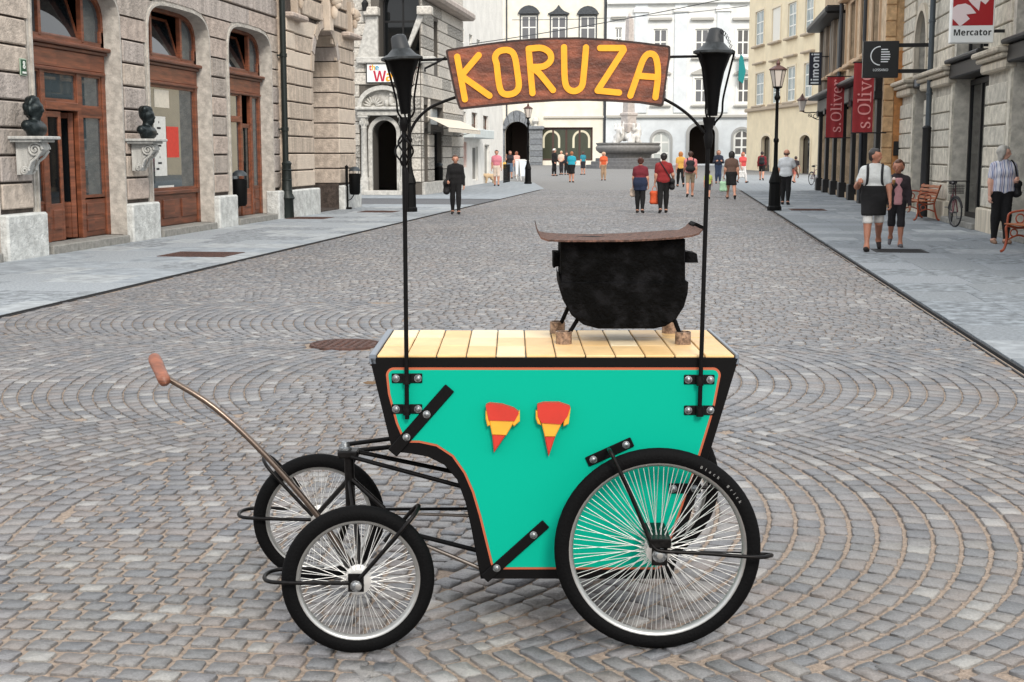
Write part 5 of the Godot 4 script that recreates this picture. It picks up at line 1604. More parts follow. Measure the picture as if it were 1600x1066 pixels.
	var s5 := S(); box2(s5, Vector3(w * 0.5 - 0.02, 0.2, -0.03), Vector3(w * 0.5 + 0.3, 0.26, 0.03)); box2(s5, Vector3(w * 0.5 - 0.02, 0.85, -0.03), Vector3(w * 0.5 + 0.3, 0.91, 0.03)); part("bracket", s5, M("iron_dark"), sg)
	# black square sign with the ring emblem
	var Z2 := -36.6
	var a2 := PZ(1347, 122, Z2); var e2 := PZ(1405, 64, Z2)
	var w2 := e2.x - a2.x
	var h2 := e2.y - a2.y
	var bs := thing("black_square_sign", "square black sign with a white striped ring, projecting on two arms", "sign", Transform3D(Basis(), Vector3((a2.x + e2.x) * 0.5, (a2.y + e2.y) * 0.5, Z2)))
	var s6 := S(); cbox(s6, Vector3.ZERO, Vector3(w2, h2, 0.16), 0.012); part("case", s6, M("sign_black", c8(18, 18, 20), 0.35), bs)
	var wh := M("letter_white", c8(226, 230, 232), 0.5)
	var s7 := S()
	var pts := []
	for q in 20:
		var t := PI * 0.5 + (q / 19.0 - 0.0) * PI
		pts.append(Vector3(-0.02 + 0.235 * cos(t), 0.09 + 0.235 * sin(t), 0.085))
	tube(s7, pts, 0.016, 6)
	part("emblem", s7, wh, bs)
	var s8 := S()
	for q in 6:
		var y := -0.06 + q * 0.062
		var x1 := sqrt(maxf(0.0, 0.055 - (y - 0.09) * (y - 0.09)))
		cbox2(s8, Vector3(0.0, y - 0.014, 0.08), Vector3(x1, y + 0.014, 0.095), 0.003)
	part("emblem_bars", s8, wh, bs)
	text("lettering", "LOSSANO", 0.065, wh, bs, Transform3D(Basis(), Vector3(0, -0.27, 0.085)), 400)
	for y in [0.36, -0.3]:
		var s9 := S()
		cbox2(s9, Vector3(w2 * 0.5, y - 0.05, -0.03), Vector3(w2 * 0.5 + 0.8, y + 0.05, 0.03), 0.008)
		part("arm", s9, M("iron_dark"), bs)
# ---------------------------------------------------------------- the cart
var CT := Transform3D()
func cart_frame() -> void:
	var D := 4.33
	var b := Basis(Vector3.UP, yaw)
	var o := b * Vector3((870.0 - 800.0) / FP * D, 0, -D)
	CT = Transform3D(b, o)
func c(px: float, py: float, z: float) -> Vector3:      # photo pixel -> cart place in the upright plane z
	var inv := CT.affine_inverse()
	var o := inv * EYE
	var d := inv.basis * ray(px, py)
	return o + d * ((z - o.z) / d.z)
func cpoly(pts: Array, z: float) -> PackedVector2Array:
	var r := PackedVector2Array()
	for p in pts:
		var q := c(p[0], p[1], z)
		r.append(Vector2(q.x, q.y))
	return r
func grown(pl: PackedVector2Array, d: float) -> PackedVector2Array:      # offset in tenths of a millimetre, so that corners come out round
	var k := Transform2D(0.0, Vector2(20000, 20000), 0.0, Vector2.ZERO)
	var o := Geometry2D.offset_polygon(k * pl, d * 20000.0, Geometry2D.JOIN_ROUND)[0]
	var r := PackedVector2Array()
	for i in o.size():
		var q := o[i] / 20000.0
		if r.is_empty() or q.distance_to(r[-1]) > 0.0012: r.append(q)
	return r
func rounded(pl: PackedVector2Array, rad: float) -> PackedVector2Array:
	return grown(grown(pl, -rad), rad)
func spline(pts: Array, n := 6) -> Array:
	var cu := Curve3D.new()
	for i in pts.size():
		var t: Vector3 = (pts[mini(i + 1, pts.size() - 1)] - pts[maxi(i - 1, 0)]) / 6.0
		cu.add_point(pts[i], -t if i > 0 else Vector3.ZERO, t if i < pts.size() - 1 else Vector3.ZERO)
	var r := []
	for i in (pts.size() - 1) * n + 1:
		r.append(cu.samplef(float(i) / n))
	return r
func bolt(s: SurfaceTool, p: Vector3, r := 0.0095) -> void:
	lathe(s, [Vector2(r * 1.35, 0), Vector2(r * 1.35, 0.0015), Vector2(r, 0.002), Vector2(r * 0.95, 0.005), Vector2(r * 0.6, 0.0075), Vector2(0, 0.0085)], p, 12, Basis(Vector3.RIGHT, PI / 2))
func plate(a: Vector3, b: Vector3, w: float, t: float, n: String, m: Material, parent: Node, bolts: Array, bm: Material) -> void:
	var d := b - a
	var ang := atan2(d.y, d.x)
	var s := S()
	cbox(s, Vector3.ZERO, Vector3(d.length(), w, t), 0.0025)
	var o := part(n, s, m, parent)
	o.transform = Transform3D(Basis(Vector3.BACK, ang), (a + b) * 0.5 + Vector3(0, 0, t * 0.5))
	for u in bolts:
		var s2 := S()
		bolt(s2, Vector3((u - 0.5) * d.length(), 0, t * 0.5))
		part("bolt", s2, bm, o)
func cart_wheel(cart: Node, at: Vector3, R: float, turn: float, nsp: int) -> void:
	var rub := M("tyre_rubber", c8(13, 13, 14), 0.7, {spec = 0.2, tex = "grain", scale = 3.0, nrm = "nrm", bump = 0.4})
	var chrome := M("chrome", c8(224, 223, 220), 0.4, {metal = 0.8})
	var alu := M("rim_metal", c8(176, 176, 174), 0.35, {metal = 0.9})
	var w := node("wheel", cart)
	w.transform = Transform3D(Basis(Vector3.UP, turn), at)
	var B := Basis(Vector3.RIGHT, PI / 2)
	var tr := 0.024
	var s := S()
	var pr := []
	for k in 15:
		var t := lerpf(-2.35, 2.35, k / 14.0)
		pr.append(Vector2(R - tr * 1.15 + tr * 1.15 * cos(t), tr * sin(t)))
	lathe(s, pr, Vector3.ZERO, 64, B)
	# tread: small knobs on the shoulders
	var nk := 0
	for k in nk:
		var a := TAU * k / nk
		for sd in [-1.0, 1.0]:
			var a2: float = a + sd * PI / nk * 0.5
			cbox(s, Vector3(cos(a2) * (R - 0.004), sin(a2) * (R - 0.004), sd * 0.0085), Vector3(0.008, R * TAU / nk * 0.55, 0.011), 0.0015, Basis(Vector3.BACK, a2))
	part("tyre", s, rub, w)
	var ri := R - tr * 2.0
	var s2 := S()
	lathe(s2, [Vector2(ri + 0.006, -0.014), Vector2(ri - 0.002, -0.014), Vector2(ri - 0.007, -0.011), Vector2(ri - 0.013, 0.0), Vector2(ri - 0.007, 0.011), Vector2(ri - 0.002, 0.014), Vector2(ri + 0.006, 0.014)], Vector3.ZERO, 64, B)
	part("rim", s2, alu, w)
	var s3 := S()
	for k in nsp:
		var a := TAU * k / nsp
		var sd := 1.0 if k % 2 else -1.0
		var ah := a + (0.16 if (k / 2) % 2 else -0.16)
		tube(s3, [Vector3(cos(ah) * 0.034, sin(ah) * 0.034, sd * 0.03), Vector3(cos(a) * (ri - 0.014), sin(a) * (ri - 0.014), sd * 0.004)], 0.00112, 4, false)
	part("spokes", s3, chrome, w)
	var s4 := S()
	lathe(s4, [Vector2(0, -0.06), Vector2(0.012, -0.06), Vector2(0.012, -0.038), Vector2(0.04, -0.034), Vector2(0.04, -0.028), Vector2(0.02, -0.022), Vector2(0.018, 0.022), Vector2(0.04, 0.028), Vector2(0.04, 0.034), Vector2(0.012, 0.038), Vector2(0.012, 0.06), Vector2(0, 0.06)], Vector3.ZERO, 20, B)
	part("hub", s4, chrome, w)
	var s5 := S()
	lathe(s5, [Vector2(0.019, 0.062), Vector2(0.019, 0.068), Vector2(0.011, 0.069), Vector2(0.010, 0.078), Vector2(0.0, 0.08)], Vector3.ZERO, 12, B)
	part("axle_nut", s5, alu, w)
func make_cart() -> void:
	cart_frame()
	TF = Transform3D()
	var cart := thing("vending_cart", "green and black vending cart with lantern posts and a wooden name board", "cart", CT)
	var blk := M("cart_black", c8(10, 9, 10), 0.5, {spec = 0.25, tex = "grain", scale = 2.0})
	var iron := M("cart_iron", c8(30, 28, 28), 0.45, {metal = 0.75, tex = "dirt", scale = 3.0})
	var steel := M("cart_steel", c8(150, 140, 132), 0.3, {metal = 0.9, tex = "grain", scale = 4.0})
	var boltm := M("bolt_zinc", c8(168, 172, 175), 0.42, {metal = 0.8, tex = "dirt", scale = 6.0})
	var green := M("cart_green", c8(0, 157, 131), 0.55, {spec = 0.2})
	var orange := M("cart_line", c8(170, 84, 52), 0.55)
	var depth := 0.64
	# body: black carcass with the swan-neck cut at the front
	var outer := [[577, 559], [1155, 559], [1049, 905], [751, 905], [744, 868], [736, 825], [727, 785], [714, 750], [694, 727], [668, 714], [640, 709], [613, 706]]
	var inner := [[606, 578], [1124, 578], [1112, 640], [1090, 712], [1030, 886], [772, 886], [763, 850], [752, 805], [741, 768], [728, 738], [709, 711], [683, 694], [655, 688], [634, 688], [622, 660], [610, 615]]
	var po := cpoly(outer, 0.0)
	var s := S()
	prism(s, po, -depth, 0.0, Transform3D(), 0.003)
	part("body", s, blk, cart)
	var pin := rounded(cpoly(inner, 0.0), 0.018)
	var s1 := S()
	prism(s1, grown(pin, 0.0078), -0.01, 0.0022)
	part("coach_line", s1, orange, cart)
	var s2 := S()
	prism(s2, pin, -0.01, 0.004, Transform3D(), 0.0)
	part("side_panel", s2, green, cart)
	# counter: rim and tiles
	var H := c(866, 556.5, 0.0).y
	var xl := c(577, 557, 0.0).x; var xr := c(1155, 557, 0.0).x
	var ct := node("counter_top", cart)
	var s3 := S()
	for e in [[Vector3(xl, H - 0.028, -depth), Vector3(xl + 0.022, H + 0.006, 0.0)], [Vector3(xr - 0.012, H - 0.028, -depth), Vector3(xr, H + 0.006, 0.0)], [Vector3(xl + 0.023, H - 0.028, -depth), Vector3(xr - 0.013, H + 0.003, -depth + 0.01)]]:
		cbox2(s3, e[0], e[1], 0.002)
	part("rim", s3, M("counter_rim", c8(120, 128, 138), 0.4, {metal = 0.5}), ct)
	var s33 := S()
	cbox2(s33, Vector3(xl + 0.002, H - 0.034, -depth + 0.012), Vector3(xr - 0.002, H - 0.006, -0.006), 0.002)
	part("deck", s33, M("counter_joint", c8(120, 84, 60), 0.9), ct)
	var tm := []
	for q in [c8(224, 190, 138), c8(228, 202, 160), c8(220, 182, 126), c8(230, 210, 174)]:
		tm.append(M("tile%d" % tm.size(), q, 0.45, {tex = "soft", scale = 1.7, spec = 0.35}))
	var rows := [0.0, -0.215, -0.42, -depth + 0.012]
	var nt := 12
	for i in nt:
		for j in 3:
			var a := lerpf(xl + 0.024, xr - 0.014, float(i) / nt); var b := lerpf(xl + 0.024, xr - 0.014, float(i + 1) / nt)
			block("tile", Vector3((a + b) * 0.5, H - 0.0015 + rng.randf_range(-0.0008, 0.0008), (rows[j] + rows[j + 1]) * 0.5 + rng.randf_range(-0.001, 0.001)), Vector3(b - a - 0.0035, 0.009, rows[j] - rows[j + 1] - 0.002), 0.0025, tm[rng.randi() % 4], ct, Basis(Vector3.UP, rng.randf_range(-0.006, 0.006)))
	# ice-cream shaped cup holders
	var redm := M("cone_red", c8(190, 44, 28), 0.5, {tex = "soft", scale = 2.0})
	var yelm := M("cone_yellow", c8(232, 164, 44), 0.5, {tex = "soft", scale = 2.0})
	var cones := [
		[[[759, 631], [765, 628], [785, 630], [803, 636], [811, 642], [804, 655], [764, 654]], [[764, 652], [805, 654], [791, 678], [769, 677]], [[769, 676], [791, 677], [772, 705]], [[759, 640], [764, 640], [766, 662], [762, 664], [759, 652]], [[806, 645], [812, 640], [812, 656], [803, 664], [800, 660]]],
		[[[839, 630], [850, 627], [873, 627], [891, 633], [886, 648], [876, 660], [846, 658], [840, 648]], [[845, 656], [878, 658], [867, 680], [851, 680]], [[850, 678], [868, 678], [857, 711]], [[837, 640], [842, 640], [845, 662], [840, 660], [837, 652]], [[885, 640], [891, 636], [888, 660], [880, 664], [880, 656]]]]
	for k in cones:
		var cn := node("cup_holder", cart)
		var names := ["red_scoop", "yellow_band", "red_tip", "side_hook", "side_hook"]
		for q in 5:
			var sc := S()
			var pl := cpoly(k[q], 0.0)
			if q == 0: pl = rounded(pl, 0.004)
			prism(sc, pl, 0.0, [0.034, 0.030, 0.026, 0.03, 0.03][q], Transform3D(), 0.0 if q == 0 else 0.003)
			part(names[q], sc, yelm if q in [1, 3, 4] else redm, cn)
	# straps
	plate(c(613, 708, 0.004), c(703, 606, 0.004), 0.038, 0.007, "strap", blk, cart, [0.25, 0.6], boltm)
	plate(c(757, 904, 0.004), c(853, 818, 0.004), 0.034, 0.008, "strap", blk, cart, [0.2, 0.8], boltm)
	plate(c(917, 722, 0.004), c(988, 690, 0.004), 0.034, 0.007, "strap", blk, cart, [0.14, 0.86], boltm)
	plate(c(1045, 763, 0.004), c(1095, 763, 0.004), 0.034, 0.007, "strap", blk, cart, [0.14, 0.8], boltm)
	# posts with their clamps
	var posts := [[c(636, 655, 0.022), c(631, 192, 0.022)], [c(1093, 650, 0.022), c(1107, 205, 0.022)]]
	for i in 2:
		var sp := S()
		rod(sp, posts[i][0], posts[i][1], 0.0072, 12)
		if i == 1:
			tube(sp, [c(1107, 232, 0.022), c(1107, 214, 0.022), c(1107.5, 205, 0.022), c(1108, 190, 0.022), c(1108, 183, 0.022)], [0.010, 0.0165, 0.011, 0.019, 0.02], 12)
		else:
			tube(sp, [c(633, 330, 0.022), c(633, 270, 0.022), c(632, 262, 0.022)], [0.0085, 0.0105, 0.008], 12)
			tube(sp, [c(631, 205, 0.022), c(631, 196, 0.022), c(631, 192, 0.022), c(631, 183, 0.022)], [0.010, 0.013, 0.015, 0.012], 12)
		part("post", sp, blk, cart)
		for y in ([591, 639] if i == 0 else [593, 641]):
			pass
			var p := c(636 if i == 0 else 1092.5, y, 0.004)
			plate(p + Vector3(-0.05, 0, 0), p + Vector3(0.05, 0, 0), 0.032, 0.005, "clamp_plate", iron, cart, [0.14, 0.86], boltm)
			var sc := S()
			tube(sc, [p + Vector3(0, -0.017, 0.018), p + Vector3(0, 0.017, 0.018)], 0.0125, 12)
			part("clamp_collar", sc, iron, cart)
	# open twisted basket in the left post
	var tw := S()
	for k in 4:
		var pts := []
		for q in 13:
			var u := q / 12.0
			var a := TAU * k / 4.0 + u * PI * 1.1
			pts.append(c(631.5, lerpf(262, 207, u), 0.022) + Vector3(cos(a), 0, sin(a)) * 0.029 * sin(PI * u))
		tube(tw, pts, 0.0032, 6)
	part("twisted_basket", tw, blk, cart)
	# lanterns
	for i in 2:
		var ln := node("lantern", cart)
		var bt := c([634, 1113][i], [181, 184][i], 0.022)
		var top := c([628, 1116][i], [92, 82][i], 0.022)
		var ax := (top - bt)
		var B := Basis(Quaternion(Vector3.UP, ax.normalized()))
		var h := ax.length()
		var s4 := S()
		lathe(s4, [Vector2(0.0, 0.005), Vector2(0.016, 0.006), Vector2(0.019, h * 0.2), Vector2(0.024, h * 0.45), Vector2(0.034, h * 0.7), Vector2(0.050, h * 0.92), Vector2(0.058, h)], bt, 8, B)
		part("cone", s4, M("lantern_black", c8(8, 8, 9), 0.55, {spec = 0.2, tex = "grain", scale = 3.0}), ln)
		var s5 := S()
		lathe(s5, [Vector2(0.058, h - 0.006), Vector2(0.066, h - 0.003), Vector2(0.066, h + 0.004), Vector2(0.045, h + 0.014), Vector2(0.026, h + 0.034)], bt, 24, B)
		part("roof", s5, M("lantern_roof", c8(58, 62, 64), 0.5, {metal = 0.4, tex = "dirt", scale = 3.0}), ln)
		var s6 := S()
		var B2 := B * Basis(Vector3.BACK, 0.16 if i == 0 else -0.10)
		lathe(s6, [Vector2(0.030, 0.0), Vector2(0.024, 0.046), Vector2(0.018, 0.052), Vector2(0.0, 0.056)], bt + B * Vector3(0, h + 0.022, 0), 16, B2)
		part("chimney", s6, M("lantern_grey", c8(44, 46, 48), 0.55, {metal = 0.3}), ln)
		var s7 := S()
		for k in 3:
			var a := 0.35 + TAU * k / 3.0
			var d := Vector3(cos(a), 0, sin(a))
			tube(s7, spline([bt + B * (d * 0.064 + Vector3(0, h, 0)), bt + B * (d * 0.050 + Vector3(0, h * 0.7, 0)), bt + B * (d * 0.033 + Vector3(0, h * 0.3, 0)), bt + B * (d * 0.030 + Vector3(0, 0.012, 0)), bt + B * (d * 0.012 + Vector3(0, -0.012, 0)), bt + B * (d * 0.006 + Vector3(0, -0.024, 0))], 4), 0.0035, 6)
		part("cage", s7, mats["lantern_black"], ln)
		if i == 1:
			var s8 := S()
			for k in 9:
				var u := k / 8.0
				var p := c(lerpf(1127, 1147, u), 50 + 40 * u * u, 0.06)
				tube(s8, [p + Vector3(0.004, 0.003, 0), p + Vector3(0.0, 0.007, 0), p + Vector3(-0.004, 0.0, 0), p + Vector3(0, -0.007, 0)], 0.0013, 5, true, true)
			part("chain", s8, mats["lantern_black"], ln)
	# arms that carry the name board
	var arm := S()
	tube(arm, [c(655, 94, 0.02), c(706, 92, 0.02)], 0.0042, 8)
	tube(arm, [c(664, 112, 0.04), c(664, 107, 0.04), c(682, 98, 0.03), c(696, 90, 0.02)], 0.0035, 6)
	tube(arm, [c(1040, 89, 0.02), c(1092, 88, 0.02)], 0.0042, 8)
	tube(arm, spline([c(635, 222, 0.02), c(648, 192, 0.02), c(668, 171, 0.02), c(690, 160, 0.02), c(712, 152, 0.02)], 4), 0.0048, 8)
	tube(arm, spline([c(1036, 154, 0.02), c(1056, 165, 0.02), c(1074, 178, 0.02), c(1086, 190, 0.02), c(1104, 212, 0.02)], 4), 0.0048, 8)
	part("board_arms", arm, blk, cart)
	# name board
	var bd := node("name_board", cart)
	var bp := [[696, 78], [720, 74], [760, 68], [800, 63], [850, 59.5], [900, 58.5], [950, 61], [1000, 66], [1047, 72], [1047, 86], [1042, 120], [1036, 167], [1000, 161.5], [960, 159], [920, 157.5], [870, 158], [830, 160.5], [790, 164], [750, 168], [718, 171.5], [711, 150], [700, 100]]
	var s9 := S()
	var bpl := rounded(cpoly(bp, 0.02), 0.008)
	prism(s9, bpl, 0.004, 0.0315, Transform3D(), 0.0)
	part("burnt_edge", s9, M("board_burnt", c8(62, 34, 25), 0.7, {tex = "scorch", scale = 2.2, world = false}), bd)
	var s91 := S()
	prism(s91, rounded(grown(bpl, -0.0065), 0.006), 0.028, 0.0325)
	part("board", s91, M("board_wood", c8(148, 82, 56), 0.6, {tex = "scorch", scale = Vector3(2.2, 2.2, 2.2), world = false, nrm = "nrm", bump = 0.3}), bd)
	var letters := {
		K = [[[386, 172], [416, 338]], [[470, 166], [402, 246], [512, 324]]],
		O = [[[540, 200], [534, 172], [552, 150], [588, 147], [610, 170], [622, 240], [626, 290], [608, 314], [572, 318], [552, 292], [540, 200]]],
		R = [[[665, 143], [680, 314]], [[665, 141], [716, 138], [748, 158], [750, 188], [722, 210], [676, 214], [706, 236], [760, 302]]],
		U = [[[803, 135], [806, 258], [818, 296], [846, 306], [872, 288], [880, 240], [889, 136]]],
		Z = [[[944, 138], [1034, 138], [1036, 146], [934, 304], [1018, 312]]],
		A = [[[1062, 324], [1090, 244], [1114, 180], [1138, 160], [1162, 176], [1170, 244], [1160, 330]], [[1090, 246], [1166, 252]]]}
	for k in letters:
		var all: Array[PackedVector2Array] = []
		for stv in letters[k]:
			var pl := PackedVector2Array()
			for q in stv:
				var p := c(560 + q[0] / 2.5, 20 + q[1] / 2.5, 0.032)
				pl.append(Vector2(p.x, p.y))
			# smooth the stroke
			var cur := Curve2D.new()
			for q in pl.size():
				var t := (pl[mini(q + 1, pl.size() - 1)] - pl[maxi(q - 1, 0)]) / 6.0
				if pl.size() < 4 or k == "Z": t = Vector2.ZERO
				cur.add_point(pl[q], -t, t)
			var sm := PackedVector2Array()
			for q in (pl.size() - 1) * 5 + 1: sm.append(cur.samplef(q / 5.0))
			for q in sm.size(): sm[q] *= 2000.0
			for o in Geometry2D.offset_polyline(sm, 0.0097 * 2000.0, Geometry2D.JOIN_ROUND, Geometry2D.END_ROUND):
				for q in o.size(): o[q] /= 2000.0
				all.append(o)
		var sl := S()
		var zt := 0.0
		for o in all:
			if Geometry2D.is_polygon_clockwise(o): continue
			var holes := all.filter(func(h): return Geometry2D.is_polygon_clockwise(h) and Geometry2D.is_point_in_polygon(h[0], o))
			var polys: Array[PackedVector2Array] = [o]
			for h in holes:
				# split the ring at the hole so that it can be triangulated
				var cx := 0.0
				for q in h: cx += q.x
				cx /= h.size()
				var nxt: Array[PackedVector2Array] = []
				for sd in [-1.0, 1.0]:
					var half := PackedVector2Array([Vector2(cx, -5), Vector2(cx + sd * 9, -5), Vector2(cx + sd * 9, 9), Vector2(cx, 9)])
					for pp in polys:
						for a in Geometry2D.intersect_polygons(pp, half):
							var hr: PackedVector2Array = h.duplicate(); hr.reverse()
							for r in Geometry2D.clip_polygons(a, hr): nxt.append(r)
				polys = nxt
			for pp in polys: prism(sl, pp, 0.031, 0.0365 + zt)
			zt += 0.0006
		part("letter", sl, M("letter_yellow", c8(243, 164, 14), 0.5, {tex = "soft", scale = 4.0}), bd)
	# wheels
	var rb := c(1027, 873, 0.12)
	var R1 := 0.334
	cart_wheel(cart, Vector3(rb.x, R1, 0.12), R1, 0.0, 104)
	cart_wheel(cart, Vector3(rb.x, R1, -depth - 0.12), R1, 0.0, 104)
	var fb := c(560, 913, 0.16)
	var R2 := 0.245
	cart_wheel(cart, Vector3(fb.x, R2, 0.16), R2, 0.12, 88)
	var ff := c(499, 820, -0.58)
	cart_wheel(cart, Vector3(ff.x, R2, -0.58), R2, 0.12, 88)
	print("wheel radii ", R1, " ", R2, " far hub y ", ff.y)
	# tyre lettering
	var wd := "Black Brick"
	var lm := M("letter_white")
	for i in wd.length():
		if wd[i] == " ": continue
		var a := deg_to_rad(64.0 - i * 3.0 - (2.0 if i > 5 else 0.0))
		text("tyre_letter", wd[i], 0.009, M("letter_grey", c8(118, 118, 116), 0.6), cart, Transform3D(Basis(Vector3.BACK, a - PI / 2), Vector3(rb.x + cos(a) * (R1 - 0.028), R1 + sin(a) * (R1 - 0.028), 0.1435)), 700, "Droid Sans", 0.001)
	# rear axle bracket, wheel stays
	var sy := S()
	tube(sy, spline([c(951, 703, 0.012), c(952, 703, 0.10), c(953, 705, 0.16), c(959, 716, 0.178), c(985, 772, 0.185), c(1012, 836, 0.192), c(1022, 856, 0.195), c(1040, 862, 0.195), c(1100, 865, 0.195), c(1150, 869, 0.195), c(1188, 871, 0.19), c(1202, 869, 0.16), c(1206, 868, 0.12), c(1202, 867, 0.075), c(1180, 866, 0.06), c(1090, 864, 0.05)], 4), 0.0068, 8)
	part("wheel_stay", sy, iron, cart)
	var hb := S()
	cbox(hb, Vector3(rb.x, R1, 0.185), Vector3(0.05, 0.07, 0.008), 0.002)
	cbox(hb, Vector3(rb.x, R1 + 0.04, 0.10), Vector3(0.07, 0.03, 0.2), 0.003)
	part("axle_plate", hb, iron, cart)
	var rn := S(); bolt(rn, Vector3(rb.x, R1, 0.189), 0.018); part("axle_bolt", rn, boltm, cart)
	var ra := S()
	rod(ra, Vector3(rb.x, R1, 0.06), Vector3(rb.x, R1, -depth - 0.06), 0.011)
	rod(ra, c(1082, 765, -0.02), Vector3(rb.x + 0.03, R1 + 0.02, -0.02), 0.01)
	tube(ra, spline([Vector3(rb.x, R1, -depth - 0.19), Vector3(rb.x + 0.3, R1, -depth - 0.19), Vector3(rb.x + 0.37, R1, -depth - 0.12), Vector3(rb.x + 0.3, R1, -depth - 0.05), Vector3(rb.x + 0.1, R1, -depth - 0.05)], 4), 0.0068, 8)
	part("rear_axle", ra, iron, cart)
	# front axle, steering head and stays
	var fx := S()
	var hn := Vector3(fb.x, R2, 0.16); var hf := Vector3(ff.x, R2, -0.58)
	rod(fx, hn + Vector3(0, 0, 0.02), hf, 0.011)
	var head := c(545, 708, -0.17); var hlow := c(548, 800, -0.17)
	rod(fx, hlow, head + Vector3(0, 0.012, 0), 0.017, 12)
	rod(fx, (hn + hf) * 0.5, hlow, 0.012)
	rod(fx, c(546, 748, -0.17), hf + Vector3(0, 0.03, 0.08), 0.009)
	rod(fx, c(546, 748, -0.17), hn + Vector3(0, 0.03, -0.08), 0.009)
	rod(fx, c(546, 745, -0.17), c(600, 795, -0.1), 0.009)
	cbox(fx, head, Vector3(0.07, 0.025, 0.07), 0.005)
	part("front_axle", fx, iron, cart)
	var hp := S(); lathe(hp, [Vector2(0.0, 0.04), Vector2(0.012, 0.036), Vector2(0.016, 0.02), Vector2(0.022, 0.016), Vector2(0.022, 0.0)], head + Vector3(-0.012, 0.004, 0), 12); part("head_cap", hp, boltm, cart)
	for e in [[[549, 714, -0.14], [735, 764, -0.06], 0.0078, 0], [[559, 706, -0.2], [730, 742, -0.3], 0.0078, 0], [[528, 707, -0.3], [618, 698, -0.3], 0.0085, 0], [[538, 695, -0.6], [615, 685, -0.55], 0.0085, 0],
			[[600, 796, -0.5], [735, 795, -0.5], 0.006, 0], [[612, 802, -0.42], [735, 806, -0.42], 0.006, 1], [[650, 836, -0.2], [748, 861, -0.1], 0.0085, 0], [[660, 850, -0.08], [752, 889, -0.03], 0.0075, 1], [[545, 735, -0.17], [556, 712, -0.26], 0.008, 0]]:
		var sr := S()
		rod(sr, c(e[0][0], e[0][1], e[0][2]), c(e[1][0], e[1][1], e[1][2]), e[2], 8)
		part("chassis_rod", sr, steel if e[3] else blk, cart)
	# tube guards round the front wheels
	for e in [[hn, -1.0, 0.0, 1.0], [hn, 0.62, 0.72, 1.0], [hf, -1.0, 0.02, 0.6], [hf, -0.45, 0.5, 0.4]]:
		var o: Vector3 = e[0]
		var d := Vector3(e[1], e[2], 0).normalized()
		var sg := S()
		var q := R2 + 0.055
		tube(sg, spline([o + d * 0.02 + Vector3(0, 0.012, 0.075), o + d * 0.12 + Vector3(0, 0.012, 0.075), o + d * (q - 0.06) + Vector3(0, 0.012, 0.07), o + d * (q - 0.015) + Vector3(0, 0.012, 0.05), o + d * q + Vector3(0, 0.012, 0.0), o + d * (q - 0.015) + Vector3(0, 0.012, -0.05), o + d * (q - 0.06) + Vector3(0, 0.012, -0.07), o + d * 0.12 + Vector3(0, 0.012, -0.075)], 4), 0.0068, 8)
		part("wheel_guard", sg, iron, cart)
	var fn := S(); cbox(fn, hn + Vector3(0, 0.01, 0.066), Vector3(0.05, 0.06, 0.006), 0.002); part("axle_plate", fn, iron, cart)
	var fn2 := S(); bolt(fn2, hn + Vector3(0, 0, 0.069), 0.014); part("axle_bolt", fn2, boltm, cart)
	# pull handle
	var hd := S()
	tube(hd, spline([c(263, 592, -0.2), c(335, 637, -0.18), c(415, 712, -0.17), c(498, 808, -0.17), c(545, 876, -0.17)], 5), 0.0105, 12)
	part("pull_rod", hd, M("rod_steel", c8(120, 106, 96), 0.28, {metal = 0.85, tex = "grain", scale = 4.0}), cart)
	var g0 := c(259, 600, -0.14); var g1 := c(239, 556, -0.27)
	var gr := S()
	var gp := []; var gg := []
	for k in 15:
		var u := k / 14.0
		gp.append(g0.lerp(g1, u))
		gg.append(0.024 * (0.86 + 0.22 * absf(u - 0.42)) * (sqrt(1.0 - pow(absf(u * 2.0 - 1.0), 8.0)) * 0.96 + 0.04))
	tube(gr, gp, gg, 16)
	part("grip", gr, M("grip_wood", c8(150, 92, 68), 0.5, {tex = "wood", scale = 4.0, world = false}), cart)

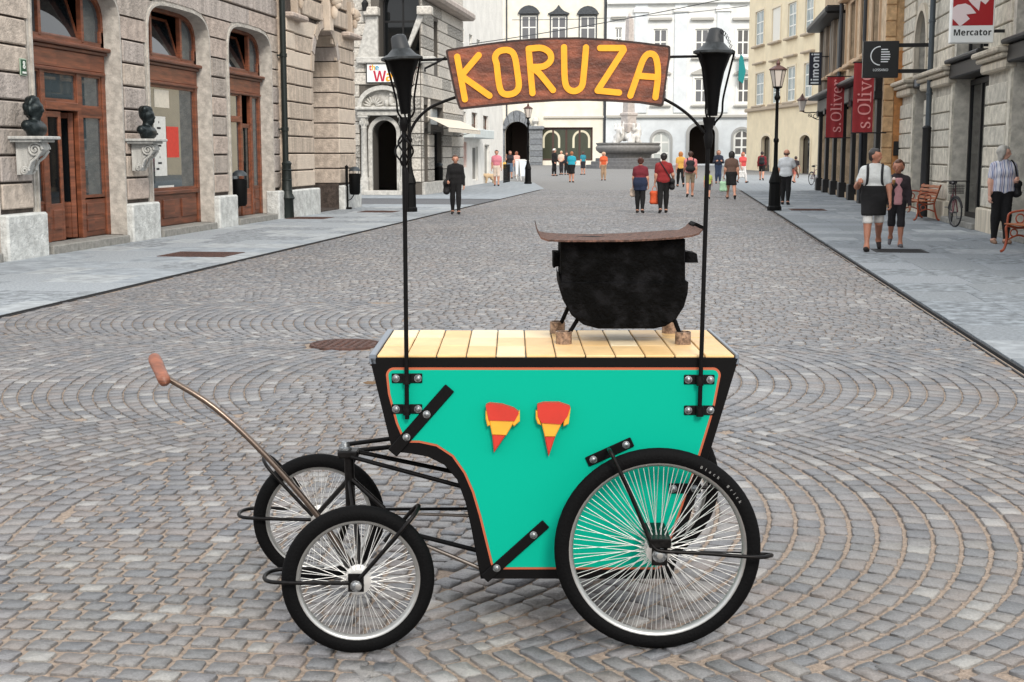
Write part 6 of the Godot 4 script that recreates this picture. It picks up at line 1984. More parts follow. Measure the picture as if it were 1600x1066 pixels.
# ---------------------------------------------------------------- iron roaster on the counter
func make_roaster() -> void:
	var H := c(866, 556.5, 0.0).y + 0.003
	var o := c(975, 530, -0.40)
	o.y = H
	var t := thing("roaster", "sooty black iron roasting box with a rusty top plate on the tiled counter", "roaster", CT * Transform3D(Basis(), o))
	var soot := M("soot_iron", c8(19, 19, 21), 0.75, {spec = 0.2, tex = "soot", scale = 1.3, nrm = "nrm", bump = 0.6})
	var soot2 := soot
	var rust := M("plate_rust", c8(118, 84, 70), 0.85, {tex = "dirt", scale = 4.0, nrm = "nrm", bump = 1.0})
	var zf := -0.27; var zb := -0.53
	var off := Transform3D(Basis(), -o)
	var s := S(); prism(s, cpoly([[876, 374], [1071, 374], [1071, 446], [876, 446]], zf), zb, zf, off, 0.004); part("fire_box", s, soot, t)
	var s2 := S(); prism(s2, cpoly([[873, 428], [878, 441], [1076, 441], [1075, 458], [1069, 480], [1056, 500], [1040, 510], [1022, 514], [935, 514], [912, 508], [893, 493], [880, 470], [874, 448]], zf + 0.004), zb - 0.004, zf + 0.004, off, 0.004); part("ash_pan", s2, soot2, t)
	for e in [[[864, 394], [877, 394], [877, 416], [868, 416], [867, 418], [864, 418]], [[1070, 393], [1088, 396], [1090, 410], [1070, 410]]]:
		var s3 := S(); prism(s3, cpoly(e, -0.36), -0.46, -0.34, off, 0.002); part("side_handle", s3, soot, t)
	# top plate: a bent sheet with curled ends, ragged edge
	var pr := [[838, 348], [840, 358], [845, 366], [856, 370], [880, 371], [930, 371.5], [980, 371], [1020, 368.5], [1060, 366], [1080, 364], [1091, 360], [1096, 354]]
	var s4 := S()
	var rr := RandomNumberGenerator.new(); rr.seed = 8
	var rings := []
	for i in pr.size():
		var a := c(pr[i][0], pr[i][1] + 3.0, -0.24) - o
		var ring := []
		for k in 6:
			var u := k / 5.0
			ring.append(Vector3(a.x, a.y + rr.randf_range(-0.0025, 0.0025), lerpf(-0.215 + rr.randf_range(-0.006, 0.004), -0.58, u) - o.z))
		rings.append(ring)
	for i in pr.size() - 1:
		for k in 5:
			s4.set_smooth_group(5)
			quad(s4, rings[i][k], rings[i + 1][k], rings[i + 1][k + 1], rings[i][k + 1], Vector3.UP)
			s4.set_smooth_group(6)
			var dn := Vector3(0, -0.006, 0)
			quad(s4, rings[i][k] + dn, rings[i + 1][k] + dn, rings[i + 1][k + 1] + dn, rings[i][k + 1] + dn, Vector3.DOWN)
		s4.set_smooth_group(-1)
		for k in [0, 5]:
			var dn2 := Vector3(0, -0.006, 0)
			quad(s4, rings[i][k], rings[i + 1][k], rings[i + 1][k] + dn2, rings[i][k] + dn2, Vector3(0, 0, 1 if k == 0 else -1))
	part("top_plate", s4, rust, t)
	var s5 := S()
	prism(s5, cpoly([[1079, 350], [1083, 346], [1098, 353], [1096, 358], [1080, 361]], -0.5), -0.56, -0.42, off)
	part("plate_lug", s5, soot, t)
	# legs standing in short pipe sockets
	for e in [[[871, 519, -0.55], [889, 478, -0.50]], [[881, 536, -0.265], [902, 500, -0.29]], [[1046, 519, -0.55], [1055, 478, -0.5]], [[1067, 540, -0.262], [1054, 500, -0.29]]]:
		var b := c(e[0][0], e[0][1], e[0][2]); b.y = H
		var s6 := S()
		lathe(s6, [Vector2(0.0275, 0.0), Vector2(0.0275, 0.043), Vector2(0.0235, 0.043), Vector2(0.0235, 0.003), Vector2(0, 0.003)], b - o, 20)
		part("leg_socket", s6, M("socket_rust", c8(186, 156, 134), 0.45, {metal = 0.6, tex = "dirt", scale = 4.0}), t)
		var s7 := S(); rod(s7, b - o + Vector3(0, 0.006, 0), c(e[1][0], e[1][1], e[1][2]) - o, 0.0075, 8); part("leg", s7, soot, t)
# ---------------------------------------------------------------- smooth bodies from tapered bones
# bones: [a, b, radius a, radius b]; lo / hi: cut planes across y
func field_arrays(bones: Array, cell: float, k: float, lo := -1e9, hi := 1e9) -> Array:
	var mn := Vector3(1e9, 1e9, 1e9); var mx := -mn
	var mg := 2.6 / k + cell
	for b in bones:
		var r := maxf(b[2], b[3]) + mg
		for q in [b[0], b[1]]:
			mn = mn.min(q - Vector3(r, r, r)); mx = mx.max(q + Vector3(r, r, r))
	mn.y = maxf(mn.y, lo - cell * 2.0); mx.y = minf(mx.y, hi + cell * 2.0)
	var n := Vector3i(((mx - mn) / cell).ceil()) + Vector3i(2, 2, 2)
	var nx := n.x; var ny := n.y; var nz := n.z
	var sx := 1; var sy := nx; var sz := nx * ny
	var F := PackedFloat32Array(); F.resize(nx * ny * nz); F.fill(0.0)
	for b in bones:
		var a: Vector3 = b[0]; var e: Vector3 = b[1]
		var ra: float = b[2]; var rd: float = b[3] - b[2]
		var ba := e - a
		var il := 1.0 / maxf(ba.length_squared(), 1e-8)
		var r := maxf(b[2], b[3]) + mg
		var i0 := Vector3i(((a.min(e) - Vector3(r, r, r) - mn) / cell).floor()).clamp(Vector3i.ZERO, n - Vector3i.ONE)
		var i1 := Vector3i(((a.max(e) + Vector3(r, r, r) - mn) / cell).ceil()).clamp(Vector3i.ZERO, n - Vector3i.ONE)
		for z in range(i0.z, i1.z + 1):
			for y in range(i0.y, i1.y + 1):
				var row := z * sz + y * sy
				var p := Vector3(mn.x + i0.x * cell, mn.y + y * cell, mn.z + z * cell) - a
				for x in range(i0.x, i1.x + 1):
					var t := clampf(p.dot(ba) * il, 0.0, 1.0)
					var d := (p - ba * t).length() - ra - rd * t
					if d < mg: F[row + x] += exp(-k * d)
					p.x += cell
	var total := nx * ny * nz
	var sgn := PackedByteArray(); sgn.resize(total)
	for i in total:
		var v := F[i]
		F[i] = 1.0 if v < 1e-9 else -log(v) / k
	if lo > -1e8 or hi < 1e8:
		for y in ny:
			var yy := mn.y + y * cell
			var cut := maxf(lo - yy, yy - hi)
			for z in nz:
				var row2 := z * sz + y * sy
				for x in nx:
					if F[row2 + x] < cut: F[row2 + x] = cut
	for i in total: sgn[i] = 1 if F[i] < 0.0 else 0
	var idx := PackedInt32Array(); idx.resize(total); idx.fill(-1)
	var V := PackedVector3Array()
	var act := PackedInt32Array()
	var co := [0, 1, sy, sy + 1, sz, sz + 1, sz + sy, sz + sy + 1]
	var ed := [[0, 1], [2, 3], [4, 5], [6, 7], [0, 2], [1, 3], [4, 6], [5, 7], [0, 4], [1, 5], [2, 6], [3, 7]]
	for z in nz - 1:
		for y in ny - 1:
			var row3 := z * sz + y * sy
			var prev := sgn[row3] + sgn[row3 + sy] + sgn[row3 + sz] + sgn[row3 + sz + sy]
			for x in nx - 1:
				var i := row3 + x + 1
				var cur := sgn[i] + sgn[i + sy] + sgn[i + sz] + sgn[i + sz + sy]
				var sm := prev + cur
				prev = cur
				if sm == 0 or sm == 8: continue
				var c0 := i - 1
				var acc := Vector3.ZERO
				var m := 0
				for q in ed:
					var ia: int = c0 + co[q[0]]; var ib: int = c0 + co[q[1]]
					if sgn[ia] != sgn[ib]:
						var t2 := F[ia] / (F[ia] - F[ib])
						var ca := Vector3(q[0] & 1, (q[0] >> 1) & 1, q[0] >> 2); var cb := Vector3(q[1] & 1, (q[1] >> 1) & 1, q[1] >> 2)
						acc += ca.lerp(cb, t2); m += 1
				idx[c0] = V.size()
				act.append(c0)
				V.append(mn + (Vector3(x, y, z) + acc / m) * cell)
	var I := PackedInt32Array()
	var N := PackedVector3Array(); N.resize(V.size())
	for c0 in act:
		for ax in 3:
			var st: int = [sx, sy, sz][ax]
			var u: int = [sy, sz, sx][ax]
			var w: int = [sz, sx, sy][ax]
			if sgn[c0] == sgn[c0 + st]: continue
			var q0 := idx[c0 - u - w]; var q1 := idx[c0 - w]; var q2 := idx[c0]; var q3 := idx[c0 - u]
			if q0 < 0 or q1 < 0 or q2 < 0 or q3 < 0: continue
			var nn := (V[q2] - V[q0]).cross(V[q3] - V[q1])
			if sgn[c0] == 1:
				I.append_array([q0, q2, q1, q0, q3, q2])
			else:
				nn = -nn
				I.append_array([q0, q1, q2, q0, q2, q3])
			N[q0] += nn; N[q1] += nn; N[q2] += nn; N[q3] += nn
	for i in N.size(): N[i] = N[i].normalized()
	return [V, N, I]
func arrays_mesh(list: Array) -> ArrayMesh:
	var V := PackedVector3Array(); var N := PackedVector3Array(); var I := PackedInt32Array()
	for a in list:
		var o := V.size()
		V.append_array(a[0]); N.append_array(a[1])
		for i in a[2]: I.append(i + o)
	var ar := []
	ar.resize(Mesh.ARRAY_MAX)
	ar[Mesh.ARRAY_VERTEX] = V; ar[Mesh.ARRAY_NORMAL] = N; ar[Mesh.ARRAY_INDEX] = I
	var m := ArrayMesh.new()
	m.add_surface_from_arrays(Mesh.PRIMITIVE_TRIANGLES, ar)
	return m
func field_mesh(bones: Array, cell: float, k: float, lo := -1e9, hi := 1e9) -> ArrayMesh:
	return arrays_mesh([field_arrays(bones, cell, k, lo, hi)])
func grow(b: Array, d: float) -> Array:
	return [b[0], b[1], b[2] + d, b[3] + d]
func cloth(key: String, c: Color) -> StandardMaterial3D:
	return M("cloth_" + key, c, 0.92, {tex = "soft", scale = 3.0, nrm = "nrm2", bump = 1.0})
# ---------------------------------------------------------------- people
# o: face (deg, 0 = towards the camera), legs [[hip, knee] left, right] in degrees, arms [[swing, out, elbow, inward] left, right], head (deg), and clothes
func person(label: String, cat: String, fx: float, fy: float, hy: float, o: Dictionary) -> Dictionary:
	var feet := G(fx, fy)
	var H := height_at(feet, fx, hy) - feet.y
	var k := H / 1.75
	var dist := -feet.z
	var cell := 0.017 if dist < 30.0 else (0.022 if dist < 45.0 else 0.032)
	var wide: float = o.get("wide", 1.0)
	var child: bool = o.get("child", false)
	var root := thing("person", label, "person", Transform3D(Basis(Vector3.UP, deg_to_rad(o.get("face", 0.0))), feet), o.get("group", ""))
	var J := {}
	var legs: Array = o.get("legs", [[4, 2], [-4, 2]])
	var arms: Array = o.get("arms", [[0, 8, 8, 0], [0, 8, 8, 0]])
	var low := 9.0
	for i in 2:
		var sd := 1.0 if i == 0 else -1.0
		var a := deg_to_rad(legs[i][0]); var kn := deg_to_rad(legs[i][1])
		var hip := Vector3(sd * 0.088, 0.92, 0)
		var knee := hip + Vector3(sd * 0.005, -cos(a), sin(a)) * 0.43
		var ank := knee + Vector3(0, -cos(a - kn), sin(a - kn)) * 0.41
		var fp := clampf(a - kn, -0.9, 0.4)
		var fb := Basis(Vector3.RIGHT, -minf(fp, 0.0) * 0.8 - maxf(fp, 0.0) * 0.6)
		J["hip%d" % i] = hip; J["knee%d" % i] = knee; J["ank%d" % i] = ank
		J["heel%d" % i] = ank + fb * Vector3(0, -0.045, -0.035); J["toe%d" % i] = ank + fb * Vector3(sd * 0.02, -0.055, 0.15)
		low = minf(low, minf(J["heel%d" % i].y - 0.035, J["toe%d" % i].y - 0.028))
	for q in J: J[q] -= Vector3(0, low, 0)
	var dy := Vector3(0, -low, 0)
	var lean := deg_to_rad(o.get("lean", 2.0))
	var LB := Basis(Vector3.RIGHT, lean)
	var pv := Vector3(0, 0.95, 0) + dy
	var up := func(v: Vector3) -> Vector3: return pv + LB * (v - Vector3(0, 0.95, 0))
	var bw := 0.176 * (0.93 if o.get("woman", false) else 1.0)
	for i in 2:
		var sd := 1.0 if i == 0 else -1.0
		var ar: Array = arms[i]
		var sh: Vector3 = up.call(Vector3(sd * bw, 1.385, -0.01))
		var sw := deg_to_rad(ar[0]); var ou := deg_to_rad(ar[1]); var el := deg_to_rad(ar[2]); var inn := deg_to_rad(ar[3])
		var d1 := Vector3(sd * sin(ou), -cos(sw) * cos(ou), sin(sw) * cos(ou)).normalized()
		var elb := sh + d1 * 0.29
		var f2 := sw + el
		var d2 := Vector3(sd * sin(ou) * 0.5 - sd * sin(inn), -cos(f2), sin(f2)).normalized()
		var wr := elb + d2 * 0.25
		J["sh%d" % i] = sh; J["el%d" % i] = elb; J["wr%d" % i] = wr; J["hd%d" % i] = wr + d2 * 0.08; J["hdir%d" % i] = d2
	var hyaw := Basis(Vector3.UP, deg_to_rad(o.get("head", 0.0)))
	var nb: Vector3 = up.call(Vector3(0, 1.46, -0.01))
	var hc: Vector3 = up.call(Vector3(0, 1.60, 0.01))
	var hp := func(v: Vector3) -> Vector3: return hc + hyaw * (v - Vector3(0, 1.60, 0))
	var w := wide
	var torso := [
		[up.call(Vector3(-0.075 * w, 0.95, -0.01)), up.call(Vector3(0.075 * w, 0.95, -0.01)), 0.112 * sqrt(w), 0.112 * sqrt(w)],
		[up.call(Vector3(-0.055 * w, 1.09, 0.0)), up.call(Vector3(0.055 * w, 1.09, 0.0)), 0.106 * w, 0.106 * w],
		[up.call(Vector3(-0.075 * w, 1.27, 0.0)), up.call(Vector3(0.075 * w, 1.27, 0.0)), 0.112 * sqrt(w), 0.112 * sqrt(w)],
		[J["sh1"] + Vector3(0.03, 0.0, 0), J["sh0"] + Vector3(-0.03, 0.0, 0), 0.058, 0.058],
		[up.call(Vector3(0, 1.38, 0.0)), nb, 0.09, 0.062],
		[J["sh1"] + Vector3(0.02, 0.0, 0), nb, 0.046, 0.05], [J["sh0"] + Vector3(-0.02, 0.0, 0), nb, 0.046, 0.05]]
	if o.get("woman", false):
		torso.append([up.call(Vector3(-0.06, 1.28, 0.085)), up.call(Vector3(0.06, 1.28, 0.085)), 0.062, 0.062])
	var fat: float = sqrt(w)
	var armb := []; var upper := []; var leg := []; var foot := []
	for i in 2:
		upper.append([J["sh%d" % i], J["el%d" % i], 0.056 * fat, 0.042 * fat])
		armb.append([J["el%d" % i], J["wr%d" % i], 0.042 * fat, 0.027])
		leg.append([J["hip%d" % i], J["knee%d" % i], 0.088 * fat, 0.058 * fat])
		leg.append([J["knee%d" % i], J["ank%d" % i], 0.056 * fat, 0.036])
		leg.append([J["knee%d" % i].lerp(J["ank%d" % i], 0.22) + Vector3(0, 0, -0.018), J["knee%d" % i].lerp(J["ank%d" % i], 0.5) + Vector3(0, 0, -0.012), 0.046 * fat, 0.036])
		foot.append([J["heel%d" % i], J["toe%d" % i], 0.036, 0.028])
		foot.append([J["ank%d" % i], J["heel%d" % i], 0.036, 0.034])
	var hands := []
	for i in 2:
		var sd := 1.0 if i == 0 else -1.0
		var d: Vector3 = J["hdir%d" % i]
		var n := (Vector3(-sd, 0, 0) - d * d.dot(Vector3(-sd, 0, 0))).normalized()
		var s := d.cross(n).normalized() * sd
		if s.z < 0: s = -s
		var wr: Vector3 = J["wr%d" % i]
		var cu: float = o.get("grip", [0.5, 0.5])[i]
		for q in [-0.018, 0.018]: hands.append([wr + d * 0.012 + s * q * 0.6, wr + d * 0.082 + s * q, 0.019, 0.016])
		for q in 4:
			var off := s * (0.029 - q * 0.0195)
			var lf: float = [0.036, 0.041, 0.038, 0.029][q]
			var b0 := wr + d * 0.088 + off
			var b1 := b0 + (d * cos(cu) + n * sin(cu)) * lf
			var b2 := b1 + (d * cos(cu * 2.2) + n * sin(cu * 2.2)) * lf * 0.9
			hands.append([b0, b1, 0.0095, 0.009]); hands.append([b1, b2, 0.009, 0.0078])
		var t0 := wr + d * 0.03 + s * 0.026
		var t1 := t0 + (d * 0.7 + s * 0.6 + n * 0.3).normalized() * 0.04
		hands.append([t0, t1, 0.012, 0.0105]); hands.append([t1, t1 + (d + n * 0.4).normalized() * 0.032, 0.0105, 0.008])
	var headb := [
		[nb, hp.call(Vector3(0, 1.58, 0.0)), 0.058, 0.054],
		[hp.call(Vector3(0, 1.655, -0.015)), hp.call(Vector3(0, 1.645, 0.012)), 0.089, 0.083],
		[hp.call(Vector3(0, 1.60, 0.03)), hp.call(Vector3(0, 1.565, 0.05)), 0.058, 0.036],
		[hp.call(Vector3(0, 1.635, 0.088)), hp.call(Vector3(0, 1.605, 0.107)), 0.009, 0.014],
		[hp.call(Vector3(-0.03, 1.652, 0.075)), hp.call(Vector3(0.03, 1.652, 0.075)), 0.018, 0.018],
		[hp.call(Vector3(-0.02, 1.577, 0.083)), hp.call(Vector3(0.02, 1.577, 0.083)), 0.0085, 0.0085],
		[hp.call(Vector3(-0.083, 1.63, -0.005)), hp.call(Vector3(-0.084, 1.60, 0.0)), 0.018, 0.013],
		[hp.call(Vector3(0.083, 1.63, -0.005)), hp.call(Vector3(0.084, 1.60, 0.0)), 0.018, 0.013]]
	var hs := 1.22 if child else 1.0
	if child:
		for q in headb.size():
			for e in 2: headb[q][e] = hc + (headb[q][e] - hc) * hs if q > 0 else headb[q][e]
			if q > 0: headb[q][2] *= hs; headb[q][3] *= hs
	var fine := 0.0075 if dist < 30.0 else (0.012 if dist < 45.0 else 0.024)
	var handf := 0.0055 if dist < 30.0 else (0.0075 if dist < 45.0 else 0.016)
	var skin := M("skin_%s" % o.get("skin", "a"), {a = c8(196, 142, 118), b = c8(176, 120, 96), c = c8(208, 160, 140)}[o.get("skin", "a")], 0.6, {tex = "soft", scale = 5.0})
	mats["skin_%s" % o.get("skin", "a")].subsurf_scatter_enabled = dist < 30.0
	mats["skin_%s" % o.get("skin", "a")].subsurf_scatter_strength = 0.1
	var kk := 55.0 if dist < 45 else 45.0
	var body := arrays_mesh([field_arrays(torso + upper + armb + leg + foot, cell, kk), field_arrays(headb, fine, 110.0), field_arrays(hands.slice(0, 12), handf, 160.0), field_arrays(hands.slice(12), handf, 160.0)])
	var bo := inst("body", body, skin, root)
	bo.scale = Vector3(k, k, k)
	var add := func(n: String, m: Mesh, mt: Material) -> MeshInstance3D:
		var q := inst(n, m, mt, root)
		q.scale = Vector3(k, k, k)
		return q
	# shirt
	var top: Array = o.get("top", [c8(200, 200, 200), "short"])
	var sb := []
	for q in torso.slice(0, 4): sb.append(grow(q, 0.014))
	for q in torso.slice(4): sb.append(grow(q, 0.013))
	var sl: String = top[1]
	for i in 2:
		var u: Array = upper[i]
		var t := 0.62 if sl == "short" else (1.0 if sl == "long" else 0.12)
		sb.append([u[0], u[0].lerp(u[1], t), u[2] + 0.014, lerpf(u[2], u[3], t) + 0.018])
		if sl == "long": sb.append(grow(armb[i], 0.012))
	var hem: float = top[2] if top.size() > 2 else 0.88
	add.call("shirt" if sl != "long" else "jacket", field_mesh(sb, cell, kk, hem + dy.y, up.call(Vector3(0, 1.512, 0)).y), cloth(label.md5_text().left(8) + "t", top[0]))
	# trousers, shorts or skirt
	var bt: Array = o.get("bottom", [c8(40, 40, 44), "trousers"])
	var tb := [grow(torso[0], 0.009)]
	for q in leg.size():
		var e: Array = leg[q]
		tb.append(grow(e, 0.012 if q % 3 == 0 else 0.016))
	var cut: float = {trousers = 0.055, shorts = 0.54, skirt = 0.50, long_shorts = 0.42, half = 0.47}[bt[1]]
	if bt[1] == "skirt":
		for i in 2: tb.append([torso[0][0].lerp(torso[0][1], float(i)), J["knee%d" % i] + Vector3(0, -0.05, 0), 0.12, 0.12])
		tb.append([pv, (J["knee0"] + J["knee1"]) * 0.5 + Vector3(0, -0.05, 0), 0.12, 0.13])
	add.call({trousers = "trousers", shorts = "shorts", skirt = "skirt", long_shorts = "shorts", half = "shorts"}[bt[1]], field_mesh(tb, cell, kk, cut, 1.02 + dy.y), cloth(label.md5_text().left(8) + "b", bt[0]))
	# shoes
	for i in 2:
		var fb2 := []
		for q in 2: fb2.append(grow(foot[i * 2 + q], 0.009))
		add.call("shoe", field_mesh(fb2, minf(cell, 0.02), 90.0, -0.02, J["ank%d" % i].y + 0.012), cloth(label.md5_text().left(8) + "s", o.get("shoes", c8(30, 28, 28))))
	# hair
	var ht: String = o.get("hair_style", "short")
	var hcol: Color = o.get("hair", c8(48, 36, 30))
	var hb := []
	if ht != "bald":
		hb = [[Vector3(0, 1.70, -0.035), Vector3(0, 1.705, 0.03), 0.066, 0.05], [Vector3(-0.05, 1.67, -0.02), Vector3(-0.062, 1.635, -0.03), 0.05, 0.036], [Vector3(0.05, 1.67, -0.02), Vector3(0.062, 1.635, -0.03), 0.05, 0.036], [Vector3(0, 1.66, -0.05), Vector3(0, 1.59, -0.06), 0.07, 0.05], [Vector3(-0.03, 1.655, -0.045), Vector3(-0.035, 1.60, -0.055), 0.062, 0.045], [Vector3(0.03, 1.655, -0.045), Vector3(0.035, 1.60, -0.055), 0.062, 0.045]]
		if ht == "long" or ht == "wavy":
			var ex := 0.012 if ht == "wavy" else 0.0
			for sd in [-1.0, 1.0]: hb.append([Vector3(sd * 0.07, 1.66, -0.02), Vector3(sd * 0.08, 1.55, -0.03), 0.04 + ex, 0.032])
			hb.append([Vector3(-0.045, 1.60, -0.06), Vector3(-0.04, 1.50, -0.06), 0.05, 0.04]); hb.append([Vector3(0.045, 1.60, -0.06), Vector3(0.04, 1.50, -0.06), 0.05, 0.04])
			if ht == "wavy":
				var r := RandomNumberGenerator.new(); r.seed = 3
				for q in 22:
					var d := Vector3(r.randf_range(-1, 1), r.randf_range(-0.5, 1), r.randf_range(-1, 0.3)).normalized()
					hb.append([Vector3(0, 1.655, -0.025) + d * 0.085, Vector3(0, 1.64, -0.025) + d * 0.095, 0.03, 0.024])
		if ht == "bun": hb.append([Vector3(0, 1.70, -0.10), Vector3(0, 1.71, -0.11), 0.035, 0.03])
	else:
		hb = [[Vector3(-0.07, 1.63, -0.02), Vector3(-0.05, 1.60, -0.06), 0.03, 0.034], [Vector3(0.07, 1.63, -0.02), Vector3(0.05, 1.60, -0.06), 0.03, 0.034], [Vector3(-0.04, 1.61, -0.065), Vector3(0.04, 1.61, -0.065), 0.034, 0.034]]
	for q in hb.size():
		for e in 2: hb[q][e] = hc + (hp.call(hb[q][e]) - hc) * hs
		hb[q][2] *= hs; hb[q][3] *= hs
	add.call("hair", field_mesh(hb, fine, 90.0), M("hair_%d" % hcol.to_rgba32(), hcol, 0.55, {tex = "grain", scale = 6.0}))
	if dist < 42.0:
		var es := S()
		for sd in [-1.0, 1.0]: ball(es, hc + (hp.call(Vector3(sd * 0.031, 1.637, 0.087)) - hc) * hs, Vector3(0.011, 0.006, 0.008) * hs, hyaw, 8, 6)
		es.generate_normals()
		add.call("eyes", es.commit(), M("eye_dark", c8(44, 32, 28), 0.3))
		var ms := S()
		ball(ms, hc + (hp.call(Vector3(0, 1.577, 0.0905)) - hc) * hs, Vector3(0.022, 0.0045, 0.006) * hs, hyaw, 8, 6)
		ms.generate_normals()
		add.call("lips", ms.commit(), M("lip", c8(150, 78, 72), 0.5))
	if ht == "hat" or o.has("hat"):
		var hts := S()
		lathe(hts, [Vector2(0.17, 1.665), Vector2(0.10, 1.685), Vector2(0.098, 1.74), Vector2(0.07, 1.775), Vector2(0.0, 1.78)], Vector3(0, dy.y, 0), 16)
		hts.generate_normals()
		add.call("hat", hts.commit(), cloth("hat", o.get("hat", c8(226, 222, 212))))
	var out := {root = root, k = k, cell = cell, J = J, torso = torso, up = up, pv = pv, kk = kk, dy = dy}
	return out
func at_joint(p: Dictionary, j: String) -> Vector3:
	return p.root.transform * (p.J[j] * p.k)
func world_of(p: Dictionary, v: Vector3) -> Vector3:
	return p.root.transform * (p.up.call(v) * p.k)
func strap(p: Dictionary, pts: Array, m: Material, parent: Node3D, w := 0.022) -> void:
	var s := S()
	var inv := parent.transform.affine_inverse()
	var q := []
	for v in pts: q.append(inv * world_of(p, v))
	tube(s, spline(q, 4), w, 6)
	part("strap", s, m, parent)
func bag(n: String, label: String, cat: String, at: Transform3D, size: Vector3, col: Color, handle: float, group := "") -> Node3D:
	var t := thing(n, label, cat, at, group)
	var key := "bag_" + label.md5_text().left(6)
	var m := M(key, col, 0.75, {tex = "soft", scale = 4.0})
	var h := size * 0.5
	var r := minf(h.x, minf(h.y, h.z)) * 0.8
	var bones := []
	for x in [-1, 1]:
		for y in [-1, 1]:
			bones.append([Vector3(x * (h.x - r), y * (h.y - r) - h.y - handle, -(h.z - r)), Vector3(x * (h.x - r), y * (h.y - r) - h.y - handle, h.z - r), r, r])
		bones.append([Vector3(x * (h.x - r), -r - handle, 0), Vector3(x * (h.x - r), -size.y + r - handle, 0), r, r])
	bones.append([Vector3(0, -r - handle, 0), Vector3(0, -size.y + r - handle, 0), r, r])
	inst("pouch", field_mesh(bones, maxf(0.014, size.x * 0.06), 50.0), m, t)
	if handle > 0.0:
		for z in [-0.35, 0.35]:
			var s := S()
			tube(s, spline([Vector3(-h.x * 0.6, -handle - 0.02, z * h.z), Vector3(-h.x * 0.4, -handle * 0.35, z * h.z * 0.4), Vector3(0, 0.0, 0), Vector3(h.x * 0.4, -handle * 0.35, z * h.z * 0.4), Vector3(h.x * 0.6, -handle - 0.02, z * h.z)], 4), 0.008, 6)
			part("handle", s, m, t)
	return t
func backpack(p: Dictionary, label: String, col: Color) -> void:
	var t := thing("backpack", label, "backpack", Transform3D(p.root.transform.basis, world_of(p, Vector3(0, 1.2, -0.21))), "backpacks worn by walkers")
	var m := M("pack_" + label.md5_text().left(6), col, 0.85, {tex = "soft", scale = 4.0})
	inst("pouch", field_mesh([[Vector3(-0.08, -0.12, 0), Vector3(0.08, -0.12, 0), 0.10, 0.10], [Vector3(-0.08, 0.1, 0.01), Vector3(0.08, 0.1, 0.01), 0.085, 0.085], [Vector3(0, -0.1, 0), Vector3(0, 0.1, 0), 0.11, 0.1], [Vector3(-0.06, -0.1, -0.07), Vector3(0.06, -0.1, -0.07), 0.06, 0.06]], p.cell, 45.0), m, t)
	for sd in [-1.0, 1.0]: strap(p, [Vector3(sd * 0.09, 1.34, -0.14), Vector3(sd * 0.115, 1.47, -0.06), Vector3(sd * 0.12, 1.47, 0.04), Vector3(sd * 0.115, 1.36, 0.115), Vector3(sd * 0.12, 1.2, 0.11), Vector3(sd * 0.16, 1.08, -0.02), Vector3(sd * 0.12, 1.06, -0.12)], m, t)
